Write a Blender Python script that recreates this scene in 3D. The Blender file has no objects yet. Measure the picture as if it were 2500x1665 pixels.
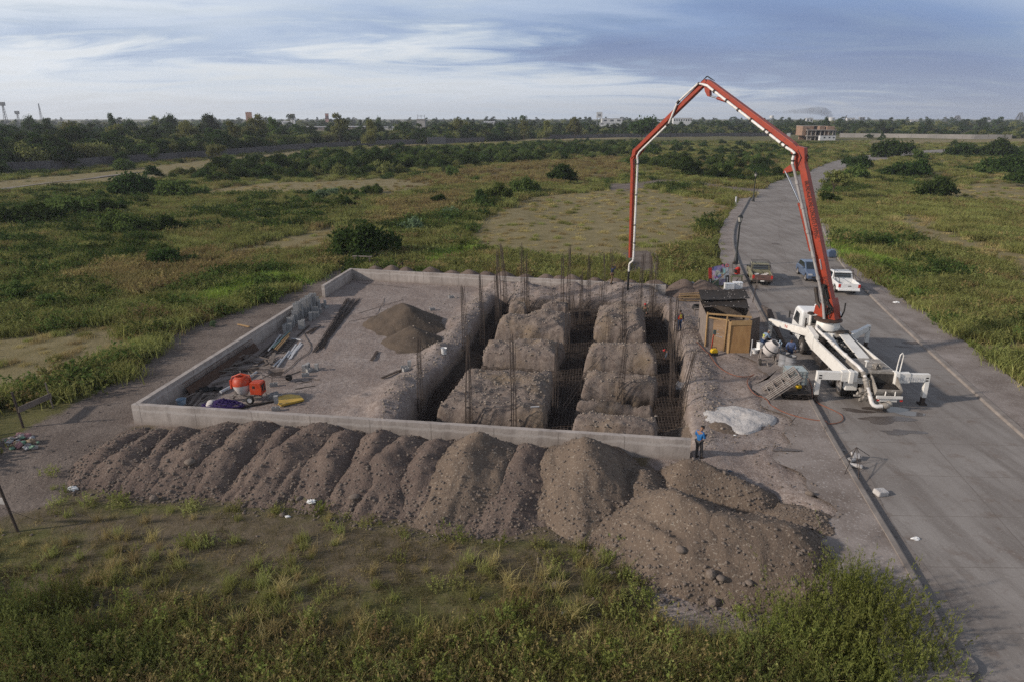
import bpy, bmesh, math, random
import numpy as np
from mathutils import Vector, Matrix, Euler
R = math.radians
SC = bpy.context.scene
COL = SC.collection
random.seed(7)
RNG = np.random.default_rng(11)

# ------------------------------------------------------------------ camera
CAM_H, PITCH, FPX, CX, CY = 14.0, R(18.151), 1667.0, 1250.0, 832.5
cd = bpy.data.cameras.new("camera"); cd.sensor_width = 36; cd.lens = FPX / 2500 * 36
cd.clip_start = 0.5; cd.clip_end = 9000
cam = bpy.data.objects.new("camera", cd); COL.objects.link(cam)
cam.location = (0, 0, CAM_H); cam.rotation_euler = (R(90) - PITCH, 0, 0)
SC.camera = cam

# ------------------------------------------------------------------ sun, sky, exposure
SUN_EL, SUN_AZ = R(24), R(-103)      # azimuth from +Y, clockwise: the sun stands to the left
sd = bpy.data.lights.new("sun", 'SUN'); sd.energy = 3.9; sd.angle = R(2.5); sd.color = (1.0, 0.89, 0.77)
sun = bpy.data.objects.new("sun", sd); COL.objects.link(sun)
sdir = Vector((math.sin(SUN_AZ) * math.cos(SUN_EL), math.cos(SUN_AZ) * math.cos(SUN_EL), math.sin(SUN_EL)))
sun.rotation_euler = sdir.to_track_quat('Z', 'Y').to_euler(); sun.location = sdir * 300

W = bpy.data.worlds.new("World"); SC.world = W; W.use_nodes = True
nt = W.node_tree; nt.nodes.clear()
def N(nt, t, **kw):
    n = nt.nodes.new(t)
    for k, v in kw.items():
        if k.startswith('i_'):
            n.inputs[k[2:].replace('_', ' ')].default_value = v
        else: setattr(n, k, v)
    return n
def L(nt, a, b): nt.links.new(a, b)
def mathn(nt, op, a, b=None, c=None):
    n = N(nt, 'ShaderNodeMath', operation=op)
    for i, x in enumerate((a, b, c)):
        if x is None: continue
        if isinstance(x, (int, float)): n.inputs[i].default_value = x
        else: L(nt, x, n.inputs[i])
    return n.outputs[0]
def ramp(nt, fac, stops, interp='LINEAR'):
    n = N(nt, 'ShaderNodeValToRGB'); cr = n.color_ramp; cr.interpolation = interp
    while len(cr.elements) < len(stops): cr.elements.new(0.5)
    for e, (p, c) in zip(cr.elements, stops):
        e.position = p; e.color = (c[0], c[1], c[2], 1) if not isinstance(c, (int, float)) else (c, c, c, 1)
    if fac is not None: L(nt, fac, n.inputs[0])
    return n.outputs[0]
def mixc(nt, fac, a, b, mode='MIX'):
    n = N(nt, 'ShaderNodeMix', data_type='RGBA', blend_type=mode)
    for s, x in ((n.inputs[0], fac), (n.inputs[6], a), (n.inputs[7], b)):
        if isinstance(x, (int, float)): s.default_value = x
        elif isinstance(x, (tuple, list)): s.default_value = (x[0], x[1], x[2], 1)
        else: L(nt, x, s)
    return n.outputs[2]
def noise(nt, vec, scale, detail=4, rough=0.55, dist=0.0):
    n = N(nt, 'ShaderNodeTexNoise'); n.inputs['Scale'].default_value = scale; n.inputs['Detail'].default_value = detail
    n.inputs['Roughness'].default_value = rough; n.inputs['Distortion'].default_value = dist
    if vec is not None: L(nt, vec, n.inputs['Vector'])
    return n.outputs['Fac']
def ray(u, v):
    x = (u - CX) / FPX; y = -(v - CY) / FPX
    return (x, math.cos(PITCH) + y * math.sin(PITCH), -math.sin(PITCH) + y * math.cos(PITCH))
sky = N(nt, 'ShaderNodeTexSky', sky_type='NISHITA', sun_disc=False)
sky.sun_elevation = SUN_EL; sky.sun_rotation = SUN_AZ; sky.air_density = 1.3; sky.dust_density = 2.0
bg1 = N(nt, 'ShaderNodeBackground'); L(nt, sky.outputs[0], bg1.inputs[0]); bg1.inputs[1].default_value = 0.10
tc = N(nt, 'ShaderNodeTexCoord')
sx = N(nt, 'ShaderNodeSeparateXYZ'); L(nt, tc.outputs['Generated'], sx.inputs[0])
zz = mathn(nt, 'ADD', mathn(nt, 'MAXIMUM', sx.outputs[2], 0.0), 0.10)
cxy = N(nt, 'ShaderNodeCombineXYZ')
L(nt, mathn(nt, 'DIVIDE', sx.outputs[0], zz), cxy.inputs[0]); L(nt, mathn(nt, 'DIVIDE', sx.outputs[1], zz), cxy.inputs[1])
mp = N(nt, 'ShaderNodeMapping'); L(nt, cxy.outputs[0], mp.inputs[0])
mp.inputs['Rotation'].default_value = (0, 0, R(-9)); mp.inputs['Scale'].default_value = (0.52, 0.9, 1.0); mp.inputs['Location'].default_value = (3.1, 0.6, 0)
n1 = noise(nt, mp.outputs[0], 0.5, 8, 0.55, 0.5)      # broad banks
n2 = noise(nt, mp.outputs[0], 1.3, 10, 0.58, 1.4)     # streaks
yy = mathn(nt, 'MAXIMUM', sx.outputs[1], 0.15); A_ = mathn(nt, 'DIVIDE', sx.outputs[0], yy); E_ = mathn(nt, 'DIVIDE', sx.outputs[2], yy)
w1 = mathn(nt, 'MULTIPLY', mathn(nt, 'SUBTRACT', n1, 0.5), 0.55); w2 = mathn(nt, 'MULTIPLY', mathn(nt, 'SUBTRACT', n2, 0.5), 0.16)
def bank_(u, v, su, sv, tilt, k):      # a bank of cloud: where it hangs in the sky, its extent, its slant
    d = ray(u, v); a, e = d[0]/d[1], d[2]/d[1]
    da = mathn(nt, 'ADD', mathn(nt, 'SUBTRACT', A_, a), w1); de = mathn(nt, 'ADD', mathn(nt, 'ADD', mathn(nt, 'SUBTRACT', E_, e), mathn(nt, 'MULTIPLY', da, tilt)), w2)
    q = mathn(nt, 'ADD', mathn(nt, 'POWER', mathn(nt, 'DIVIDE', mathn(nt, 'ABSOLUTE', da), su), 2.0), mathn(nt, 'POWER', mathn(nt, 'DIVIDE', mathn(nt, 'ABSOLUTE', de), sv), 2.0))
    return mathn(nt, 'MULTIPLY', mathn(nt, 'POWER', 2.718, mathn(nt, 'MULTIPLY', q, -1.0)), k)
dens = mathn(nt, 'ADD', mathn(nt, 'MULTIPLY', mathn(nt, 'SUBTRACT', n2, 0.5), 0.85), mathn(nt, 'ADD', 0.07, mathn(nt, 'MULTIPLY', mathn(nt, 'SUBTRACT', n1, 0.5), 0.8)))
for b in ((2150, 95, .36, .085, .10, .62), (1640, 150, .26, .036, .10, .50), (1250, 40, .26, .034, .10, .22), (250, 85, .34, .024, .03, .30), (2450, 250, .25, .05, .0, .26), (900, 60, .12, .020, .1, .12)): dens = mathn(nt, 'ADD', dens, bank_(*b))
dens = mathn(nt, 'ADD', dens, mathn(nt, 'MULTIPLY', sx.outputs[0], 0.10))
bank = ramp(nt, dens, [(0.0, (0.80, 0.84, 0.90)), (0.14, (0.64, 0.71, 0.81)), (0.33, (0.42, 0.52, 0.69)), (0.56, (0.21, 0.315, 0.54)), (0.85, (0.135, 0.205, 0.40))])
low = ramp(nt, sx.outputs[2], [(0.0, 1.0), (0.03, 0.75), (0.09, 0.22), (0.20, 0.0)])
hz = ramp(nt, mathn(nt, 'ADD', mathn(nt, 'MULTIPLY', sx.outputs[0], 0.8), 0.5), [(0.05, (0.74, 0.79, 0.83)), (0.5, (0.56, 0.62, 0.69)), (0.95, (0.36, 0.40, 0.48))])
cl = mixc(nt, mathn(nt, 'MULTIPLY', low, 0.75), bank, hz)
cl = mixc(nt, ramp(nt, sx.outputs[2], [(0.34, 0.0), (0.62, 1.0)]), cl, (0.21, 0.245, 0.32))      # darker sky added above the view to cut ambient light
bg2 = N(nt, 'ShaderNodeBackground'); L(nt, cl, bg2.inputs[0]); bg2.inputs[1].default_value = 1.0
cover = ramp(nt, n2, [(0.30, 0.86), (0.55, 1.0)])
mxs = N(nt, 'ShaderNodeMixShader'); L(nt, cover, mxs.inputs[0]); L(nt, bg1.outputs[0], mxs.inputs[1]); L(nt, bg2.outputs[0], mxs.inputs[2])
wo = N(nt, 'ShaderNodeOutputWorld'); L(nt, mxs.outputs[0], wo.inputs[0])

SC.view_settings.view_transform = 'Standard'; SC.view_settings.look = 'None'
SC.view_settings.exposure = 0.06; SC.view_settings.gamma = 1.0
SC.render.engine = 'CYCLES'
SC.cycles.use_denoising = False; SC.cycles.max_bounces = 6; SC.cycles.diffuse_bounces = 3; SC.cycles.transparent_max_bounces = 6
SC.cycles.volume_bounces = 0
try: SC.cycles.denoising_prefilter = 'ACCURATE'
except Exception: pass
# ------------------------------------------------------------------ where a point of the photograph (2500 x 1665) meets the ground
def at(u, v, z=0.0):
    d = ray(u, v); t = (z - CAM_H) / d[2]
    return (d[0] * t, d[1] * t, z)
def aty(u, v, y):                      # same, on the upright plane at distance y
    d = ray(u, v); t = y / d[1]
    return (d[0] * t, y, CAM_H + d[2] * t)
def z1(x, y): return 1500 + x / 2.354, 150 + y / 2.354
def z2(x, y): return 1700 + x / 3.364, 640 + y / 3.364
def z3(x, y): return 300 + x / 3.364, 620 + y / 3.364
def z4(x, y): return 1000 + x / 3.136, 580 + y / 3.136
def z5(x, y): return x / 2.613, 450 + y / 2.613
def z6(x, y): return x / 2.613, 900 + y / 2.613
def z8(x, y): return 1600 + x / 2.358, 1000 + y / 2.358
def zs(x, y): return 1690 + x / 4.356, 640 + y / 4.356
def zl(x, y): return 480 + x / 6.534, 780 + y / 6.534
def bg1z(x, y): return x / 3.364, 230 + y / 3.364
def bg2z(x, y): return 600 + x / 3.364, 230 + y / 3.364
def bg3z(x, y): return 1200 + x / 3.364, 230 + y / 3.364
def bg4z(x, y): return 1850 + x / 3.623, 230 + y / 3.623
def dd(x, y): return x * 1.0621, y * 1.0621

# ------------------------------------------------------------------ objects
def tag(o, label=None, cat=None, group=None, kind=None):
    if label: o['label'] = label
    if cat: o['category'] = cat
    if group: o['group'] = group
    if kind: o['kind'] = kind
    return o
def thing(name, label, cat, loc=(0, 0, 0), rz=0.0, group=None):
    o = bpy.data.objects.new(name, None); COL.objects.link(o); o.empty_display_size = 0.2
    o.location = loc; o.rotation_euler = (0, 0, rz)
    return tag(o, label, cat, group)
def link_mesh(me, name, parent=None, loc=None, rot=None):
    o = bpy.data.objects.new(name, me); COL.objects.link(o)
    if parent is not None: o.parent = parent
    if loc is not None: o.location = loc
    if rot is not None: o.rotation_euler = rot
    return o
def copy_tree(o, parent=None):
    c = o.copy(); COL.objects.link(c); c.parent = parent
    for ch in list(o.children): copy_tree(ch, c)
    return c

class MB:                              # gathers shapes into ONE mesh
    def __init__(s): s.v = []; s.f = []; s.m = []; s.mi = 0; s.T = None
    def add(s, vs, fs):
        b = len(s.v)
        if s.T is not None: vs = [tuple(s.T @ Vector(p)) for p in vs]
        s.v += [tuple(p) for p in vs]; s.f += [tuple(b + i for i in f) for f in fs]; s.m += [s.mi] * len(fs)
        return s
    def box(s, lo, hi):
        x0, y0, z0 = lo; x1, y1, z1_ = hi
        return s.add([(x0,y0,z0),(x1,y0,z0),(x1,y1,z0),(x0,y1,z0),(x0,y0,z1_),(x1,y0,z1_),(x1,y1,z1_),(x0,y1,z1_)],
                     [(0,3,2,1),(4,5,6,7),(0,1,5,4),(1,2,6,5),(2,3,7,6),(3,0,4,7)])
    def cbox(s, c, sz, rot=None):
        M = Matrix.Translation(c) @ ((Euler(rot).to_matrix().to_4x4()) if rot else Matrix.Identity(4))
        h = [x / 2 for x in sz]
        vs = [tuple(M @ Vector((a*h[0], b*h[1], d*h[2]))) for d in (-1, 1) for a, b in ((-1,-1),(1,-1),(1,1),(-1,1))]
        return s.add(vs, [(0,3,2,1),(4,5,6,7),(0,1,5,4),(1,2,6,5),(2,3,7,6),(3,0,4,7)])
    def hexa(s, bot, top):             # any eight-cornered solid
        return s.add(list(bot) + list(top), [(0,3,2,1),(4,5,6,7),(0,1,5,4),(1,2,6,5),(2,3,7,6),(3,0,4,7)])
    def bar(s, p, q, w, h, w2=None, h2=None, up=(0, 0, 1)):
        p = Vector(p); q = Vector(q); d = (q - p).normalized(); u = Vector(up)
        a = d.cross(u)
        if a.length < 1e-4: a = d.cross(Vector((1, 0, 0)))
        a.normalize(); b = a.cross(d).normalized(); w2 = w if w2 is None else w2; h2 = h if h2 is None else h2
        r = lambda o, w, h: [tuple(o + a*(i*w/2) + b*(j*h/2)) for i, j in ((-1,-1),(1,-1),(1,1),(-1,1))]
        return s.hexa(r(p, w, h), r(q, w2, h2))
    def tube(s, pts, r, n=8, cap=True, closed=False):
        pts = [Vector(p) for p in pts]; m = len(pts); rs = r if isinstance(r, (list, tuple)) else [r] * m
        vs = []; fs = []; a = None
        for i, p in enumerate(pts):
            if closed: d = pts[(i+1) % m] - pts[i-1]
            else: d = pts[min(i+1, m-1)] - pts[max(i-1, 0)]
            d = d.normalized() if d.length > 1e-9 else Vector((0, 0, 1))
            if a is None:
                a = d.cross(Vector((0, 0, 1)))
                if a.length < 1e-3: a = d.cross(Vector((1, 0, 0)))
            a = (a - d * a.dot(d)).normalized(); b = d.cross(a)
            vs += [tuple(p + (a*math.cos(2*math.pi*k/n) + b*math.sin(2*math.pi*k/n)) * rs[i]) for k in range(n)]
        for i in range(m if closed else m - 1):
            j = (i + 1) % m
            fs += [(i*n+k, i*n+(k+1) % n, j*n+(k+1) % n, j*n+k) for k in range(n)]
        if cap and not closed: fs += [tuple(range(n))[::-1], tuple(range((m-1)*n, m*n))]
        return s.add(vs, fs)
    def cyl(s, p, q, r, r2=None, n=16): return s.tube([p, q], [r, r if r2 is None else r2], n)
    def lathe(s, prof, n=20, c=(0, 0, 0), axis='z', ang0=0, ang1=2*math.pi):   # prof: (radius, height)
        vs = []; fs = []; full = abs(ang1 - ang0 - 2*math.pi) < 1e-6; k = n if full else n + 1
        for r, h in prof:
            for i in range(k):
                t = ang0 + (ang1 - ang0) * i / n; x, y = r*math.cos(t), r*math.sin(t)
                vs.append({'z': (c[0]+x, c[1]+y, c[2]+h), 'x': (c[0]+h, c[1]+x, c[2]+y), 'y': (c[0]+y, c[1]+h, c[2]+x)}[axis])
        for j in range(len(prof) - 1):
            for i in range(k if full else n):
                a, b = i, (i+1) % k
                fs.append((j*k+a, j*k+b, (j+1)*k+b, (j+1)*k+a))
        return s.add(vs, fs)
    def prism(s, poly, lo, hi, axis='z'):
        n = len(poly)
        f = {'z': lambda p, h: (p[0], p[1], h), 'x': lambda p, h: (h, p[0], p[1]), 'y': lambda p, h: (p[0], h, p[1])}[axis]
        return s.add([f(p, lo) for p in poly] + [f(p, hi) for p in poly],
                     [tuple(range(n))[::-1], tuple(range(n, 2*n))] + [(i, (i+1) % n, n+(i+1) % n, n+i) for i in range(n)])
    def ball(s, c, r, n=10, m=7, sq=(1, 1, 1)):
        prof = [(math.sin(math.pi*j/m)*r, -math.cos(math.pi*j/m)*r) for j in range(m + 1)]
        prof[0] = (1e-4, -r); prof[-1] = (1e-4, r)
        b = len(s.v); s.lathe(prof, n)
        T = s.T; 
        for i in range(b, len(s.v)):
            x, y, z = s.v[i]
            s.v[i] = (x*sq[0]+c[0], y*sq[1]+c[1], z*sq[2]+c[2])
        return s
    def build(s, name, mat, parent=None, smooth=False, bevel=0.0, loc=None, rz=None):
        me = bpy.data.meshes.new(name); me.from_pydata(s.v, [], s.f)
        mats = mat if isinstance(mat, (list, tuple)) else [mat]
        for m in mats: me.materials.append(m)
        if len(mats) > 1: me.polygons.foreach_set('material_index', s.m)
        bm = bmesh.new(); bm.from_mesh(me); bmesh.ops.recalc_face_normals(bm, faces=bm.faces); bm.to_mesh(me); bm.free()
        if smooth: me.polygons.foreach_set('use_smooth', [True] * len(me.polygons))
        me.update()
        o = link_mesh(me, name, parent, loc, (0, 0, rz) if rz is not None else None)
        if bevel:
            b = o.modifiers.new('bevel', 'BEVEL'); b.width = bevel; b.segments = 2; b.limit_method = 'ANGLE'
        if smooth and not bevel:
            try: me.set_sharp_from_angle(angle=R(50))
            except Exception: pass
        return o

# ------------------------------------------------------------------ materials
MATS = {}
def new_mat(name):
    m = bpy.data.materials.new(name); m.use_nodes = True; m.node_tree.nodes.clear(); MATS[name] = m
    return m, m.node_tree
def finish(nt, shader, disp=None):
    o = N(nt, 'ShaderNodeOutputMaterial'); L(nt, shader, o.inputs[0])
def pm(name, c, c2=None, scale=3.0, rough=0.7, metal=0.0, bump=0.0, bscale=None, spec=0.3, speck=None, sscale=40, det=6, lo=0.35, hi=0.65, world=False, stretch=None):
    """weathered solid: colour c blotched with c2, optional specks, optional bump"""
    m, nt = new_mat(name)
    g = N(nt, 'ShaderNodeNewGeometry') if world else N(nt, 'ShaderNodeTexCoord')
    vec = g.outputs['Position'] if world else g.outputs['Object']
    if stretch:
        mpn = N(nt, 'ShaderNodeMapping'); L(nt, vec, mpn.inputs[0]); mpn.inputs['Scale'].default_value = stretch; vec = mpn.outputs[0]
    b = N(nt, 'ShaderNodeBsdfPrincipled')
    c2 = c2 or tuple(x * 0.75 for x in c)
    f = noise(nt, vec, scale, det, 0.6)
    col = mixc(nt, ramp(nt, f, [(lo, 0.0), (hi, 1.0)]), c, c2)
    if speck:
        col = mixc(nt, ramp(nt, noise(nt, vec, sscale, 2, 0.5), [(0.60, 0.0), (0.68, 0.8)]), col, speck)
    L(nt, col, b.inputs['Base Color'])
    b.inputs['Roughness'].default_value = rough; b.inputs['Metallic'].default_value = metal; b.inputs['Specular IOR Level'].default_value = spec
    if bump:
        bn = N(nt, 'ShaderNodeBump'); bn.inputs['Strength'].default_value = bump; bn.inputs['Distance'].default_value = 0.05
        L(nt, noise(nt, vec, bscale or scale * 6, 6, 0.6), bn.inputs['Height']); L(nt, bn.outputs[0], b.inputs['Normal'])
    finish(nt, b.outputs[0]); return m
def foliage(name, c, c2, c3=None, trans=0.36, cs=0.9):
    m, nt = new_mat(name)
    g = N(nt, 'ShaderNodeNewGeometry'); oi = N(nt, 'ShaderNodeObjectInfo')
    f1 = noise(nt, g.outputs['Position'], cs, 3, 0.6)
    f2 = noise(nt, g.outputs['Position'], cs * 9, 2, 0.5)
    col = mixc(nt, ramp(nt, f1, [(0.36, 0.0), (0.64, 1.0)]), c, c2)
    col = mixc(nt, ramp(nt, f2, [(0.55, 0.0), (0.70, 0.6)]), col, c3 or c2)
    hs = N(nt, 'ShaderNodeHueSaturation'); L(nt, col, hs.inputs['Color'])
    L(nt, mathn(nt, 'ADD', 0.485, mathn(nt, 'MULTIPLY', oi.outputs['Random'], 0.03)), hs.inputs['Hue'])
    L(nt, mathn(nt, 'ADD', 0.72, mathn(nt, 'MULTIPLY', oi.outputs['Random'], 0.56)), hs.inputs['Value'])
    d = N(nt, 'ShaderNodeBsdfDiffuse'); t = N(nt, 'ShaderNodeBsdfTranslucent'); ms = N(nt, 'ShaderNodeMixShader')
    L(nt, hs.outputs[0], d.inputs[0]); L(nt, hs.outputs[0], t.inputs[0]); ms.inputs[0].default_value = trans
    L(nt, d.outputs[0], ms.inputs[1]); L(nt, t.outputs[0], ms.inputs[2]); finish(nt, ms.outputs[0]); return m

m, nt = new_mat('foundation concrete')
tcn = N(nt, 'ShaderNodeTexCoord'); v_ = tcn.outputs['Object']; mq = N(nt, 'ShaderNodeMapping'); L(nt, v_, mq.inputs[0]); mq.inputs['Scale'].default_value = (1, 1, .16)
c_ = mixc(nt, ramp(nt, noise(nt, v_, .7, 6, .65), [(.36, 0), (.64, 1)]), (.40, .355, .325), (.285, .250, .228))
c_ = mixc(nt, ramp(nt, noise(nt, mq.outputs[0], 3.2, 5, .6), [(.50, 0), (.68, .75)]), c_, (.215, .185, .168))
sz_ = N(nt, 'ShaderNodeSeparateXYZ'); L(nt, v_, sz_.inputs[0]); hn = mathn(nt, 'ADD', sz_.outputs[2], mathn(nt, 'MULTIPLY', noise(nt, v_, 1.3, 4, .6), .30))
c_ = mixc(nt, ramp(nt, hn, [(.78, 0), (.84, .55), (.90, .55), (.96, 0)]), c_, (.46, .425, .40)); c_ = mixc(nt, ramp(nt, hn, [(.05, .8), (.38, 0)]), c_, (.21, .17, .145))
jn = mathn(nt, 'PINGPONG', mathn(nt, 'ADD', sz_.outputs[0], mathn(nt, 'MULTIPLY', sz_.outputs[1], .92)), 1.22); c_ = mixc(nt, ramp(nt, jn, [(.012, .65), (.03, 0)]), c_, (.17, .15, .135))
c_ = mixc(nt, ramp(nt, noise(nt, v_, 13, 3, .6), [(.60, 0), (.70, .6)]), c_, (.24, .21, .19))
b_ = N(nt, 'ShaderNodeBsdfPrincipled'); L(nt, c_, b_.inputs['Base Color']); b_.inputs['Roughness'].default_value = .88; bn = N(nt, 'ShaderNodeBump'); bn.inputs['Strength'].default_value = .35; bn.inputs['Distance'].default_value = .03; L(nt, noise(nt, v_, 9, 6, .65), bn.inputs['Height']); L(nt, bn.outputs[0], b_.inputs['Normal']); finish(nt, b_.outputs[0]); CONC = m
KERBM = pm('kerb concrete', (0.27, 0.238, 0.214), (0.175, 0.150, 0.134), 1.2, 0.9, bump=0.2, world=True, speck=(0.2, 0.18, 0.16), sscale=9)
SPOIL = pm('dug spoil', (0.158, 0.120, 0.099), (0.112, 0.084, 0.072), 0.8, 0.95, bump=1.0, bscale=11, speck=(0.233, 0.196, 0.170), sscale=13, world=True, spec=0.1)
SPOIL2 = pm('sandy spoil', (0.169, 0.129, 0.099), (0.123, 0.094, 0.074), 0.7, 0.95, bump=0.9, bscale=11, speck=(0.301, 0.260, 0.214), sscale=12, world=True, spec=0.1)
SANDM = pm('dark sand', (0.106, 0.082, 0.063), (0.076, 0.060, 0.048), 1.2, 0.95, bump=0.5, bscale=16, speck=(0.187, 0.153, 0.128), sscale=18, world=True, spec=0.1)
PALEM = pm('pale lime', (0.54, 0.515, 0.495), (0.40, 0.375, 0.36), 3.2, 0.95, bump=1.0, bscale=9, world=True, spec=0.1)
ROCKM = pm('field stone', (0.189, 0.154, 0.128), (0.132, 0.107, 0.093), 5, 0.9, bump=0.3, speck=(0.229, 0.194, 0.158), sscale=6, spec=0.15)
ROCK2 = pm('pale dug stone', (0.285, 0.240, 0.200), (0.205, 0.170, 0.145), 5, 0.9, bump=0.3, speck=(0.34, 0.30, 0.25), sscale=6, spec=0.15)
REBAR = pm('rusty rebar', (0.088, 0.066, 0.055), (0.058, 0.047, 0.042), 6, 0.8, metal=0.2)
REBARM = pm('lit rebar', (0.090, 0.069, 0.057), (0.060, 0.045, 0.037), 6, 0.8)
STEELD = pm('dark steel', (0.045, 0.042, 0.042), (0.075, 0.06, 0.05), 4, 0.6, metal=0.4)
WHITE = pm('white truck paint', (0.72, 0.70, 0.66), (0.44, 0.40, 0.36), 1.1, 0.45, spec=0.4, speck=(0.60, 0.57, 0.53), sscale=3, lo=0.48, hi=0.9)
WHITE2 = pm('white car paint', (0.78, 0.78, 0.78), (0.66, 0.66, 0.65), 1.0, 0.25, spec=0.5)
GRIME = pm('concrete splashed steel', (0.33, 0.30, 0.265), (0.17, 0.15, 0.13), 2.4, 0.75, speck=(0.5, 0.47, 0.43), sscale=9, bump=0.3)
ORANGE = pm('orange boom paint', (0.309, 0.038, 0.014), (0.234, 0.028, 0.011), 1.6, 0.42, spec=0.45, speck=(0.161, 0.031, 0.018), sscale=5)
ORANGE2 = pm('orange mixer paint', (0.50, 0.060, 0.020), (0.36, 0.04, 0.016), 3, 0.5, speck=(0.33, 0.14, 0.09), sscale=9)
CHROME = pm('chrome rod', (0.6, 0.62, 0.65), (0.5, 0.5, 0.52), 2, 0.2, metal=1.0)
PIPEW = pm('white pipe', (0.72, 0.70, 0.68), (0.56, 0.53, 0.50), 2.5, 0.45, speck=(0.42, 0.36, 0.30), sscale=6)
PIPEG = pm('grey pipe', (0.34, 0.32, 0.31), (0.24, 0.22, 0.21), 3, 0.55)
BLACK = pm('black rubber', (0.018, 0.018, 0.019), (0.035, 0.033, 0.031), 4, 0.75)
TYRE = pm('tyre', (0.022, 0.021, 0.021), (0.055, 0.048, 0.042), 5, 0.85)
RIM = pm('wheel rim', (0.36, 0.34, 0.32), (0.22, 0.20, 0.19), 5, 0.5, metal=0.4)
GLASS = pm('dark glass', (0.015, 0.02, 0.024), (0.02, 0.026, 0.03), 2, 0.08, spec=0.8)
PLY = pm('plywood', (0.30, 0.175, 0.075), (0.235, 0.130, 0.055), 1.4, 0.75, speck=(0.21, 0.12, 0.055), sscale=4, stretch=(3, 3, 0.5))
PLY2 = pm('faded plywood', (0.235, 0.150, 0.085), (0.175, 0.115, 0.070), 1.6, 0.8, speck=(0.28, 0.20, 0.14), sscale=5, stretch=(0.6, 0.6, 3))
TIMBER = pm('fresh timber', (0.40, 0.26, 0.125), (0.31, 0.195, 0.09), 3, 0.75)
GREYWOOD = pm('weathered timber', (0.165, 0.135, 0.115), (0.105, 0.085, 0.073), 3, 0.9, speck=(0.22, 0.19, 0.165), sscale=12)
GREYWOOD2 = pm('dusty timber', (0.235, 0.195, 0.17), (0.16, 0.13, 0.113), 3, 0.9, speck=(0.11, 0.09, 0.08), sscale=12)
DARKWOOD = pm('dark timber', (0.075, 0.055, 0.045), (0.05, 0.038, 0.033), 3, 0.9)
ROOFM = pm('tarred roofing', (0.022, 0.018, 0.016), (0.038, 0.030, 0.025), 2.5, 0.8, speck=(0.06, 0.045, 0.036), sscale=8)
BLOCKM = pm('concrete block', (0.33, 0.325, 0.32), (0.26, 0.255, 0.25), 5, 0.95, bump=0.4, bscale=40)
YELLOW = pm('yellow form board', (0.50, 0.33, 0.055), (0.40, 0.25, 0.045), 2, 0.6, speck=(0.20, 0.15, 0.06), sscale=5)
YELLOW2 = pm('yellow plastic', (0.66, 0.42, 0.015), (0.52, 0.32, 0.01), 4, 0.45)
PURPLE = pm('purple rope', (0.060, 0.030, 0.16), (0.032, 0.016, 0.09), 12, 0.8)
SACK = pm('pale sack', (0.56, 0.52, 0.50), (0.44, 0.41, 0.39), 5, 0.85)
BLUEP = pm('pale blue plastic', (0.30, 0.38, 0.46), (0.22, 0.29, 0.36), 6, 0.5)
RED = pm('red paint', (0.50, 0.035, 0.025), (0.36, 0.025, 0.02), 6, 0.5)
BLUECAR = pm('blue grey car paint', (0.095, 0.135, 0.21), (0.07, 0.10, 0.165), 1, 0.3, spec=0.5)
BROWNCAR = pm('brown car paint', (0.155, 0.085, 0.070), (0.10, 0.06, 0.055), 2, 0.5, spec=0.4)
TANCAR = pm('tan car paint', (0.228, 0.216, 0.144), (0.180, 0.168, 0.114), 2, 0.45, spec=0.4)
TARP = pm('blue grey tarp', (0.075, 0.095, 0.125), (0.11, 0.13, 0.16), 3, 0.5)
TEXTB = pm('black lettering', (0.02, 0.012, 0.012), (0.03, 0.015, 0.015), 3, 0.6)
TEXTG = pm('faded lettering', (0.42, 0.43, 0.46), (0.48, 0.48, 0.50), 3, 0.6)
LAMPG = pm('lamp post paint', (0.016, 0.019, 0.020), (0.03, 0.032, 0.033), 6, 0.5)
LAMPW = pm('lamp glass', (0.42, 0.40, 0.36), (0.34, 0.32, 0.29), 6, 0.25)
SCAF = pm('scaffold frame', (0.300, 0.270, 0.244), (0.195, 0.165, 0.150), 6, 0.7, speck=(0.150, 0.090, 0.068), sscale=12)
HOSEM = pm('orange hose', (0.24, 0.085, 0.045), (0.18, 0.07, 0.045), 3, 0.6)
PVC = pm('white pvc', (0.46, 0.46, 0.47), (0.36, 0.36, 0.38), 4, 0.5)
GREENP = pm('green pipe', (0.15, 0.22, 0.205), (0.11, 0.17, 0.16), 4, 0.6)
SKIN = pm('skin', (0.24, 0.125, 0.078), (0.21, 0.105, 0.065), 8, 0.6)
HAIR = pm('black hair', (0.012, 0.010, 0.009), (0.02, 0.016, 0.014), 9, 0.7)
JEANS = pm('blue jeans', (0.035, 0.060, 0.125), (0.025, 0.042, 0.09), 9, 0.9)
DKTROU = pm('dark work trousers', (0.035, 0.035, 0.040), (0.05, 0.048, 0.05), 7, 0.9)
KHAKI = pm('khaki trousers', (0.155, 0.105, 0.060), (0.12, 0.08, 0.048), 7, 0.9)
BOOT = pm('leather boot', (0.03, 0.022, 0.018), (0.05, 0.04, 0.032), 7, 0.8)
EYE = pm('eye', (0.03, 0.02, 0.02), (0.05, 0.04, 0.04), 9, 0.3)
F_DARK = foliage('dark leaves', (0.031, 0.054, 0.018), (0.056, 0.085, 0.025), (0.077, 0.110, 0.034))
F_MID = foliage('mid green leaves', (0.067, 0.099, 0.029), (0.113, 0.152, 0.043), (0.146, 0.175, 0.059))
F_LIGHT = foliage('light green leaves', (0.095, 0.112, 0.034), (0.135, 0.148, 0.046), (0.16, 0.165, 0.06))
F_OLIVE = foliage('olive leaves', (0.143, 0.156, 0.053), (0.202, 0.209, 0.073), (0.238, 0.238, 0.095))
F_PALE = foliage('pale broad leaves', (0.116, 0.165, 0.088), (0.162, 0.215, 0.123), (0.211, 0.246, 0.158))
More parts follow.
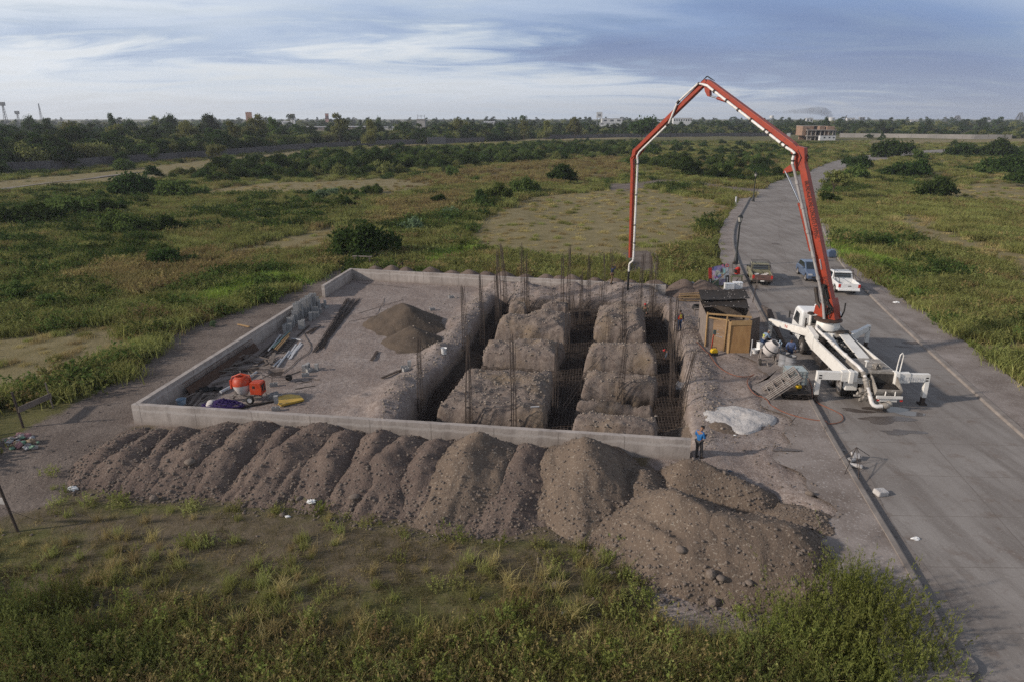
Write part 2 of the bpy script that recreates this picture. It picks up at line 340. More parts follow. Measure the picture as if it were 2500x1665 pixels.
F_GRASS = foliage('olive grass', (0.212, 0.228, 0.071), (0.286, 0.286, 0.099), (0.370, 0.349, 0.149), cs=0.35)
F_STRAW = foliage('straw grass', (0.318, 0.261, 0.115), (0.416, 0.337, 0.165), (0.464, 0.386, 0.193), cs=0.35)
F_LUSH = foliage('lush grass', (0.196, 0.277, 0.053), (0.260, 0.348, 0.077), (0.326, 0.384, 0.103), cs=0.35)
F_RUST = foliage('rust brown weeds', (0.228, 0.184, 0.083), (0.299, 0.228, 0.105), (0.200, 0.194, 0.072), cs=0.35)
F_YEL = foliage('yellow green shrub leaves', (0.146, 0.172, 0.044), (0.209, 0.230, 0.066), (0.264, 0.270, 0.103), cs=0.8)
BARK = pm('bark', (0.10, 0.078, 0.058), (0.065, 0.05, 0.038), 5, 0.95)
# ------------------------------------------------------------------ terrain
LAT = np.random.default_rng(5).random((256, 256))
def vn(x, y, s):
    x = np.asarray(x, float) * s + 1000.3; y = np.asarray(y, float) * s + 1000.7
    i = np.floor(x).astype(int); j = np.floor(y).astype(int); u = x - i; v = y - j
    u = u*u*(3-2*u); v = v*v*(3-2*v); g = lambda a, b: LAT[a % 256, b % 256]
    return (g(i,j)*(1-u)+g(i+1,j)*u)*(1-v) + (g(i,j+1)*(1-u)+g(i+1,j+1)*u)*v
def fbm(x, y, s, o=4):
    r = 0; a = 0.5; t = 0
    for k in range(o): r = r + a*vn(x+17.1*k, y-9.3*k, s*2**k); t += a; a *= 0.5
    return r / t - 0.5
def sst(a, b, x):
    t = np.clip((x - a) / (b - a), 0, 1); return t*t*(3-2*t)
def psd(poly, X, Y):                   # signed distance, positive inside
    X = np.asarray(X, float); Y = np.asarray(Y, float); ins = np.zeros(X.shape, bool); dm = np.full(X.shape, 1e9); n = len(poly)
    for k in range(n):
        x0, y0 = poly[k][:2]; x1, y1 = poly[(k+1) % n][:2]; ex, ey = x1-x0, y1-y0
        t = np.clip(((X-x0)*ex+(Y-y0)*ey)/(ex*ex+ey*ey+1e-12), 0, 1)
        dm = np.minimum(dm, (X-x0-t*ex)**2+(Y-y0-t*ey)**2)
        c = (y0 > Y) != (y1 > Y)
        ins ^= c & (X < (ex)*(Y-y0)/(ey if abs(ey) > 1e-12 else 1e-12)+x0)
    d = np.sqrt(dm); return np.where(ins, d, -d)
def pld(line, X, Y):                   # distance to a polyline
    X = np.asarray(X, float); Y = np.asarray(Y, float); dm = np.full(X.shape, 1e9)
    for (x0, y0), (x1, y1) in zip(line[:-1], line[1:]):
        ex, ey = x1-x0, y1-y0; t = np.clip(((X-x0)*ex+(Y-y0)*ey)/(ex*ex+ey*ey), 0, 1)
        dm = np.minimum(dm, (X-x0-t*ex)**2+(Y-y0-t*ey)**2)
    return np.sqrt(dm)
def smooth_line(pts, k=3):
    p = np.array(pts, float)
    for _ in range(k):
        q = [p[0]]
        for a, b in zip(p[:-1], p[1:]): q += [a*.75+b*.25, a*.25+b*.75]
        q.append(p[-1]); p = np.array(q)
    return [tuple(x) for x in p]

WA, WB, WC, WD = (-18.14, 29.94), (-14.63, 60.72), (12.56, 54.32), (7.59, 26.16)
WG1, WG2 = (-15.62, 51.30), (-15.47, 54.02)
LOT = [WA, WB, (13.4, 54.1), (13.2, 46.5), (12.2, 40), (10.2, 30), (9.4, 26), WD]
PIT = [(-5.5, 28.3), (-4.9, 32.5), (-4.75, 35.8), (-4.1, 37.75), (-3.2, 41.6), (-2.2, 49.75), (-1.4, 54.2), (2.3, 53.3), (6.8, 52.9), (12.0, 52.1), (11.35, 46.6), (10.8, 40.9), (9.2, 33.4), (8.5, 30), (7.75, 26.45)]
ISL = [  # outline, top, hump
    ([(-2.55, 37.6), (2.31, 37.15), (1.57, 30.5), (-3.85, 31.2)], 0.30, 0.32),
    ([(-1.66, 42.4), (3.43, 42.05), (2.58, 38.6), (-1.85, 39.6)], 0.40, 0.75),
    ([(-0.8, 48.1), (4.31, 48.7), (3.54, 43.6), (-1.2, 44.9)], 0.40, 0.85),
    ([(-0.3, 52.1), (1.05, 52.1), (1.0, 49.6), (-0.28, 50.1)], 0.40, 0.45),
    ([(2.35, 51.4), (4.3, 52.1), (4.05, 49.6), (2.12, 49.6)], 0.40, 0.5),
    ([(3.2, 31.7), (7.05, 30.9), (6.69, 28.7), (2.68, 29.2)], 0.25, 0.45),
    ([(3.5, 33.75), (7.28, 33.05), (7.1, 32.2), (3.33, 32.7)], 0.0, 0.15),
    ([(4.28, 36.9), (8.17, 36.2), (7.81, 34.4), (3.73, 34.5)], 0.35, 0.6),
    ([(5.02, 42.0), (9.0, 40.4), (8.52, 38.0), (4.35, 38.6)], 0.40, 0.95),
    ([(6.6, 51.0), (9.92, 49.9), (8.92, 43.7), (5.55, 44.6)], 0.40, 0.95)]
ISL = [([(x-.14 if i in (0, 3) else x+.24, y+(.05 if i > 1 else -.28)) for i, (x, y) in enumerate(p)], t, h) for p, t, h in ISL]
KL = [(9.2, 4), (12.0, 14.15), (12.96, 18.35), (13.77, 23.04), (14.99, 29.65), (15.44, 31.69), (18.49, 48.23), (22.6, 66.8), (25.8, 79.1), (30.15, 92.47), (35.5, 106), (47.3, 136), (58.5, 157), (75.9, 181.6), (100.8, 225.6), (124.4, 257.9), (141, 276), (194, 322), (270, 360)]
KR = [(19.6, 4), (20.8, 14.5), (23.41, 28.26), (25.09, 35.92), (27.11, 45.0), (29.4, 54.7), (33.3, 69), (39.0, 85.3), (48.0, 108), (61.0, 136), (75.7, 166), (95.9, 200.4), (119.5, 232.3), (146.6, 264), (200, 306), (275, 345)]
KL = smooth_line(KL, 2); KR = smooth_line(KR, 2)
WL_ = [(p[0]-(2.3 if p[1] < 56 else 1.7), p[1]+0.3) for p in KL if p[1] < 128]
WL_ = [(x+(.55*math.sin(y*.9)+.35*math.sin(y*2.3+1) if y < 58 else .12*math.sin(y*.7)), y) for x, y in [(a*(1-t)+c*t, b*(1-t)+d*t) for (a, b), (c, d) in zip(WL_[:-1], WL_[1:]) for t in (0, .2, .4, .6, .8)]]
WR_ = [(p[0]+(3.0 if p[1] < 48 else 3.0-min(2.2, (p[1]-48)*.12)), p[1]-0.2) for p in KR if p[1] < 95]
ROADP = KL + KR[::-1]
def D(*pts): return [at(*dd(*p))[:2] for p in pts]
TRACK = D((-160,1120),(0,1010),(120,960),(215,905),(330,838),(405,765),(560,712),(700,655),(800,608),(812,640),(700,700),(330,960),(230,1090),(100,1140),(-160,1190))
STRAW = [D((1105,500),(1230,455),(1460,432),(1665,462),(1640,505),(1585,560),(1530,600),(1290,598),(1110,575),(1070,535)),
         D((-150,790),(0,775),(230,752),(345,775),(330,800),(230,845),(120,880),(0,900),(-150,900)),
         D((520,570),(680,540),(770,512),(800,520),(740,575),(600,590),(500,600)),
         D((330,455),(620,420),(900,410),(1030,425),(900,455),(640,450)),
         D((-200,440),(0,418),(330,385),(700,345),(760,352),(520,390),(280,420),(0,445)),
         D((760,345),(1000,328),(1420,310),(1600,308),(1600,316),(1250,325),(900,342)),
         D((2035,480),(2120,500),(2190,540),(2400,600),(2400,700),(2260,610),(2100,550)),
         D((2050,455),(2250,420),(2400,425),(2400,470),(2250,460)),
         D((1990,325),(2400,318),(2400,328),(2000,335)),
         D((2190,770),(2280,790),(2400,800),(2400,840),(2260,815))]
LUSH = [D((900,610),(960,585),(1070,548),(1115,560),(1100,590),(1000,620)), D((330,745),(430,690),(520,650),(640,632),(730,640),(560,700),(430,728)),
        D((1890,520),(1960,560),(2050,600),(2150,700),(2050,690),(1930,590)), D((330,600),(470,590),(480,640),(380,660),(320,640))]
RUSTZ = [D((1100,385),(1430,360),(1430,410),(1200,425),(900,440),(860,420)), D((1600,375),(1740,362),(1790,372),(1740,395),(1610,398)), D((150,650),(330,600),(600,560),(560,610),(300,700)), D((870,470),(1080,440),(1050,490),(880,520))]
LANE = D((1380,428),(1560,416),(1700,432),(1770,436),(1770,450),(1690,446),(1560,424),(1400,442))
BARE = [D((-100,1130),(200,1150),(620,1145),(980,1200),(1390,1260),(1440,1330),(1000,1330),(500,1290),(100,1200),(-100,1190))]
ROCKY = D((1420,640),(1440,580),(1490,575),(1530,600),(1540,640))
def front_drop(X, Y): return 0.45 * sst(27.2, 24.0, Y + np.maximum(0, X) * 0.147) * sst(14.0, 9.5, X)
def terrain(X, Y):
    X = np.asarray(X, float); Y = np.asarray(Y, float)
    dl = psd(LOT, X, Y); nr = sst(16, 60, np.hypot(X, Y-42) - 6)
    z = fbm(X, Y, 0.35, 4) * 0.16 * sst(0.0, 3.0, -dl) + fbm(X, Y, 0.05, 3) * 1.1 * nr * sst(3.5, 14, -psd(ROADP, X, Y))
    z = z - front_drop(X, Y)
    ins = sst(-0.2, 0.3, dl)
    z = z + ins * (fbm(X, Y, 0.9, 4) * 0.10)
    w = fbm(X, Y, 0.9, 3) * 0.55 + fbm(X, Y, 3.1, 2) * 0.30 + fbm(X, Y, 6.5, 2) * .18
    sp = psd(PIT, X, Y) + w * 0.5
    # spoil thrown up beside the pit
    edge = np.exp(-((sp + 0.9) / 0.75) ** 2) * sst(0.1, -0.3, sp)
    leftb = sst(7, 3, X) * sst(53, 49, Y) * sst(28, 29.5, Y)
    z = z + edge * (0.10 * leftb + 0.10) * (0.6 + 1.4 * vn(X, Y, 0.8)) * sst(-0.2, .4, dl + 0.4)
    for hx, hy, hr, hh_ in ((-6.4, 31.4, 1.5, .55), (-5.9, 34.3, 1.2, .40), (-7.2, 33.2, .9, .25), (-4.7, 40.3, 1.0, .30), (-3.6, 46.5, 1.1, .38), (-2.7, 50.6, 1.0, .35)):
        z = z + hh_ * np.exp(-((X-hx)**2+(Y-hy)**2)/hr**2) * (.55 + .9*vn(X, Y, 1.4)) * sst(0.1, -0.3, sp)
    bk = np.exp(-((sp + 1.9) / 1.1) ** 2) * sst(51.5, 53.5, Y) * sst(-3.5, -0.5, X) * sst(13.0, 11.0, X)
    z = z + bk * (0.45 + 0.75 * vn(X, Y, 0.75)) + bk * fbm(X, Y, 2.2, 3) * 0.4
    rb = np.exp(-((X - (11.6 + (Y - 44) * .13)) / 1.0) ** 2) * sst(50, 46, Y) * sst(27, 34, Y) * sst(0.05, -0.2, sp)
    z = z + rb * (0.10 + 0.35 * np.maximum(0, fbm(X, Y, 0.7, 3)))
    floor = -1.30 + fbm(X, Y, 0.8, 3) * 0.12
    g = sst(-0.12, 0.30, sp)
    zi = floor
    for poly, top, hump in ISL:
        s = psd(poly, X, Y) - .13 + w * 0.34
        hh = top - .12 + hump * .65 * sst(0.1, .8, s) * (0.25 + 1.0 * vn(X + 3, Y, 0.7)) + fbm(X, Y, 1.5, 4) * 0.34 + fbm(X, Y, 4.0, 2) * .16
        zi = np.where(s > -0.3, np.maximum(zi, floor + (hh - floor) * sst(-0.13, 0.16, s)), zi)
    z = z * (1 - g) + zi * g
    wl_ = pld(WL_, X, Y); kw_ = sst(1.2, .1, wl_) * sst(16, 18, Y) * sst(60, 56, Y) * sst(0.3, 0, sp); z = z*(1-kw_) + (.15 + fbm(X, Y, 3, 2)*.03) * kw_
    return z
def onroad(X, Y):
    return np.maximum(psd(ROADP, X, Y), np.maximum(1.75 - pld([(p[0]-1.2, p[1]) for p in KL if p[1] < 128], X, Y), 1.5 - pld([(p[0]-1.4, p[1]) for p in WR_], X, Y)))
def tsum(polys, X, Y, soft):
    r = np.zeros(np.shape(X))
    for p in polys:
        r = np.maximum(r, sst(-soft, soft, psd(p, X, Y)))
    return r
def zones(X, Y):
    X = np.asarray(X, float); Y = np.asarray(Y, float); d = np.hypot(X, Y)
    wx = X + fbm(X, Y, 0.11, 3) * 4 * sst(15, 60, d) + fbm(X, Y, 0.6, 3) * 1.6; wy = Y + fbm(X+50, Y, 0.11, 3) * 4 * sst(15, 60, d) + fbm(X+50, Y, 0.6, 3) * 1.6
    z = {}
    z['straw'] = np.clip(tsum(STRAW, wx, wy, 2.0) , 0, 1)
    z['lush'] = .75*tsum(LUSH, wx, wy, 2.5); z['rust'] = tsum(RUSTZ, wx, wy, 2.5)
    lot = sst(-0.6, 0.5, psd(LOT, X, Y) + fbm(X, Y, .8, 3))
    track = sst(-0.5, 0.6, psd(TRACK, X, Y) + fbm(X, Y, .7, 3) * 1.6)
    lane = sst(-0.6, 0.6, psd(LANE, X, Y) + fbm(X, Y, .5, 3) * 1.6)
    apron = sst(0.6, -0.3, np.abs(X - (11.8 + (Y-40)*.16)) - 3.6) * sst(15, 18, Y) * sst(60, 56, Y)
    heapz = sst(-0.4, 0.4, psd([(-19.6, 27.9), (-17.5, 23.6), (-8, 23.3), (-2.7, 21.4), (3.2, 20.8), (5, 18.0), (9.5, 17.7), (12.2, 20.5), (12, 25), (8.8, 26.5), WD, WA], X, Y))
    back = sst(-0.5, 0.4, 1.2 - pld([(WB[0]+2, WB[1]+1.2), (WC[0], WC[1]+1.9), (16.5, 55.5)], X, Y) + fbm(X, Y, .8, 3))
    rocky = sst(-0.5, 0.7, psd(ROCKY, X, Y) + fbm(X, Y, .6, 3) * 2)
    z['lot'] = np.maximum(lot, apron); z['track'] = np.maximum(np.maximum(track, lane), np.maximum(back, rocky)); z['heap'] = heapz
    z['bare'] = np.maximum(np.maximum(tsum(BARE, wx, wy, 1.0) * 0.8, heapz), sst(24.5, 22, Y) * sst(13, 11, X) * (.45 + fbm(X, Y, .4, 3)))
    z['pit'] = sst(-0.3, 0.2, psd(PIT, X, Y))
    z['road'] = sst(-0.2, 0.1, onroad(X, Y))
    return z
def gz(x, y): return float(terrain(np.array([x]), np.array([y]))[0])

def axis(lo, hi, step, far_lo, far_hi, grow=1.06, cap=60):
    a = list(np.arange(lo, hi + 1e-6, step)); s = step; p = hi; up = []
    while p < far_hi: s = min(s*grow, cap); p += s; up.append(p)
    s = step; p = lo; dn = []
    while p > far_lo: s = min(s*grow, cap); p -= s; dn.append(p)
    return np.array(dn[::-1] + a + up)
gx = axis(-21.0, 16.0, 0.13, -3600, 3600); gy = axis(17.5, 62.5, 0.13, -60, 3900)
GX, GY = np.meshgrid(gx, gy, indexing='xy'); GZ = terrain(GX, GY)
GZ = GZ - 0.08 * sst(-0.05, 0.35, onroad(GX, GY)) * (1 - 0) - 0.03 * sst(-0.3, 0.0, onroad(GX, GY))
ny, nx = GX.shape
me = bpy.data.meshes.new('ground')
co = np.stack([GX, GY, GZ], -1).reshape(-1, 3)
idx = np.arange(nx*ny).reshape(ny, nx)
quads = np.stack([idx[:-1, :-1], idx[:-1, 1:], idx[1:, 1:], idx[1:, :-1]], -1).reshape(-1, 4)
me.vertices.add(len(co)); me.vertices.foreach_set('co', co.astype(np.float32).ravel())
me.loops.add(quads.size); me.loops.foreach_set('vertex_index', quads.astype(np.int32).ravel())
me.polygons.add(len(quads)); me.polygons.foreach_set('loop_start', np.arange(0, quads.size, 4, dtype=np.int32))
me.update(calc_edges=True); me.polygons.foreach_set('use_smooth', [True] * len(quads))
zn = zones(GX, GY)
def setcol(name, chans):
    a = me.color_attributes.new(name, 'FLOAT_COLOR', 'POINT'); arr = np.ones((nx*ny, 4), np.float32)
    for k, c in enumerate(chans): arr[:, k] = c.reshape(-1)
    a.data.foreach_set('color', arr.ravel())
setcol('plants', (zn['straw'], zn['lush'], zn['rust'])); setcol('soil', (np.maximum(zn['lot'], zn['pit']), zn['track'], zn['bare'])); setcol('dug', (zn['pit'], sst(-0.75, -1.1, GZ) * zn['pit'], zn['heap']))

m, nt = new_mat('open ground')
geo = N(nt, 'ShaderNodeNewGeometry'); pos = geo.outputs['Position']
def attr(nt, name):
    a = N(nt, 'ShaderNodeVertexColor', layer_name=name); s = N(nt, 'ShaderNodeSeparateColor'); L(nt, a.outputs[0], s.inputs[0]); return s.outputs
aP, aS, aD = attr(nt, 'plants'), attr(nt, 'soil'), attr(nt, 'dug')
nB = noise(nt, pos, 0.06, 5, 0.6); nM = noise(nt, pos, 0.45, 6, 0.62); nF = noise(nt, pos, 3.2, 6, 0.65); nG = noise(nt, pos, 14, 4, 0.7)
def edge(z, n, k=0.9): return ramp(nt, mathn(nt, 'ADD', z, mathn(nt, 'MULTIPLY', mathn(nt, 'SUBTRACT', n, 0.5), k)), [(0.25, 0.0), (0.75, 1.0)])
col = mixc(nt, ramp(nt, nB, [(0.38, 0), (0.62, 1)]), (0.108, 0.106, 0.040), (0.142, 0.128, 0.055))
col = mixc(nt, ramp(nt, nM, [(0.42, 0), (0.66, 1)]), col, (0.086, 0.086, 0.034))
col = mixc(nt, ramp(nt, nF, [(0.50, 0), (0.75, 0.6)]), col, (0.170, 0.140, 0.070))
col = mixc(nt, edge(aP[2], nM), col, (0.125, 0.102, 0.048))
col = mixc(nt, mathn(nt, 'MULTIPLY', edge(aP[1], nM), 0.9), col, (0.085, 0.115, 0.028))
straw = mixc(nt, ramp(nt, nM, [(0.35, 0), (0.65, 1)]), (0.170, 0.140, 0.068), (0.240, 0.200, 0.112))
col = mixc(nt, mathn(nt, 'MULTIPLY', edge(aP[0], nM, 2.2), 0.92), col, straw)
bare = mixc(nt, ramp(nt, nF, [(0.35, 0), (0.65, 1)]), (0.104, 0.083, 0.052), (0.150, 0.121, 0.083))
col = mixc(nt, edge(aS[2], nF, 0.8), col, bare)
track = mixc(nt, ramp(nt, nM, [(0.38, 0), (0.62, 1)]), (0.125, 0.100, 0.086), (0.185, 0.153, 0.133))
track = mixc(nt, ramp(nt, noise(nt, pos, 7.5, 5, .75), [(0.52, 0), (0.66, 0.8)]), track, (0.26, 0.22, 0.19))
track = mixc(nt, ramp(nt, nG, [(0.50, 0), (0.64, 0.85)]), track, (0.09, 0.073, 0.065))
col = mixc(nt, edge(aS[1], nF, 0.8), col, track)
lot = mixc(nt, ramp(nt, nM, [(0.36, 0), (0.64, 1)]), (0.225, 0.180, 0.160), (0.315, 0.270, 0.248))
lot = mixc(nt, ramp(nt, nF, [(0.42, 0), (0.66, 0.8)]), lot, (0.170, 0.132, 0.114))
lot = mixc(nt, ramp(nt, nG, [(0.54, 0), (0.66, 0.9)]), lot, (0.42, 0.38, 0.35))
lot = mixc(nt, ramp(nt, noise(nt, pos, 7.5, 5, .75), [(0.52, 0), (0.66, 0.85)]), lot, (0.150, 0.115, 0.098))
col = mixc(nt, edge(aS[0], nF, 0.5), col, lot)
dug = mixc(nt, ramp(nt, nF, [(0.38, 0), (0.64, 1)]), (0.138, 0.108, 0.094), (0.222, 0.182, 0.158))
dug = mixc(nt, ramp(nt, nM, [(0.48, 0), (0.68, 0.8)]), dug, (0.215, 0.160, 0.106))
dug = mixc(nt, ramp(nt, nG, [(0.55, 0), (0.68, 0.8)]), dug, (0.27, 0.23, 0.19))
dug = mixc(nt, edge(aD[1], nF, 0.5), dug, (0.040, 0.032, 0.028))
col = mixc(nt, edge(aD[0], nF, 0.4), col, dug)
bs = N(nt, 'ShaderNodeBsdfPrincipled'); L(nt, col, bs.inputs['Base Color']); bs.inputs['Roughness'].default_value = 0.95; bs.inputs['Specular IOR Level'].default_value = 0.1
bn = N(nt, 'ShaderNodeBump'); bn.inputs['Strength'].default_value = 0.9; bn.inputs['Distance'].default_value = 0.07
L(nt, mathn(nt, 'ADD', nF, mathn(nt, 'MULTIPLY', nG, 0.5)), bn.inputs['Height']); L(nt, bn.outputs[0], bs.inputs['Normal'])
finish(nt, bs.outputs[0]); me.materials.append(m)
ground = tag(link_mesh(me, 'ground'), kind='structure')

# ------------------------------------------------------------------ road, kerbs, sidewalks
m, nt = new_mat('road concrete')
geo = N(nt, 'ShaderNodeNewGeometry'); pos = geo.outputs['Position']
mpn = N(nt, 'ShaderNodeMapping'); L(nt, pos, mpn.inputs[0]); mpn.inputs['Rotation'].default_value = (0, 0, R(12)); mpn.inputs['Scale'].default_value = (1.0, 0.12, 1)
nB = noise(nt, pos, 0.22, 5, 0.6); nM = noise(nt, pos, 1.1, 6, 0.65); nL = noise(nt, mpn.outputs[0], 1.3, 5, 0.6); nF = noise(nt, pos, 9, 5, 0.7)
col = mixc(nt, ramp(nt, nB, [(0.34, 0), (0.66, 1)]), (0.195, 0.174, 0.160), (0.272, 0.249, 0.232))
col = mixc(nt, ramp(nt, nL, [(0.45, 0), (0.66, 0.75)]), col, (0.150, 0.130, 0.117))
col = mixc(nt, ramp(nt, nM, [(0.55, 0), (0.70, 0.8)]), col, (0.155, 0.122, 0.102))
col = mixc(nt, ramp(nt, nF, [(0.56, 0), (0.70, 0.75)]), col, (0.33, 0.30, 0.275))
col = mixc(nt, ramp(nt, noise(nt, pos, 17, 4, .7), [(0.56, 0), (0.68, 0.6)]), col, (0.13, 0.11, 0.10))
vor = N(nt, 'ShaderNodeTexVoronoi', feature='DISTANCE_TO_EDGE'); vor.inputs['Scale'].default_value = 0.16; L(nt, pos, vor.inputs['Vector'])
crk = ramp(nt, mathn(nt, 'ADD', vor.outputs['Distance'], mathn(nt, 'MULTIPLY', nM, 0.012)), [(0.005, 0.35), (0.009, 0.0)])
col = mixc(nt, mathn(nt, 'MULTIPLY', crk, ramp(nt, nB, [(0.45, 0.0), (0.6, 1.0)])), col, (0.10, 0.085, 0.075))
bs = N(nt, 'ShaderNodeBsdfPrincipled'); L(nt, col, bs.inputs['Base Color']); bs.inputs['Roughness'].default_value = 0.85; bs.inputs['Specular IOR Level'].default_value = 0.2
bn = N(nt, 'ShaderNodeBump'); bn.inputs['Strength'].default_value = 0.25; bn.inputs['Distance'].default_value = 0.02; L(nt, nF, bn.inputs['Height']); L(nt, bn.outputs[0], bs.inputs['Normal'])
finish(nt, bs.outputs[0]); ROADM = m
WALKM = pm('dirty sidewalk', (0.275, 0.238, 0.218), (0.160, 0.130, 0.113), 0.55, 0.9, bump=0.4, bscale=8, world=True, speck=(0.36, 0.33, 0.31), sscale=11)
def resample(line, n):
    p = np.array(line); s = np.r_[0, np.cumsum(np.hypot(*np.diff(p, axis=0).T))]
    t = np.linspace(0, s[-1], n); return np.stack([np.interp(t, s, p[:, 0]), np.interp(t, s, p[:, 1])], -1)
def ribbon(name, la, lb, mat, z, n=90, m=1):
    a = resample(la, n); b = resample(lb, n); vs = []; fs = []
    for i in range(n):
        for j in range(m + 1):
            q = a[i]*(1-j/m) + b[i]*j/m; vs.append((q[0], q[1], z if z is not None else gz(q[0], q[1])+.12))
    for i in range(n-1):
        for j in range(m): k = i*(m+1)+j; fs.append((k, k+1, k+m+2, k+m+1))
    mb = MB(); mb.add(vs, fs); return tag(mb.build(name, mat, smooth=True), kind='structure')
ribbon('road', KL, KR, ROADM, 0.0, 120, 3)
def kerb(name, line, w, h, side, n=140):
    p = resample(line, n); vs = []; fs = []
    for i in range(n):
        d = p[min(i+1, n-1)] - p[max(i-1, 0)]; d /= np.linalg.norm(d); nrm = np.array([-d[1], d[0]]) * side
        for o, z in ((0.02, -0.06), (0.0, h*.25), (-0.05, h*.9), (-0.10, h), (-w, h), (-w-.01, -0.06)):
            q = p[i] - nrm * o * 1.0; vs.append((q[0], q[1], z))
    k = 6
    for i in range(n-1):
        for j in range(k-1): fs.append((i*k+j, i*k+j+1, (i+1)*k+j+1, (i+1)*k+j))
    mb = MB(); mb.add(vs, fs); return tag(mb.build(name, KERBM), kind='structure')
KL1 = [p for p in KL if p[1] < 140]; KR1 = [p for p in KR if p[1] < 140]
GUTM = pm('gutter dirt and shade', (0.165, 0.140, 0.124), (0.215, 0.188, 0.170), .9, .9, world=True, speck=(.09, .075, .065), sscale=7)  # dark strip paints the kerb's shadow together with gutter dirt
ribbon('gutter_shade_strip', [(p[0]+.02, p[1]) for p in KL1 if p[1] < 62], [(p[0]+.45+.14*math.sin(p[1]*.8)-max(0, p[1]-45)*.02, p[1]-.06) for p in KL1 if p[1] < 62], GUTM, 0.006, 160, 1)
kerb('kerb', KL1, 0.28, 0.19, 1); kerb('kerb', KR1, 0.34, 0.11, -1)
ribbon('sidewalk', [(p[0]-.285, p[1]) for p in KL if p[1] < 128], WL_, WALKM, 0.145, 260, 2)
ribbon('sidewalk', [(p[0]+.345, p[1]) for p in KR if p[1] < 95], WR_, WALKM, 0.085, 80, 2)
SLANE = smooth_line(D((-200,470),(0,437),(100,425),(220,412),(280,402),(330,396)), 2)
ribbon('road', [(p[0]-1.0, p[1]-2.5) for p in SLANE], [(p[0]+1.0, p[1]+3.5) for p in SLANE], ROADM, None, 40, 1)
JM = pm('joint', (0.150, 0.130, 0.117), (0.19, 0.167, 0.15), 2, .95, world=True); mb = MB(); a_ = resample(KL, 150); b_ = resample(KR, 150)
for k in range(2, 64): mb.bar((a_[k][0], a_[k][1], .0025), (b_[k][0], b_[k][1], .0025), .022, .002)
for k in range(2, 64):
    for t in (.5,): p = a_[k]*(1-t)+b_[k]*t; q = a_[k+1]*(1-t)+b_[k+1]*t; mb.bar((p[0], p[1], .0045), (q[0], q[1], .0045), .022, .001)
tag(mb.build('road_joint', JM), kind='structure')
# wet stain under the pump's hopper
def blotch(name, ctr, rx, ry, mat, z, seed, rot=0.0, n=40, amp=0.45, kind='structure'):
    rg = random.Random(seed); ph = [rg.uniform(0, 6.28) for _ in range(5)]; vs = [(ctr[0], ctr[1], z)]
    for i in range(n):
        t = 2*math.pi*i/n; r = 1 + amp*sum(math.sin((k+2)*t+ph[k])/(k+1.6) for k in range(5))
        x, y = rx*r*math.cos(t), ry*r*math.sin(t); vs.append((ctr[0]+x*math.cos(rot)-y*math.sin(rot), ctr[1]+x*math.sin(rot)+y*math.cos(rot), z))
    mb = MB(); mb.add(vs, [(0, 1+i, 1+(i+1) % n) for i in range(n)]); return tag(mb.build(name, mat), kind=kind)
WET = pm('wet concrete', (0.070, 0.056, 0.050), (0.105, 0.088, 0.078), 1.2, 0.35, spec=0.5, world=True)
WET2 = pm('standing water', (0.105, 0.095, 0.092), (0.085, 0.075, 0.072), 1.2, 0.12, spec=0.5, world=True)
OIL = pm('oil stain', (0.090, 0.072, 0.062), (0.125, 0.105, 0.095), 2, 0.7, world=True)
for k, (u, v, rx, ry, mm) in enumerate([(1330, 1220, .75, .22, WET), (1560, 1290, 1.2, .42, WET), (1690, 1395, .85, .30, WET), (1640, 1220, 1.15, .45, WET2), (1440, 1205, .5, .2, WET)]):
    blotch('puddle', at(*z2(u, v)), rx, ry, mm, 0.007 + 0.0016*k, 30+k, rot=-0.1)
for k, (u, v, rx, ry) in enumerate([(1700, 695, .42, .16), (780, 625, .5, .3), (1800, 660, .9, .3), (1130, 600, .8, .22)]):
    blotch('oil_stain', at(*z2(u, v)), rx, ry, OIL, 0.0065+.0007*k, 50+k)
for k, (u, v, rx, ry) in enumerate([(765, 230, .42, .16), (1030, 228, .4, .12)]):
    blotch('oil_stain', at(*z8(u, v), gz(*at(*z8(u, v))[:2])+.02), rx, ry, WET, gz(*at(*z8(u, v))[:2])+.03, 60+k)
# parking bay lines by the blue car
LINEM = pm('worn white line', (0.50, 0.48, 0.45), (0.36, 0.33, 0.31), 3, 0.8, world=True)
mb = MB()
for (a, b) in ((z1(1225, 1075), z1(1258, 1075)), (z1(1230, 1094), z1(1258, 1094))):
    p = at(*a); q = at(*b); mb.bar((p[0], p[1], 0.094), (q[0], q[1], 0.094), 0.35, 0.008)
tag(mb.build('road_marking', LINEM), kind='structure')
# manhole covers
for u, v, z in ((1740, 1470, .005), ):
    p = at(*z8(u, v)); mb = MB(); mb.lathe([(0.001, .012), (.36, .012), (.38, .02), (.44, .016), (.45, 0)], 28)
    o = mb.build('manhole_cover', KERBM, loc=(p[0], p[1], 0.131)); tag(o, 'round concrete manhole cover in the pavement near the tall yellow-green shrubs', 'manhole cover')
p = at(*z1(925, 1050)); mb = MB(); mb.lathe([(0.001, .012), (.36, .012), (.38, .02), (.44, .016), (.45, 0)], 28)
tag(mb.build('manhole_cover', OIL, loc=(p[0], p[1], 0.002)), 'dark round manhole cover in the middle of the road beyond the parked pickups', 'manhole cover')
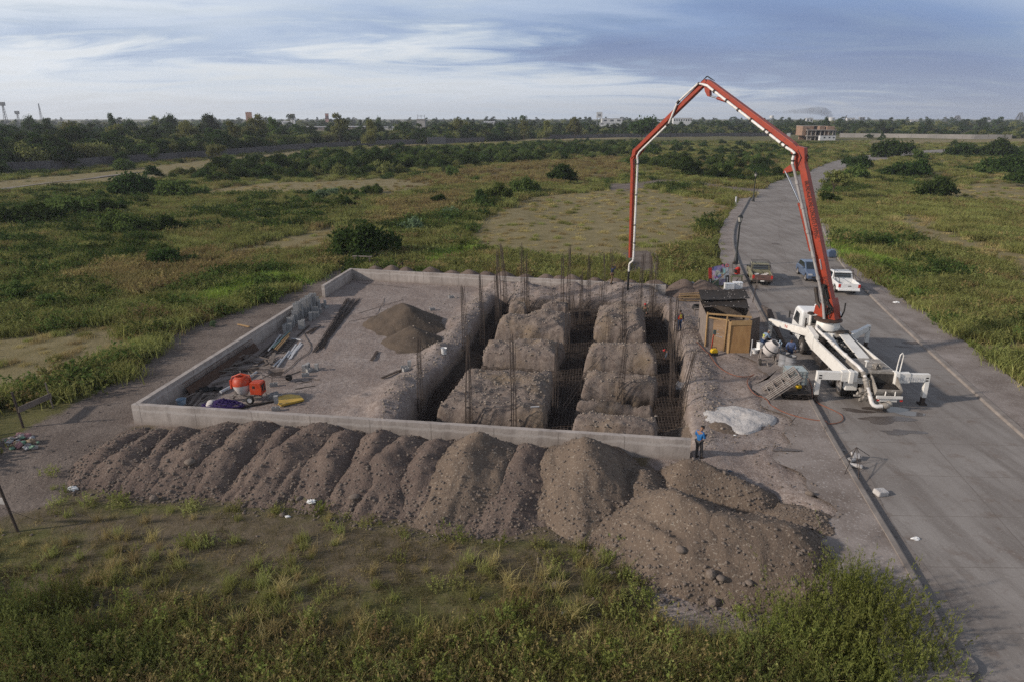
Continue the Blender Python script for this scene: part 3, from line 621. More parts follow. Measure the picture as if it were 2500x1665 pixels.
# ------------------------------------------------------------------ foundation walls
def off(a, b, t):
    d = Vector((b[0]-a[0], b[1]-a[1])).normalized(); return Vector((-d.y, d.x)) * t      # to the left of a->b
def wall(name, a, b, inner, z0a, z0b, h0, h1, label):
    """a->b outer edge, thickness 'inner' (signed to the left)"""
    o = off(a, b, inner); n = 60; mb = MB(); d = Vector((b[0]-a[0], b[1]-a[1])); ln = d.length
    rg = random.Random(int(ln*100)); top = []
    for i in range(n+1): top.append(rg.uniform(-.007, .010))
    for i in range(n):
        t0, t1 = i/n, (i+1)/n; p = Vector(a)+d*t0; q = Vector(a)+d*t1; ha = h0+(h1-h0)*t0; hb = h0+(h1-h0)*t1
        b8 = [(p.x, p.y), (q.x, q.y), (q.x+o.x, q.y+o.y), (p.x+o.x, p.y+o.y)]
        zz = [ha+top[i], hb+top[i+1]]; k = len(mb.v)
        mb.v += [(x, y, z0a) for x, y in b8] + [(b8[0][0], b8[0][1], zz[0]), (b8[1][0], b8[1][1], zz[1]), (b8[2][0], b8[2][1], zz[1]), (b8[3][0], b8[3][1], zz[0])]
        f = [(4,5,6,7), (0,1,5,4), (2,3,7,6)]
        if i == 0: f.append((3,0,4,7))
        if i == n-1: f.append((1,2,6,5))
        mb.f += [tuple(k+x for x in ff) for ff in f]; mb.m += [0]*len(f)
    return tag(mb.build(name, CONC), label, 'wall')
T = 0.26
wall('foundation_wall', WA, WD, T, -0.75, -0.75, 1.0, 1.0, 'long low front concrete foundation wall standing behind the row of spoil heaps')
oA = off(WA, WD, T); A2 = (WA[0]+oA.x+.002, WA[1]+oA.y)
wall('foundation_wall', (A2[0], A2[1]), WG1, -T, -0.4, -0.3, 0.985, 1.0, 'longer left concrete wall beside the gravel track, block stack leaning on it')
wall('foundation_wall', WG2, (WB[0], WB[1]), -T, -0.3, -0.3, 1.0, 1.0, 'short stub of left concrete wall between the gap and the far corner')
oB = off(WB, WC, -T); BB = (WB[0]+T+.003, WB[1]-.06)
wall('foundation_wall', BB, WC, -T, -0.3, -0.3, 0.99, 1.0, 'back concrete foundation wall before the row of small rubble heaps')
# two raking timber props on the inner side of the back wall
for k, (u0, v0, u1, v1) in enumerate(((2005, 155, 2062, 122), (2205, 165, 2268, 130))):
    p = at(*z3(u0, v0)); q = Vector(p) + Vector((1.15, .55 if 0 else .62, 1.0)); mb = MB(); mb.bar((p[0], p[1]-.2, .02), (p[0]+1.0, p[1]+.55, .98), .06, .06)
    mb.bar((p[0]+1.0, p[1]+.53, .0), (p[0]+1.0, p[1]+.53, 1.0), .05, .05)
    tag(mb.build('wall_prop', DARKWOOD), ('dark raking prop on the back wall nearest the far left corner', 'dark raking prop on the back wall, second from the far left corner')[k], 'prop')

# ------------------------------------------------------------------ spoil heaps
HEAPS = []
def heap_z(hp, X, Y):
    (x0, y0), (x1, y1), zc0, zc1, kl, kw, sd, amp = hp
    ex, ey = x1-x0, y1-y0; ln = math.hypot(ex, ey) + 1e-9; ux, uy = ex/ln, ey/ln
    t = np.clip(((X-x0)*ux+(Y-y0)*uy)/ln, 0, 1); dx = X-x0-t*ex; dy = Y-y0-t*ey
    du = dx*ux+dy*uy; dw = -dx*uy+dy*ux
    kk = np.where(du < -1e-6, kw*1.1, kl)
    q = np.sqrt((kk*du)**2+(kw*dw)**2+0.012) - 0.11
    w = fbm(X+sd*13.7, Y-sd*7.1, 0.55, 3)
    rill = fbm((-X*uy+Y*ux)*2.0+sd, (X*ux+Y*uy)*0.35, 1.2, 3) * 0.30 * np.clip(q*1.5, 0, 1)
    return zc0+(zc1-zc0)*t - q*(1+0.35*w) + fbm(X+sd, Y, 0.9, 4)*0.30*amp + rill*amp + fbm(X-sd, Y, 4.5, 3)*0.11*amp
def heap(name, hp, mat, label, cat='spoil heap', step=0.1, group=None, register=True, ext=None):
    (x0, y0), (x1, y1), zc0, zc1, kl, kw, sd, amp = hp
    H = max(zc0, zc1)+0.9; r = ext or (H/min(kl, kw)+0.7)
    xs = np.arange(min(x0, x1)-r, max(x0, x1)+r, step); ys = np.arange(min(y0, y1)-r, max(y0, y1)+r, step)
    X, Y = np.meshgrid(xs, ys); Z = heap_z(hp, X, Y); G = terrain(X, Y)
    inlot = psd(LOT, X, Y) > 0.12 if name == 'spoil_heap' else np.zeros(X.shape, bool)
    keep = (Z > G-0.10) & ~inlot; Z = np.maximum(Z, G-0.16)
    iy, ix = X.shape; idx = -np.ones(X.shape, int); cellk = keep[:-1, :-1] | keep[1:, :-1] | keep[:-1, 1:] | keep[1:, 1:]
    if name == 'spoil_heap': cellk &= ~(inlot[:-1, :-1] | inlot[1:, 1:])
    use = np.zeros(X.shape, bool)
    for a, b in ((0, 0), (0, 1), (1, 0), (1, 1)): use[a:iy-1+a, b:ix-1+b] |= cellk
    idx[use] = np.arange(use.sum()); mb = MB(); cx_, cy_ = (x0+x1)/2, (y0+y1)/2; g0 = gz(cx_, cy_)
    V = np.stack([X[use]-cx_, Y[use]-cy_, Z[use]-g0], -1)
    q = np.stack([idx[:-1, :-1], idx[:-1, 1:], idx[1:, 1:], idx[1:, :-1]], -1)[cellk]
    me = bpy.data.meshes.new(name); me.from_pydata(V.tolist(), [], q.tolist()); me.polygons.foreach_set('use_smooth', [True]*len(q)); me.materials.append(mat)
    o = link_mesh(me, name, loc=(cx_, cy_, g0))
    if register: HEAPS.append(hp)
    return tag(o, label, cat, group)
def surf(X, Y):
    X = np.asarray(X, float); Y = np.asarray(Y, float); z = terrain(X, Y)
    for hp in HEAPS: z = np.maximum(z, heap_z(hp, X, Y))
    return z
FRONT = [(-16.9, 28.1, .45), (-15.9, 27.95, .66), (-14.9, 27.85, .66), (-13.05, 28.05, .80), (-11.55, 27.95, .85), (-10.05, 27.75, .82), (-8.75, 27.55, .86), (-7.2, 27.25, .88), (-5.75, 26.95, .90), (-4.5, 26.65, .86), (-3.2, 26.4, .80)]
LABF = ['smallest end heap of brown spoil where the gravel track meets the front wall', 'second brown spoil heap counting from the gravel track end', 'third brown spoil heap from the track, fallen boulder on its flank', 'fourth brown spoil heap from the track, yellowish crest', 'fifth spoil heap from the track along the front wall', 'sixth spoil heap from the track along the front wall', 'seventh spoil heap from the track along the front wall', 'eighth spoil heap from the track, sharp pale ridge', 'ninth spoil heap from the track, near the middle of the front wall', 'tenth spoil heap from the track, just before the first tall mound', 'low spoil heap tucked against the first tall mound']
for k, (x, y, h) in enumerate(FRONT):
    heap('spoil_heap', ((x, y), (x-.75+.25*(k % 3), y-1.55-.25*(k % 3)), h+.16-.12*(k % 2), h-.02-.10*(k % 3), .52+.05*(k % 3), .52+.07*(k % 3), k+1, 1.1), SPOIL, LABF[k], group='dumped spoil heaps along the front wall')
heap('spoil_heap', ((-1.4, 26.1), (-1.8, 24.9), 1.40, 1.2, .56, .60, 21, 1.0), SPOIL2, 'first tall sandy mound rising above the middle of the front wall', group='dumped spoil heaps along the front wall')
heap('spoil_heap', ((.75, 26.0), (.5, 25.2), .92, .75, .34, .62, 22, 1.0), SPOIL, 'low stony spoil heap filling the saddle between the two tall mounds', group='dumped spoil heaps along the front wall')
heap('spoil_heap', ((3.0, 25.4), (3.0, 24.3), 1.46, 1.28, .58, .62, 23, 1.0), SPOIL2, 'second tall sandy mound in front of the wall, right of the saddle', group='dumped spoil heaps along the front wall')
heap('spoil_heap', ((5.3, 24.6), (5.2, 23.9), .45, .35, .34, .5, 24, 1.0), SPOIL2, 'low sandy bank between the second tall mound and the man in blue', group='dumped spoil heaps along the front wall')
heap('spoil_heap', ((7.2, 24.7), (9.6, 23.6), .85, .30, .68, .72, 25, 1.0), SPOIL2, 'long sandy spoil ridge at the feet of the man in the blue jacket')
heap('spoil_heap', ((5.8, 21.6), (6.9, 20.4), 1.28, 1.15, .60, .60, 26, 1.0), SPOIL2, 'pointed sandy shoulder of the biggest heap, nearest the tall mounds')
heap('spoil_heap', ((7.0, 20.25), (9.2, 19.75), 1.12, 1.05, .66, .60, 27, 1.0), SPOIL2, 'biggest sandy heap with a flat trampled top beside the pavement')
heap('spoil_heap', ((10.7, 21.6), (11.0, 20.9), .35, .25, .35, .4, 28, 1.0), SPOIL2, 'low earth spill running out onto the pavement from the biggest heap')
BK = [(-12.9,65.2),(-11.3,64.75),(-9.86,64.5),(-7.53,63.98),(-5.51,63.6),(-3.99,63.1),(-2.37,62.6),(-0.78,62.2),(1.16,61.8),(2.94,61.2),(4.1,60.9),(5.17,60.6),(7.13,60.2),(8.83,59.6),(10.07,59.4),(12.2,58.9),(14.3,57.9),(15.7,57.6)]
ordn = ['first','second','third','fourth','fifth','sixth','seventh','eighth','ninth','tenth','eleventh','twelfth','thirteenth','fourteenth','fifteenth','sixteenth','seventeenth','last']
for k, (x, y) in enumerate(BK):
    h = (.75, .85, .8, .9)[k % 4] if k < 16 else 1.15; y = y - 2.2
    heap('rubble_heap', ((x, y), (x+.2, y-.2), h, h, .68, .62, 40+k, .7), SPOIL, f'{ordn[k]} small gravel heap behind the back wall, from the far left corner', step=.14, group='small heaps behind the back wall')
heap('sand_heap', ((-7.7, 46.6), (-7.2, 45.7), 1.5, 1.4, .62, .56, 70, .55), SANDM, 'large dark sand heap inside the walls beside the excavation', 'sand heap')
heap('sand_heap', ((-6.6, 42.6), (-6.2, 42.2), 1.0, .95, .52, .52, 71, .6), SANDM, 'smaller dark sand heap in front of the large one', 'sand heap')
pc = at(*z2(300, 1290)); 
def pale_patch():
    n, mr = 70, 22; vs = []; fs = []
    for j in range(mr+1):
        for i in range(n):
            t = 2*math.pi*i/n; r = j/mr; w = 1+.10*math.sin(3*t+1)+.07*math.sin(5*t+2)+.03*math.sin(11*t)
            x, y = 1.9*w*r*math.cos(t), 1.55*w*r*math.sin(t)
            f = float(fbm(np.array([x*1.0+9]), np.array([y+3]), 1.5, 4)[0]); z = (1-r**5)*(.13+f*.30) - .12*(r > .97)
            vs.append((x, y, z))
    for j in range(mr):
        for i in range(n): fs.append((j*n+i, j*n+(i+1) % n, (j+1)*n+(i+1) % n, (j+1)*n+i))
    mb = MB(); mb.add(vs, fs); g = gz(pc[0], pc[1])
    return tag(mb.build('lime_heap', PALEM, smooth=True, loc=(pc[0], pc[1], g+.05)), 'flat round heap of pale grey lime mortar beside the excavation', 'lime heap')
pale_patch()
e = at(*z2(170, 1365)); heap('soil_heap', ((e[0], e[1]), (e[0]+.2, e[1]), .28, .28, .5, .5, 80, .4), SPOIL2, 'small brown soil heap at the edge of the pale lime heap', 'soil heap')

# ------------------------------------------------------------------ reinforcement
BARM = {}
def bundle(bu, bv, tu, tv, k, base=-1.25, nb=8, spread=.17, topspread=.07):
    x, y, _ = at(bu, bv, base); yw = 29.94-.1468*(x+18.14)+1.15
    if y < yw+2.2 and k < 30: y = yw; x = aty(bu, bv, y)[0]          # foot hidden behind the front wall
    elif k < 30:                                                     # step back into the trench it stands in
        for f in np.arange(1, .86, -.01):
            if gz(x*f, y*f) < -.8: x, y = x*f, y*f; break
    tx, ty, tz = aty(tu, tv, y); b0 = gz(x, y); base = b0-.05
    rg = random.Random(k*7+1); root = thing('rebar_bundle', None, 'rebar', (x, y, base))
    for i in range(nb):
        a = 2*math.pi*i/nb+rg.uniform(-.3, .3); s = spread*rg.uniform(.7, 1.25); e_ = topspread*rg.uniform(.3, 1.8)
        H = (tz-base)*rg.uniform(.93, 1.02); px, py = s*math.cos(a), s*math.sin(a)
        qx, qy = tx-x+e_*math.cos(a)+rg.uniform(-.05, .05), e_*math.sin(a)+rg.uniform(-.05, .05)
        mb = MB(); mb.tube([(px, py, 0), (px*.8+qx*.25, py*.8+qy*.25, H*.45), (qx, qy, H)], .0135, 4)
        mb.build('bar', REBAR, root)
    mb = MB()
    pts = []
    for j in range(26):
        c, d = ((1, 1), (-1, 1), (-1, -1), (1, -1))[j % 4]; z = .2+j*.075; e_ = spread*1.12-.002*j; pts.append((e_*c+(tx-x)*z/4.5, e_*d, z))
    mb.tube(pts, .008, 4)
    mb.build('spiral_tie', REBAR, root)
    return root
BUN = [  # base and top in the z4 window, where it stands
 (85,1395,65,745,'in the near left corner of the excavation'), (450,1430,455,740,'before the left of the largest earth block'), (800,1450,785,755,'before the middle of the largest earth block by the front wall'),
 (1115,1450,1135,790,'at the near end of the middle trench'), (560,900,540,265,'tallest in the left trench beside the second earth block'), (425,760,400,380,'rising over the left lip of the excavation by the white bucket'),
 (675,740,660,270,'left of the third earth block, shorter of two'), (690,690,672,100,'left of the third earth block, taller of two'), (738,470,700,50,'at the far left corner of the excavation, leaning left'), (870,460,857,45,'by the back trench left of the small earth blocks, taller one'),
 (905,560,893,120,'between the two small earth blocks at the back'), (1170,485,1172,130,'behind the fifth earth block, slightly shorter one'), (1212,475,1230,70,'behind the fifth earth block, tallest one'), (1208,950,1202,540,'at the right flank of the second earth block'),
 (1252,840,1250,415,'in the middle trench right of the third earth block, short one'), (1308,720,1318,270,'in the middle trench level with the third earth block'), (1362,610,1375,130,'tall, in the far part of the middle trench'), (1478,490,1462,330,'short, behind the far right earth block'), (1492,490,1492,100,'tall thin one behind the far right earth block'),
 (1518,780,1516,560,'short, between the far right block and the next'), (1612,1290,1650,830,'on the step between the two nearest right-hand blocks'), (1640,790,1637,380,'before the far right earth block, by the step'), (1762,440,1797,100,'by the back wall right of the concrete hose'), (1842,770,1850,110,'tall, in the right trench beside the man in the red helmet'),
 (1868,560,1902,150,'leaning right, at the far end of the right trench'), (1985,1000,2002,450,'in the right trench level with the shed'), (2000,1290,2060,470,'leaning right, in the right trench below the shed'), (2035,1050,2100,680,'against the right lip beside the man in the orange vest'), (2060,1450,2180,865,'leaning hard right in the near right corner of the excavation'), (2005,1300,2010,760,'upright, in the right trench opposite the nearest blocks'),
 (1560,330,1545,90,'thin one behind the back wall by the man in navy')]
for k, (a, b, c, d, where) in enumerate(BUN):
    u, v = z4(a, b); tu, tv = z4(c, d)
    r = bundle(u, v, tu, tv, k, base=-1.25 if k < 30 else 0.0, nb=8 if k not in (17, 18, 19, 30) else 4)
    tag(r, 'upright rusty rebar bundle ' + where, group='column starter bars')
# leaning loose bars over the middle trench
for k, (a, b, c, d) in enumerate(((1160, 1310, 1470, 880), (1175, 1330, 1490, 900), (1185, 1200, 1440, 935), (1830, 1110, 1660, 1010))):
    p = at(*z4(a, b), -.3); q = at(*z4(c, d), .55); mb = MB(); mb.tube([p, ((p[0]+q[0])/2, (p[1]+q[1])/2, .2), q], .012, 4)
    tag(mb.build('steel_bar', REBAR), 'loose steel bar lying slanted across the trench between the earth blocks', 'steel bar', 'bars slanting over the trenches')
# mats of bars along the trench floors
def mat(quad, label, sp=.2):
    a, b, c, d = [Vector(p) for p in quad]; mb = MB()
    lu = max((b-a).length, (c-d).length); lv = max((d-a).length, (c-b).length)
    Pq = lambda s, t: (a*(1-s)+b*s)*(1-t)+(d*(1-s)+c*s)*t
    for z in (-1.08, -.62):
        for nlin, flip, le in ((int(lu/sp)+1, 0, lv), (int(lv/sp)+1, 1, lu)):
            for i in range(nlin+1):
                s = i/nlin; m = int(le/.35)+2; run = []
                pts = [Pq(s, j/m) if not flip else Pq(j/m, s) for j in range(m+1)]
                hz_ = terrain(np.array([p.x for p in pts]), np.array([p.y for p in pts]))
                for p, h in zip(pts, hz_):
                    if h < z-.03: run.append((p.x, p.y, z+random.uniform(-.02, .02)+(.022 if flip else 0)))
                    else:
                        if len(run) > 1: mb.tube(run, .013, 4, cap=False)
                        run = []
                if len(run) > 1: mb.tube(run, .013, 4, cap=False)
    return tag(mb.build('rebar_mat', REBARM), label, 'rebar mat')
mat([(-5.3, 28.6), (-3.9, 29.2), (-2.0, 42), (-3.2, 41.8)], 'grid of reinforcing bars on the floor of the left trench, near half')
mat([(-3.2, 41.8), (-1.8, 42), (-.6, 53.4), (-1.6, 54)], 'grid of reinforcing bars on the floor of the left trench, far half')
mat([(1.3, 28), (3.0, 28), (4.6, 42), (3.1, 42)], 'grid of reinforcing bars on the floor of the middle trench, near half')
mat([(3.2, 42), (5.3, 42), (6.6, 52.6), (4.2, 52.6)], 'grid of reinforcing bars on the floor of the middle trench, far half')
mat([(6.8, 27), (8.2, 27), (10.4, 41), (8.7, 41)], 'grid of reinforcing bars on the floor of the right trench, near half')
mat([(8.8, 41), (10.5, 41), (11.6, 52), (9.7, 52)], 'grid of reinforcing bars on the floor of the right trench, far half')
mat([(-5.3, 28.5), (7.6, 26.7), (7.5, 29), (-4.9, 31.2)], 'grid of reinforcing bars in the trench along the front wall')
mat([(-1.7, 37.6), (3, 37.2), (2.9, 39), (-1.9, 39.7)], 'grid of bars in the cross trench behind the largest earth block')
mat([(4.4, 36.9), (8.6, 36.2), (8.8, 38.2), (4.6, 38.8)], 'grid of bars in the right cross trench opposite the largest earth block')
mat([(-1.5, 51.6), (10.5, 49.8), (11, 52), (-1.2, 54)], 'grid of reinforcing bars in the back trench')
# top rail of the cage along the left lip
mb = MB()
for dz in (0, -.28, -.56): mb.tube([(-4.55, 31.0, -.1+dz), (-4.3, 35.0, -.05+dz), (-3.55, 38.5, -.05+dz), (-2.8, 42, -.05+dz)], .016, 5)
for i in range(26):
    t = i/25; y = 31+11*t; x = np.interp(y, [31, 35, 38.5, 42], [-4.55, -4.3, -3.55, -2.8]); mb.tube([(x, y, -1.2), (x, y, -.03)], .009, 4)
tag(mb.build('rebar_cage', REBAR), 'long rebar cage standing against the left bank of the excavation', 'rebar cage')
# ------------------------------------------------------------------ concrete pump truck
TO = Vector((18.4, 32.5, 0.0)); TH = R(5.5); TF = Vector((math.sin(TH), math.cos(TH), 0)); TR_ = Vector((math.cos(TH), -math.sin(TH), 0))
def wl(p): d = Vector(p) - TO; return (d.dot(TR_), d.dot(TF), d.z)
truck = thing('concrete_pump_truck', 'white concrete pump truck on outriggers with tall orange folding boom', 'pump truck', tuple(TO), -TH)
ft = lambda s, size, mat, parent, M, ext=.004, name='lettering', ax='CENTER': _text(s, size, mat, parent, M, ext, name, ax)
def _text(s, size, mat, parent, M, ext, name, ax):
    cu = bpy.data.curves.new(name, 'FONT'); cu.body = s; cu.size = size; cu.extrude = ext; cu.align_x = ax; cu.align_y = 'CENTER'; cu.resolution_u = 2
    t = bpy.data.objects.new(name, cu); COL.objects.link(t); bpy.context.view_layer.update()
    me = bpy.data.meshes.new_from_object(t.evaluated_get(bpy.context.evaluated_depsgraph_get())); bpy.data.objects.remove(t); bpy.data.curves.remove(cu)
    me.materials.clear(); me.materials.append(mat); me.name = name
    o = link_mesh(me, name, parent); o.matrix_local = M; return o
def frame(o, x, y):                     # matrix with text axes x (reading) and y (up)
    x = Vector(x).normalized(); y = Vector(y); y = (y - x*y.dot(x)).normalized(); z = x.cross(y)
    return Matrix(((x.x, y.x, z.x, o[0]), (x.y, y.y, z.y, o[1]), (x.z, y.z, z.z, o[2]), (0, 0, 0, 1)))
# chassis
mb = MB()
for x in (-.42, .42): mb.box((x-.06, -.3, .72), (x+.06, 9.6, .98))
for y in (.4, 1.7, 3.2, 5.0, 6.6): mb.box((-.38, y, .76), (.38, y+.12, .94))
mb.cyl((-.95, 4.0, .62), (-.95, 5.0, .62), .26); mb.box((-1.1, 5.2, .45), (-.7, 5.9, .9)); mb.box((-.08, .2, .45), (.08, 5.6, .58))
for y in (1.0, 2.35, 7.7): mb.cyl((-.95, y, .52), (.95, y, .52), .09)
mb.box((-.98, 4.55, .0), (-.90, 4.62, .6)); mb.box((-1.02, 4.45, .0), (-.86, 4.72, .03))
mb.build('chassis', STEELD, truck)
def wheel(x, y, w, side):
    mb = MB(); s = side; mb.lathe([(.06, s*w*.30), (.10, s*w*.42), (.17, s*w*.36), (.28, s*w*.10), (.30, s*w*.46), (.335, s*w*.49), (.335, -s*w*.49), (.05, -s*w*.4)], 22, axis='x')
    r = mb.build('wheel', RIM, truck, smooth=True, loc=(x, y, .52))
    mb = MB(); mb.lathe([(.335, -w*.46), (.40, -w*.5), (.49, -w*.47), (.52, -w*.38), (.515, -w*.1), (.505, 0), (.515, w*.1), (.52, w*.38), (.49, w*.47), (.40, w*.5), (.335, w*.46)], 28, axis='x'); mb.build('tyre', TYRE, r, smooth=True)
for y in (1.0, 2.35):
    for s in (-1, 1): wheel(s*1.06, y, .29, s); wheel(s*.72, y, .29, s)
for s in (-1, 1): wheel(s*1.03, 7.7, .32, s)
# mudguards
for s in (-1, 1):
    mb = MB(); mb.lathe([(.60, -.17), (.62, -.17), (.62, .17), (.60, .17)], 12, c=(s*1.0, 7.7, .52), axis='x', ang0=R(-10), ang1=R(190)); mb.build('mudguard', BLACK, truck, smooth=True)
    mb = MB(); mb.lathe([(.60, -.2), (.62, -.2), (.62, .2), (.60, .2)], 10, c=(s*.95, 2.35, .52), axis='x', ang0=R(20), ang1=R(165)); mb.build('mudguard', WHITE, truck, smooth=True)
    mb = MB(); mb.box((s*.9-.30, .18, .58), (s*.9+.30, .52, .98)); mb.build('rear_mudguard_box', WHITE, truck, bevel=.03)
# superstructure
mb = MB(); mb.box((-1.12, .3, .99), (1.12, 6.9, 1.10)); mb.box((-.35, .5, 1.1), (.4, 6.6, 1.2)); mb.build('subframe', GRIME, truck)
mb = MB(); mb.box((-1.22, .25, .95), (-1.16, 5.55, 1.62)); mb.box((-1.22, .25, 1.62), (-1.10, 5.55, 1.66)); mb.build('side_panel', WHITE, truck)
mb = MB(); mb.box((1.16, .25, .95), (1.22, 6.6, 1.60)); mb.build('side_panel', WHITE, truck)
mb = MB(); mb.hexa([(-1.24, 5.6, .92), (-.92, 5.6, .92), (-.92, 7.0, 1.15), (-1.24, 7.0, 1.15)], [(-1.24, 5.6, 1.80), (-.92, 5.6, 1.80), (-.92, 7.0, 1.98), (-1.24, 7.0, 1.98)]); mb.build('locker', WHITE, truck, bevel=.02)
mb = MB(); mb.box((-.95, 5.5, 1.3), (-.55, 6.5, 1.62)); mb.cyl((-.78, 5.3, 1.45), (-.78, 6.3, 1.45), .16); mb.build('oil_cooler', STEELD, truck)
mb = MB()   # sloping cover plates either side of the machinery well
mb.hexa([(-.48, 2.6, 1.50), (-.40, 2.6, 1.50), (-.05, 6.3, 1.72), (-.62, 6.3, 1.72)], [(-.48, 2.6, 1.56), (-.40, 2.6, 1.56), (-.05, 6.3, 1.78), (-.62, 6.3, 1.78)])
mb.build('cover_plate', WHITE, truck)
mb = MB(); mb.hexa([(.22, 2.6, 1.50), (.80, 2.6, 1.50), (.95, 6.3, 1.70), (.42, 6.3, 1.70)], [(.22, 2.6, 1.56), (.80, 2.6, 1.56), (.95, 6.3, 1.78), (.42, 6.3, 1.78)]); mb.build('cover_plate', WHITE, truck)
mb = MB(); mb.hexa([(.84, 2.3, 1.36), (1.20, 2.3, 1.36), (1.20, 6.5, 1.46), (.98, 6.5, 1.46)], [(.84, 2.3, 1.42), (1.20, 2.3, 1.42), (1.20, 6.5, 1.52), (.98, 6.5, 1.52)]); mb.build('walkway', GRIME, truck)
mb = MB(); mb.box((-.52, .15, 1.52), (1.20, 2.35, 1.60)); mb.box((-.50, .15, 1.1), (-.44, 2.4, 1.52)); mb.build('rear_deck', GRIME, truck, bevel=.015)
mb = MB(); mb.hexa([(-.95, 5.9, 1.62), (1.15, 5.9, 1.62), (1.15, 8.0, 1.72), (-.95, 8.0, 1.72)], [(-.95, 6.3, 1.72), (1.15, 6.3, 1.72), (1.05, 8.0, 1.84), (-.90, 8.0, 1.84)]); mb.build('front_deck', GRIME, truck, bevel=.02)
rg = random.Random(5); mb = MB()
for k in range(46):
    y = rg.uniform(2.8, 6.0); x = rg.uniform(-.30, .30); z = 1.28+rg.uniform(0, .26)
    if k % 3: mb.tube([(x, y, z), (x+rg.uniform(-.15, .15), y+rg.uniform(.1, .5), z+rg.uniform(-.05, .12)), (x+rg.uniform(-.2, .2), y+rg.uniform(.4, .9), z)], rg.uniform(.015, .04), 6)
    else: mb.cbox((x, y, z), (rg.uniform(.08, .2), rg.uniform(.1, .3), rg.uniform(.08, .2)))
mb.build('hydraulics', BLACK, truck)
mb = MB()
for x, y in ((-.1, 4.9), (.02, 4.6), (.1, 4.3), (-.05, 5.3)): mb.cyl((x, y, 1.45), (x+.1, y+.05, 1.62), .06, n=10); mb.ball((x, y, 1.6), .07)
mb.build('accumulator', GRIME, truck, smooth=True)
mb = MB()
for x, y, h in ((.0, 1.0, .34), (-.12, 5.75, .28)): mb.cyl((x, y, 1.6), (x, y, 1.6+h), .035, n=10); mb.lathe([(.03, 1.6+h-.03), (.11, 1.6+h-.03), (.11, 1.6+h+.02), (.0, 1.6+h+.035)], 14, c=(x, y, 0))
mb.build('breather', WHITE, truck, smooth=True)
mb = MB()
for k in range(16):
    x, y = .32+rg.uniform(-.02, .45), .75+rg.uniform(-.12, .25); mb.cbox((x, y, 1.68+rg.uniform(-.04, .12)), (rg.uniform(.05, .16),)*3, (rg.random(), rg.random(), rg.random()))
mb.tube([(.3, .8, 1.65), (.35, .8, 1.92), (.55, .75, 1.9), (.75, .8, 1.72)], .03, 6); mb.build('valve_block', GRIME, truck)
# pedestal and slewing ring
mb = MB(); mb.lathe([(.64, 1.80), (.62, 2.32), (.60, 2.34)], 32, c=(0, 7.1, 0)); mb.lathe([(.0, 0), (.14, 0), (.14, .02), (.10, .03)], 14, c=(.45, 6.62, 2.06), axis='y'); mb.build('pedestal', WHITE, truck, smooth=True)
mb = MB(); mb.lathe([(.60, 2.33), (.80, 2.36), (.80, 2.44), (.73, 2.47), (.66, 2.52), (.0, 2.53)], 36, c=(0, 7.1, 0)); mb.build('slewing_ring', pm('rusty ring', (.10, .055, .038), (.05, .035, .03), 5, .7, metal=.3), truck, smooth=True)
mb = MB(); mb.tube([(.25, 6.2, 1.83), (.6, 6.05, 1.88), (.95, 6.35, 1.86), (1.1, 6.2, 1.80)], .07, 8); mb.tube([(.2, 6.25, 1.88), (.6, 6.15, 1.98), (1.0, 6.4, 1.9)], .045, 8); mb.build('hose_loop', STEELD, truck, smooth=True)
# cab
cabp = [(8.15, .95), (8.15, 2.42), (8.28, 2.58), (9.35, 2.62), (9.66, 2.42), (9.98, 1.75), (10.02, .95), (9.95, .62), (8.3, .62)]
mb = MB(); mb.prism(cabp, -1.18, 1.18, 'x'); cab = mb.build('cab', WHITE2, truck, bevel=.10)
for s in (-1, 1):
    mb = MB(); mb.prism([(8.62, 1.58), (8.62, 2.28), (9.30, 2.32), (9.72, 1.62)], s*1.183-.012, s*1.183+.012, 'x'); mb.build('side_window', GLASS, cab)
    mb = MB(); mb.tube([(s*1.18, 9.72, 1.9), (s*1.42, 9.82, 1.98)], .018, 6); mb.cbox((s*1.43, 9.82, 1.9), (.07, .10, .42)); mb.build('mirror', BLACK, cab)
mb = MB(); mb.box((-.7, 8.13, 1.75), (.7, 8.149, 2.3)); mb.build('rear_window', GLASS, cab)
mb = MB(); mb.hexa([(-1.05, 9.99, 1.74), (1.05, 9.99, 1.74), (1.05, 9.70, 2.38), (-1.05, 9.70, 2.38)], [(-1.05, 10.01, 1.75), (1.05, 10.01, 1.75), (1.05, 9.72, 2.39), (-1.05, 9.72, 2.39)]); mb.build('windscreen', GLASS, cab)
mb = MB(); mb.box((-1.18, 9.8, .5), (1.18, 10.12, .85)); mb.build('bumper', BLACK, cab)
mb = MB(); mb.cyl((-.15, 9.1, 2.6), (-.15, 9.1, 2.72), .05); mb.ball((-.15, 9.1, 2.74), .06); mb.build('roof_lamp', WHITE2, cab, smooth=True)
mb = MB(); mb.cyl((-.82, 7.72, 1.2), (-.82, 7.72, 2.55), .075); mb.build('air_intake', WHITE, truck, smooth=True)
mb = MB(); mb.lathe([(.075, 2.5), (.21, 2.52), (.22, 2.58), (.16, 2.64), (0, 2.66)], 20, c=(-.82, 7.72, 0)); mb.cyl((-1.0, 7.9, 1.4), (-1.0, 7.9, 2.2), .05); mb.build('intake_cap', STEELD, truck, smooth=True)
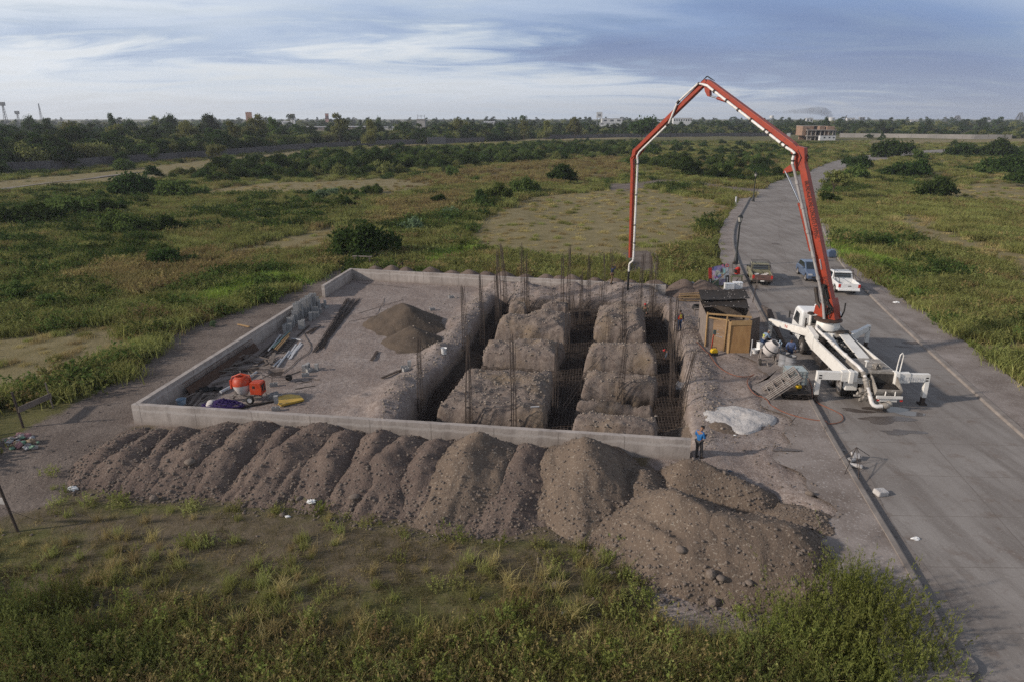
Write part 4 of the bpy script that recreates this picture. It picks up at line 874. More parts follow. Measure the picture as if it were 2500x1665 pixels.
# outriggers: rear ones slide straight out, front ones swing forward
def outrigger(p, q, top, h, root_z, name='outrigger'):
    mb = MB(); P = Vector((p[0], p[1], root_z)); Q = Vector((q[0], q[1], top-h/2)); d = (Q-P); mid = P + d*.42
    mb.bar(P, mid, .30, h*1.25); mb.bar(mid, Q+d.normalized()*.10, .24, h)
    o = mb.build(name, WHITE, truck, bevel=.012)
    mb = MB(); mb.bar((q[0], q[1], top-h*.9), (q[0], q[1], .40), .22, .24, up=(0, 1, 0)); mb.build('leg', WHITE, o, bevel=.012)
    mb = MB(); mb.bar((q[0], q[1], .42), (q[0], q[1], .06), .17, .19, up=(0, 1, 0)); mb.cbox((q[0], q[1], .035), (.36, .40, .06)); mb.build('foot_plate', DARKWOOD, o)
    dn = d.normalized(); side = Vector((0, 0, 1)).cross(dn)
    for sgn in (-1, 1):
        mb = MB()
        for t in (.93, .97):
            c = P + d*t + side*(.125*sgn); mb.bar(c+Vector((0, 0, .02)), c+dn*.07+Vector((0, 0, .02)), .008, .07)
            mb.bar(c-Vector((0, 0, .12)), c+dn*.07-Vector((0, 0, .12)), .008, .07)
        mb.build('pin_hole', BLACK, o)
    return o
RL = outrigger((-.8, 0.02), (-2.68, 0.0), 1.66, .42, 1.44)
RR = outrigger((1.14, 0.04), (2.66, 0.10), 1.66, .42, 1.44)
mb = MB()
for s in (-1, 1): mb.box((s*1.06+.05*s-.11, -.2, 1.10), (s*1.06+.05*s+.11, .24, 1.74))
mb.box((-.9, .09, 1.0), (1.1, .25, 1.3)); mb.build('outrigger_box', WHITE, truck, bevel=.02)
FL_ = outrigger((-1.02, 7.0), (-2.55, 9.8), 1.56, .36, 1.55)
FR_ = outrigger((1.05, 6.4), (3.3, 9.2), 1.50, .36, 1.45)
_text('CAUTION', .30, TEXTG, RR, frame((1.72, -.115, 1.42), (1, 0.04, 0), (0, 0, 1)), .003, 'lettering', 'CENTER')
d = Vector((-1.53, 2.8, 0)).normalized(); c = Vector((-1.02, 7.0, 1.46)) + d*1.75 + Vector((0, 0, 1)).cross(d)*.128
_text('N', .30, RED, FL_, frame(c, -d, (0, 0, 1)), .003, 'emblem', 'CENTER')
# hopper
mb = MB(); X0, X1 = -.12, 1.06
mb.box((X0, .02, .95), (X1, .07, 1.72)); 
mb.prism([(.02, .55), (.02, 1.6), (-.25, 1.55), (-.98, 1.12), (-.98, 1.02), (-.75, .6), (-.4, .42)], X0-.03, X0+.01, 'x'); mb.prism([(.02, .55), (.02, 1.6), (-.25, 1.55), (-.98, 1.12), (-.98, 1.02), (-.75, .6), (-.4, .42)], X1-.01, X1+.03, 'x')
for (a, b), (c, d_) in zip([(-.98, 1.12), (-.98, 1.02), (-.75, .6), (-.4, .42)], [(-.98, 1.02), (-.75, .6), (-.4, .42), (.02, .5)]): mb.hexa([(X0, a, b), (X1, a, b), (X1, c, d_), (X0, c, d_)], [(X0, a+.03, b+.02), (X1, a+.03, b+.02), (X1, c+.03, d_+.03), (X0, c+.03, d_+.03)])
hop = mb.build('hopper', GRIME, truck)
mb = MB(); mb.hexa([(X0+.02, .0, 1.08), (X1-.02, .0, 1.08), (X1-.02, -.93, .98), (X0+.02, -.93, .98)], [(X0+.02, .0, 1.09), (X1-.02, .0, 1.09), (X1-.02, -.93, .99), (X0+.02, -.93, .99)]); mb.box((X0+.01, -.0, .95), (X1-.01, .012, 1.62)); mb.build('hopper_inside', pm('wet hopper', (.035, .030, .026), (.075, .066, .058), 3, .6), hop)
mb = MB()
for k in range(15): x = X0+.06+k*.076; mb.bar((x, -.06, 1.14), (x+.03, -.92, 1.05), .016, .04)
mb.bar((X0, -.5, 1.10), (X1, -.5, 1.10), .02, .03); mb.build('grate', STEELD, hop)
mb = MB(); mb.box((-.15, -1.10, .70), (1.10, -1.02, .84)); mb.box((.0, -1.0, .5), (.9, -.9, .7)); mb.bar((.25, -1.06, .84), (.30, -.98, 1.05), .05, .04); mb.bar((.72, -1.06, .84), (.75, -.98, 1.05), .05, .04)
mb.build('rear_bumper', WHITE, truck, bevel=.01)
mb = MB(); mb.box((.98, -1.125, .58), (1.10, -1.10, .66)); mb.box((-.12, -1.125, .58), (.0, -1.10, .66)); mb.build('tail_light', RED, truck)
mb = MB()
for k in range(30): mb.cbox((rg.uniform(-.75, .0), rg.uniform(-.85, -.1), rg.uniform(.35, .95)), (rg.uniform(.06, .2),)*3, (rg.random(), rg.random(), 0))
for k in range(12): mb.cbox((rg.uniform(-.2, .7), rg.uniform(-1.05, -.8), rg.uniform(.28, .55)), (rg.uniform(.06, .2),)*3, (rg.random(), rg.random(), 0))
mb.box((-1.0, -.55, .55), (-.55, -.42, .62)); mb.build('rear_machinery', GRIME, truck)
mb = MB(); mb.tube([(1.12, .1, 1.55), (1.14, .1, 2.2), (1.18, .1, 2.62), (1.26, .1, 2.72), (1.34, .1, 2.60), (1.32, .1, 2.2), (1.28, .1, 1.5)], .03, 8); mb.build('handrail', WHITE, truck, smooth=True)
mb = MB(); mb.tube([(-.55, 7.0, 2.0), (-.72, 6.75, 2.03), (-.82, 6.45, 1.98), (-.80, 6.0, 1.95), (-.62, 1.2, 1.80), (-.55, .55, 1.76), (-.50, .1, 1.66), (-.46, -.25, 1.45)], .085, 12)
for t in (.15, .45, .8): mb.lathe([(.085, -.05), (.115, -.04), (.115, .04), (.085, .05)], 14, c=(-.80+.18*t, 6.0-4.8*t, 1.95-.15*t), axis='y')
mb.build('delivery_pipe', PIPEW, truck, smooth=True)
mb = MB(); mb.ball((-.48, .0, 1.56), .17); mb.ball((-.47, -.3, 1.38), .15); mb.tube([(-.47, -.2, 1.45), (-.44, -.6, 1.0), (-.42, -.75, .8)], .125, 10); mb.cbox((-.5, .3, 1.5), (.35, .3, .3)); mb.build('pipe_coupling', GRIME, truck, smooth=True)
mb = MB(); mb.tube([(-.44, -.6, 1.05), (-.36, -1.0, .62), (-.34, -1.10, .48), (-.28, -1.20, .38), (-.15, -1.25, .34), (.12, -1.25, .36)], .105, 12); mb.build('outlet_pipe', PIPEW, truck, smooth=True)
mb = MB(); mb.ball((.3, -1.2, .38), .18, sq=(1.3, 1, .9)); mb.ball((.52, -1.1, .44), .15); mb.build('outlet_elbow', GRIME, truck, smooth=True)

# boom
PC = Vector((19.08, 39.57)); HS = Vector((9.55, 53.5)); HD = (HS-PC).normalized(); ND = Vector((HD.y, -HD.x))
if ND.dot(Vector((-19, -39))) < 0: ND = -ND
def bp(s, z, o=0.0): return wl((PC.x+HD.x*s+ND.x*o, PC.y+HD.y*s+ND.y*o, z))
def plane_sz(u, v, off=0.4):
    d = ray(u, v); base = PC + ND*off; nn = ND
    t = (base.x*nn.x+base.y*nn.y)/(d[0]*nn.x+d[1]*nn.y); q = Vector((d[0]*t, d[1]*t)); return (q-PC).dot(HD), CAM_H+d[2]*t
LATV = Vector(bp(0, 0, 1)) - Vector(bp(0, 0, 0))
def girder(name, prof, w, mat=None, parent=None):
    """prof: upper and lower outline [(s,z_top),(..)] given as list of ((s,z),(s,z)) pairs"""
    mb = MB(); n = len(prof); vs = []; fs = []
    ww = w if isinstance(w, (list, tuple)) else [w]*n
    for (a, b), wd in zip(prof, ww):
        for (s, z), o in ((a, -wd/2), (a, wd/2), (b, wd/2), (b, -wd/2)): vs.append(bp(s, z, o))
    for i in range(n-1):
        for k in range(4): fs.append((i*4+k, i*4+(k+1) % 4, (i+1)*4+(k+1) % 4, (i+1)*4+k))
    fs += [(0, 1, 2, 3), tuple((n-1)*4+k for k in (3, 2, 1, 0))]; mb.add(vs, fs); return mb.build(name, mat or ORANGE, parent or truck, bevel=.015)
def along(p, q, ts, h):                 # outline pairs for a straight arm from p to q with depths h at ts
    (s0, z0), (s1, z1_) = p, q; d = math.hypot(s1-s0, z1_-z0); n = (-(z1_-z0)/d, (s1-s0)/d)
    return [((s0+(s1-s0)*t+n[0]*x/2, z0+(z1_-z0)*t+n[1]*x/2), (s0+(s1-s0)*t-n[0]*x/2, z0+(z1_-z0)*t-n[1]*x/2)) for t, x in zip(ts, h)]
girder('turntable', [((-.62, 2.52), (.55, 2.52)), ((-.52, 2.85), (.46, 2.75)), ((-.40, 3.3), (.42, 3.05)), ((-.22, 3.75), (.40, 3.5))], .66)
girder('turntable_horn', [((.15, 2.55), (.85, 2.6)), ((.35, 2.8), (.82, 2.85)), ((.60, 3.15), (.80, 3.15))], .5)
arm1 = girder('boom_arm', along((-.15, 2.95), (3.02, 11.45), (0, .06, .3, .92, 1), (.44, .52, .54, .42, .33)), [.40, .40, .40, .37, .33])
arm2 = girder('boom_arm', along((3.35, 12.05), (10.75, 16.25), (0, .07, .5, .95, 1), (.28, .44, .38, .31, .24)), [.38, .42, .38, .34, .30])
arm3 = girder('boom_arm', along((10.85, 16.28), (17.30, 11.45), (0, .05, .5, .95, 1), (.24, .34, .31, .27, .21)), .30)
arm4 = girder('boom_arm', [((17.30, 11.45), (17.08, 11.25)), ((17.62, 11.0), (17.30, 10.85)), ((17.50, 10.3), (17.22, 10.3)), ((17.32, 6), (17.08, 6)), ((17.22, 3.35), (17.04, 3.35))], .24)
# knee between arm one and arm two
girder('knee_link', [((2.75, 11.0), (3.45, 10.85)), ((2.85, 11.75), (3.60, 11.35)), ((2.95, 12.25), (3.72, 11.85)), ((3.4, 12.35), (3.9, 12.05))], .34)
girder('knee_lever', [((3.1, 11.6), (3.3, 10.95)), ((3.75, 11.25), (3.95, 10.75)), ((4.15, 10.95), (4.2, 10.7))], .30)
mb = MB(); mb.tube([bp(4.08, 10.85, .1), bp(2.75, 8.95, .1)], .06, 10); mb.build('piston_rod', CHROME, truck, smooth=True)
mb = MB(); mb.tube([bp(2.80, 9.0, .1), bp(1.65, 6.3, .1)], .115, 12); mb.tube([bp(2.83, 9.05, .1), bp(2.76, 8.9, .1)], .13, 12); mb.build('cylinder', ORANGE, truck, smooth=True)
# apex lever and its cylinder
girder('apex_lever', [((10.35, 16.0), (11.05, 16.15)), ((10.45, 15.6), (10.85, 15.6)), ((10.40, 15.25), (10.62, 15.30))], .24)
mb = MB(); mb.tube([bp(10.5, 15.32), bp(9.75, 15.15)], .055, 8); mb.build('piston_rod', CHROME, truck, smooth=True)
mb = MB(); mb.tube([bp(9.85, 15.17), bp(8.0, 14.68)], .10, 10); mb.tube([bp(8.05, 14.70), bp(7.93, 14.66)], .12, 10); mb.build('cylinder', ORANGE, truck, smooth=True)
mb = MB(); mb.tube([bp(0.15, 2.75, .2), bp(.75, 3.35, .15), bp(1.0, 4.2, .15)], .12, 10); mb.build('lift_cylinder', STEELD, truck, smooth=True)
mb = MB(); mb.tube([bp(16.2, 11.75, .05), bp(17.0, 11.0, .05)], .075, 10); mb.build('cylinder', ORANGE, truck, smooth=True)
mb = MB(); mb.tube([bp(16.8, 11.2, .05), bp(17.15, 10.85, .05)], .04, 8); mb.build('piston_rod', CHROME, truck, smooth=True)
girder('tip_link', [((16.95, 11.85), (17.05, 11.25)), ((17.35, 11.6), (17.45, 10.95))], .34, ORANGE)
# concrete line along the boom
mb = MB(); mb.tube([bp(-.1, 2.4, .55), bp(.15, 3.3, .48), bp(.42, 4.0, .42), bp(3.25, 10.95, .42), bp(3.4, 11.3, .45)], .085, 10)
for t in (.12, .3, .5, .7, .9): s, z = .42+2.83*t, 4.0+6.95*t; mb.tube([bp(s-.04, z-.1, .42), bp(s+.04, z+.1, .42)], .115, 10)
mb.build('boom_pipe', PIPEG, truck, smooth=True)
mb = MB(); mb.tube([bp(3.4, 11.3, .45), bp(3.45, 11.6, .42), bp(3.42, 11.95, .36), bp(3.7, 12.1, .34), bp(4.0, 12.22, .32), bp(10.2, 15.75, .28), bp(10.55, 15.95, .26), bp(10.95, 16.05, .26)], .085, 10)
mb.build('boom_pipe', PIPEW, truck, smooth=True)
mb = MB()
for t in (.02, .07, .22, .27, .45, .62, .78, .95): s, z = 4.0+6.2*t, 12.22+3.53*t; mb.tube([bp(s-.05, z-.03, .31), bp(s+.05, z+.03, .31)], .112, 10)
for p in ((3.42, 11.5, .43), (3.43, 11.85, .38)): mb.tube([bp(p[0], p[1]-.05, p[2]), bp(p[0], p[1]+.05, p[2])], .112, 10)
mb.build('pipe_clamp', STEELD, truck, smooth=True)
mb = MB(); mb.tube([bp(10.95, 16.05, .26), bp(11.35, 16.12, .24), bp(12.9, 15.08, .24), bp(13.1, 14.9, .24), bp(13.75, 13.55, .24), bp(13.95, 13.4, .24), bp(16.5, 11.5, .24)], .072, 10); mb.build('boom_pipe', PIPEW, truck, smooth=True)
mb = MB(); mb.tube([bp(16.5, 11.5, .24), bp(16.72, 11.2, .24), bp(16.78, 10.8, .1), bp(16.70, 6, .1), bp(16.66, 3.5, .1), bp(16.68, 3.2, .1), bp(16.85, 3.05, .1), bp(17.0, 2.95, .1), bp(17.08, 2.8, .1), bp(17.10, 2.2, .1)], .075, 10); mb.build('boom_pipe', PIPEW, truck, smooth=True)
mb = MB()
for p in ((11.3, 16.1), (12.95, 15.03), (13.05, 14.93), (13.80, 13.5), (13.9, 13.43)): mb.ball(bp(p[0], p[1], .24), .105)
for z in (10.6, 8.3, 6, 4.6): s = 16.70+.08*(z-6)/4.8; mb.tube([bp(s, z-.04, .1), bp(s, z+.04, .1)], .10, 10); mb.tube([bp(s, z, .1), bp(17.15+.02*(z-6), z, .0)], .02, 5)
mb.build('pipe_clamp', STEELD, truck, smooth=True)
mb = MB(); mb.tube([bp(17.10, 2.25, .1), bp(17.11, 1.2, .1), bp(17.13, .2, .1), bp(17.16, -.45, .1)], .085, 10); mb.build('end_hose', BLACK, truck, smooth=True)
# hydraulic hoses and tag marks on the turntable and elbows
mb = MB()
for k in range(12):
    o = rg.uniform(.18, .42); mb.tube([bp(rg.uniform(-.5, .2), 2.6, o), bp(rg.uniform(-.5, -.1), 3.0+rg.uniform(0, .4), o+.12), bp(rg.uniform(-.1, .35), 3.5+rg.uniform(0, .3), o+.1), bp(.35+rg.uniform(-.05, .2), 4.5, o)], .03, 6)
for k in range(4): mb.tube([bp(2.95+.1*k, 11.0, -.1+.08*k), bp(2.75+.1*k, 11.7, -.1+.1*k), bp(3.1+.1*k, 12.2, -.1+.08*k)], .03, 6)
for k in range(3): mb.tube([bp(10.2+.1*k, 16.25+.05*k, .05*k), bp(10.8, 16.55, .05*k), bp(11.3, 16.25-.05*k, .05*k)], .022, 6)
for k in range(4): mb.tube([bp(16.6, 11.9-.05*k, .12), bp(17.1+.05*k, 11.75, .12), bp(17.5, 11.0+.05*k, .12)], .022, 6)
mb.tube([bp(-.62, 2.6, -.3), bp(-.72, 3.0, -.35), bp(-.7, 3.5, -.4)], .05, 6); mb.build('hydraulic_hoses', BLACK, truck, smooth=True)
up1 = Vector(bp(-1, .37, .0)) - Vector(bp(0, 0, 0))
def arm_text(s, size, a, b, parent):
    s0, z0 = plane_sz(*a, .21); s1, z1_ = plane_sz(*b, .21); m = Vector(bp((s0+s1)/2, (z0+z1_)/2, .207)); x = Vector(bp(s1, z1_)) - Vector(bp(s0, z0))
    o = _text(s, size, TEXTB, parent, frame(m, x, up1), .004, 'lettering', 'CENTER'); bpy.context.view_layer.update(); k = x.length/max(o.dimensions.x, .01)
    o.matrix_local = o.matrix_local @ Matrix.Diagonal((k, 1, 1, 1)); return o
arm_text('BRUNDAGE-BONE CONCRETE PUMPING', .40, z1(1102, 690), z1(1163, 1018), arm1)
arm_text('SCHWING', .42, z1(1208, 1240), z1(1224, 1322), arm1)
s_, z_ = plane_sz(*z1(1186, 1168), .26); mb = MB(); mb.bar(bp(s_-.1, z_-.3, .207), bp(s_+.1, z_+.3, .207), .01, .22, up=tuple(LATV)); mb.build('sticker', WHITE, arm1)
# ------------------------------------------------------------------ pickups and car
def car_wheel(parent, x, y, r=.34, w=.22):
    s = 1 if x > 0 else -1; mb = MB(); mb.lathe([(.04, s*w*.3), (.12, s*w*.42), (.20, s*w*.35), (.215, s*w*.48), (.215, -s*w*.45), (.05, -s*w*.4)], 16, axis='x')
    q = mb.build('wheel', RIM, parent, smooth=True, loc=(x, y, r)); mb = MB()
    mb.lathe([(.215, -w*.46), (.30, -w*.5), (r, -w*.36), (r, w*.36), (.30, w*.5), (.215, w*.46)], 22, axis='x'); mb.build('tyre', TYRE, q, smooth=True)
def pickup(name, label, loc, rz, paint, tailpaint, loaded):
    t = thing(name, label, 'pickup', loc, rz); L_, W_ = 4.9, .86
    mb = MB()      # y forward, tail at y=0
    side = [(0, .45), (0, .98), (1.95, 1.0), (1.98, 1.02), (3.45, 1.02), (4.6, .92), (4.88, .78), (4.9, .42), (4.4, .36), (4.3, .62), (4.05, .72), (3.75, .72), (3.5, .60), (3.42, .34), (1.45, .34), (1.38, .60), (1.15, .72), (.85, .72), (.6, .60), (.52, .38)]
    mb.prism(side, -W_, -W_+.09, 'x'); mb.prism(side, W_-.09, W_, 'x'); mb.box((-W_+.085, .02, .5), (W_-.085, 1.95, .58)); mb.box((-W_+.085, 1.88, .5), (W_-.085, 1.98, 1.0))
    mb.prism([(1.98, .5), (1.98, 1.015), (3.45, 1.015), (4.6, .915), (4.88, .775), (4.89, .5)], -W_+.085, W_-.085, 'x'); mb.box((-.55, .1, .57), (-.40 , 1.4, .80)) if 0 else None
    body = mb.build('body', paint, t, bevel=.025)
    mb = MB(); mb.box((-W_+.02, -.045, .50), (W_-.02, .03, .985)); tg = mb.build('tailgate', tailpaint, t, bevel=.02)
    mb = MB(); mb.box((-.13, -.06, .76), (.13, -.043, .82)); mb.build('handle', STEELD, tg)
    mb = MB(); mb.prism([(2.0, 1.0), (2.12, 1.50), (2.25, 1.57), (3.0, 1.55), (3.15, 1.50), (3.72, 1.0)], -.74, .74, 'x')
    for i, (x, y, z) in enumerate(mb.v): 
        if z < 1.1: mb.v[i] = (x*1.13, y, z)
    cab = mb.build('cab', paint, t, bevel=.05)
    mb = MB(); mb.hexa([(-.66, 2.005, 1.08), (.66, 2.005, 1.08), (.60, 2.10, 1.46), (-.60, 2.10, 1.46)], [(-.66, 2.02, 1.08), (.66, 2.02, 1.08), (.60, 2.12, 1.46), (-.60, 2.12, 1.46)]); 
    for i, (x, y, z) in enumerate(mb.v): mb.v[i] = (x, y-.02, z)
    mb.build('rear_window', GLASS, cab)
    mb = MB(); mb.hexa([(-.72, 3.62, 1.07), (.72, 3.62, 1.07), (.64, 3.17, 1.47), (-.64, 3.17, 1.47)], [(-.72, 3.65, 1.08), (.72, 3.65, 1.08), (.64, 3.20, 1.48), (-.64, 3.20, 1.48)]); 
    for i, (x, y, z) in enumerate(mb.v): mb.v[i] = (x, y+.02, z+.01)
    mb.build('windscreen', GLASS, cab)
    for s in (-1, 1):
        mb = MB(); mb.hexa([(s*.832, 2.15, 1.08), (s*.832, 3.48, 1.08), (s*.762, 3.08, 1.46), (s*.762, 2.22, 1.46)], [(s*.845, 2.15, 1.08), (s*.845, 3.48, 1.08), (s*.775, 3.08, 1.46), (s*.775, 2.22, 1.46)]); mb.build('side_window', GLASS, cab)
        mb = MB(); mb.cbox((s*.97, 3.3, 1.10), (.16, .10, .13)); mb.build('mirror', BLACK, cab)
        mb = MB(); mb.box((s*(W_-.10)-.09, -.055, .66), (s*(W_-.10)+.09, .0, .95)); mb.build('tail_light', RED, t)
        car_wheel(t, s*.74, 1.0); car_wheel(t, s*.74, 3.9)
    mb = MB(); mb.box((-.84, -.14, .40), (.84, -.03, .54)); mb.box((-.84, 4.88, .38), (.84, 4.97, .6)); bu = mb.build('bumper', paint if paint is WHITE2 else STEELD, t, bevel=.02)
    mb = MB(); mb.box((-.16, -.155, .43), (.16, -.141, .52)); mb.build('number_plate', WHITE, bu)
    mb = MB(); r = .022
    for s in (-1, 1):
        mb.tube([(s*.80, .10, .98), (s*.80, .10, 1.36)], r, 6) if s > 0 or not loaded else None
        mb.tube([(s*.80, 1.80, .98), (s*.74, 1.85, 1.72), (s*.74, 3.05, 1.72)], r, 6)
        if not loaded or s > 0: mb.tube([(s*.80, .10, 1.36), (s*.80, 1.80, 1.40)], r, 6)
        mb.tube([(s*.80, .75, .98), (s*.76, 1.82, 1.55)], r, 6)
    for y, z in ((1.85, 1.72), (2.45, 1.72), (3.05, 1.72), (1.83, 1.45), (1.82, 1.25)): mb.tube([(-.76, y, z), (.76, y, z)], r, 6)
    mb.build('rack', STEELD, t)
    return t
def cargo(loc, rz):
    M = Matrix.Translation(loc) @ Matrix.Rotation(rz, 4, 'Z')
    for k, (x, y, r, lab) in enumerate(((-.42, .7, .20, 'pale round bucket in the bed of the brown pickup, nearest the left side'), (.05, .45, .17, 'white tub in the bed of the brown pickup, beside the tailgate'), (.42, .95, .19, 'white tub in the bed of the brown pickup, near the cab'))):
        mb = MB(); mb.lathe([(r*.8, 0), (r, .36), (r*.96, .36), (r*.78, .03), (0, .03)], 16); p = M @ Vector((x, y, .585)); tag(mb.build('bucket', SACK if k else PVC, smooth=True, loc=p), lab, 'bucket')
    mb = MB(); mb.bar((-.55, .3, .70), (.6, 1.2, .80), .1, .06); mb.bar((-.6, 1.55, .65), (.6, 1.5, .68), .5, .14); o = mb.build('load', DARKWOOD, loc=loc, rz=rz); tag(o, 'dark planks lying across the bed of the brown pickup', 'planks')
p1 = at(*z2(455, 198)); p2 = at(*z2(612, 200)); c1 = ((p1[0]+p2[0])/2+.02, (p1[1]+p2[1])/2, 0)
pickup('pickup_truck', 'old brown and tan pickup with rack and loaded bed, parked by the left kerb', c1, -R(13), TANCAR, BROWNCAR, True); cargo(c1, -R(13))
p1 = at(*z2(1160, 272), 0); p2 = at(*z2(1330, 282), 0); c2 = ((p1[0]+p2[0])/2, (p1[1]+p2[1])/2, 0.0)
pickup('pickup_truck', 'clean white pickup with black rack and empty bed behind the boom', (c2[0], c2[1], .0), -R(9), WHITE2, WHITE2, False)
# blue hatchback, nose to the camera
t = thing('parked_car', 'blue grey hatchback parked half hidden behind the orange boom', 'car', (c2[0]-.35, c2[1]+6.6, 0), R(172))
mb = MB(); mb.prism([(-2.1, .45), (-2.15, .75), (-1.95, .95), (-1.2, 1.02), (1.1, .98), (1.9, .80), (2.12, .62), (2.1, .32), (1.75, .3), (1.6, .6), (1.35, .68), (1.1, .6), (.95, .3), (-1.0, .3), (-1.15, .6), (-1.4, .68), (-1.65, .6), (-1.8, .32)], -.85, .85, 'x'); body = mb.build('body', BLUECAR, t, bevel=.07)
mb = MB(); mb.prism([(-2.0, .93), (-1.55, 1.42), (-.9, 1.50), (0, 1.48), (1.05, .97)], -.68, .68, 'x')
for i, (x, y, z) in enumerate(mb.v):
    if z < 1.1: mb.v[i] = (x*1.15, y, z)
cb = mb.build('cab', BLUECAR, t, bevel=.06)
mb = MB(); mb.hexa([(-.70, .97, 1.02), (.70, .97, 1.02), (.58, .12, 1.44), (-.58, .12, 1.44)], [(-.70, 1.0, 1.04), (.70, 1.0, 1.04), (.58, .15, 1.47), (-.58, .15, 1.47)]); mb.build('windscreen', GLASS, cb)
for s in (-1, 1):
    mb = MB(); mb.hexa([(s*.775, -1.6, 1.03), (s*.775, .75, 1.03), (s*.69, .02, 1.42), (s*.69, -1.35, 1.40)], [(s*.79, -1.6, 1.03), (s*.79, .75, 1.03), (s*.705, .02, 1.42), (s*.705, -1.35, 1.40)]); mb.build('side_window', GLASS, cb)
    mb = MB(); mb.cbox((s*.93, .62, 1.03), (.16, .1, .12)); mb.build('mirror', BLUECAR, cb)
    mb = MB(); mb.cbox((s*.62, 2.02, .70), (.34, .14, .14)); mb.build('headlight', PVC, t)
    car_wheel(t, s*.74, 1.35, .31, .2); car_wheel(t, s*.74, -1.4, .31, .2)
mb = MB(); mb.box((-.5, 2.08, .42), (.5, 2.14, .56)); mb.build('grille', BLACK, t)
c3 = at(*z1(1243, 1128)); mb = MB(); mb.prism([(-.35, 0), (.35, 0), (.40, .55), (.22, .72), (-.22, .72), (-.40, .55)], -.3, .3, 'y'); mb.tube([(-.3, -.32, .72), (-.2, -.32, .86), (.2, -.32, .86), (.3, -.32, .72)], .03, 6)
tag(mb.build('tank', BLUECAR, loc=(c3[0], c3[1], .085), bevel=.04), 'small dark blue tank standing behind the blue car', 'tank')

# ------------------------------------------------------------------ lamp posts
def lamp(loc, label, group=None):
    t = thing('street_lamp', label, 'street lamp', loc, 0, group)
    mb = MB(); mb.lathe([(.30, 0), (.30, .10), (.22, .14), (.20, .55), (.15, .62), (.12, 1.0), (.09, 1.1), (.075, 3.9), (.10, 3.95), (.06, 4.05), (.16, 4.12), (.17, 4.16), (0, 4.17)], 16); mb.build('pole', LAMPG, t, smooth=True)
    mb = MB(); mb.lathe([(.15, 4.17), (.24, 4.62), (0, 4.63)], 6); h = mb.build('lantern', LAMPW, t)
    mb = MB()
    for k in range(6):
        a = k*math.pi/3; mb.tube([(.15*math.cos(a), .15*math.sin(a), 4.17), (.245*math.cos(a), .245*math.sin(a), 4.63)], .014, 4)
    mb.lathe([(.27, 4.62), (.27, 4.66), (.15, 4.80), (.05, 4.86), (.03, 4.98), (0, 5.0)], 12); mb.build('lantern_roof', LAMPG, h); return t
l1 = at(*dd(1691, 608), .12); lamp(l1, 'black street lamp on the pavement beside the banner, nearest one')
l2 = at(*dd(1731, 463), .12); lamp(l2, 'black street lamp further along the bend, beyond the side lane')
l3 = at(*z1(1500+0 if 0 else 790, 700), .1)
mk = at(*z1(697, 820)); mb = MB(); mb.lathe([(.16, 0), (.15, 1.15), (.10, 1.25), (0, 1.27)], 12); tag(mb.build('marker_post', PVC, loc=(mk[0], mk[1], gz(mk[0], mk[1])-.05), smooth=True), 'short white marker post in the grass left of the road bend', 'marker post')

# ------------------------------------------------------------------ site hut
SF = [at(*zs(150, 915)), at(*zs(375, 962)), at(*zs(385, 990)), at(*zs(600, 992))]
SB = SF[0]
shed = thing('site_hut', 'rough plywood site hut with a sagging black roof by the pavement', 'hut', (SB[0], SB[1], 0))
def sl(p): return (p[0]-SB[0], p[1]-SB[1], p[2] if len(p) > 2 else 0)
FR0 = sl(SF[1]); FRr = sl(SF[3]); PNL = sl(SF[2])
BL_ = (.55, 4.3); BR_ = (3.35, 3.9)
rF = [aty(*zs(115, 450), SB[1]-.15), aty(*zs(610, 490), SF[3][1]+.2)]
mb = MB(); A_ = Vector((-.02, 0)); B_ = Vector(FR0[:2])
mb.bar((.30, -.05+.0, 1.0), (FR0[0], FR0[1], 1.0), .03, 2.0); mb.build('front_wall', PLY2, shed)
mb = MB(); mb.bar((-.05, .05, 1.0), (.35, .0, 1.0), .035, 2.0); mb.build('side_board', GREYWOOD2, shed)
mb = MB(); mb.bar((-.08, .1, 1.0), (BL_[0], BL_[1], 1.0), .03, 2.0); mb.build('left_wall', GREYWOOD2, shed)
mb = MB(); mb.bar((BL_[0], BL_[1], 1.1), (BR_[0], BR_[1], 1.1), .03, 2.2); mb.bar((BR_[0], BR_[1], 1.05), (FRr[0]+.35, FRr[1]+.85, 1.05), .03, 2.1); mb.build('back_wall', GREYWOOD, shed)
mb = MB(); p = Vector(PNL); q = Vector(FRr); q.z = 0; mb.hexa([(p.x, p.y, .0), (q.x, q.y, .0), (q.x, q.y+.03, .0), (p.x, p.y+.03, .0)], [(p.x+.06, p.y+.42, 1.86), (q.x+.12, q.y+.42, 1.86), (q.x+.12, q.y+.45, 1.86), (p.x+.06, p.y+.45, 1.86)]); mb.build('door', PLY, shed)
mb = MB(); mb.hexa([(p.x-.14, p.y+.02, 0), (p.x-.02, p.y-.03, 0), (p.x-.01, p.y+.03, 0), (p.x-.12, p.y+.08, 0)], [(p.x-.02, p.y+.42, 2.02), (p.x+.10, p.y+.38, 2.02), (p.x+.11, p.y+.44, 2.02), (p.x, p.y+.48, 2.02)]); mb.bar((q.x+.02, q.y+.55, 0), (q.x+.1, q.y+.75, 2.2), .09, .09)
mb.bar((p.x-.12, p.y+.6, 0), (p.x-.1, p.y+.6, 2.3), .08, .06); mb.bar((0, .02, 2.02), (FR0[0], FR0[1]+.2, 2.0), .05, .09); mb.bar((-.08, .0, 0), (-.1, .05, 2.35), .08, .08); mb.bar((-.1, -.05, 2.28), (FRr[0]+.15, FRr[1]+.62, 2.26), .06, .10); mb.bar((p.x+.1, p.y+.35, 1.95), (q.x+.12, q.y+.4, 1.97), .04, .30); mb.build('timber_frame', TIMBER, shed)
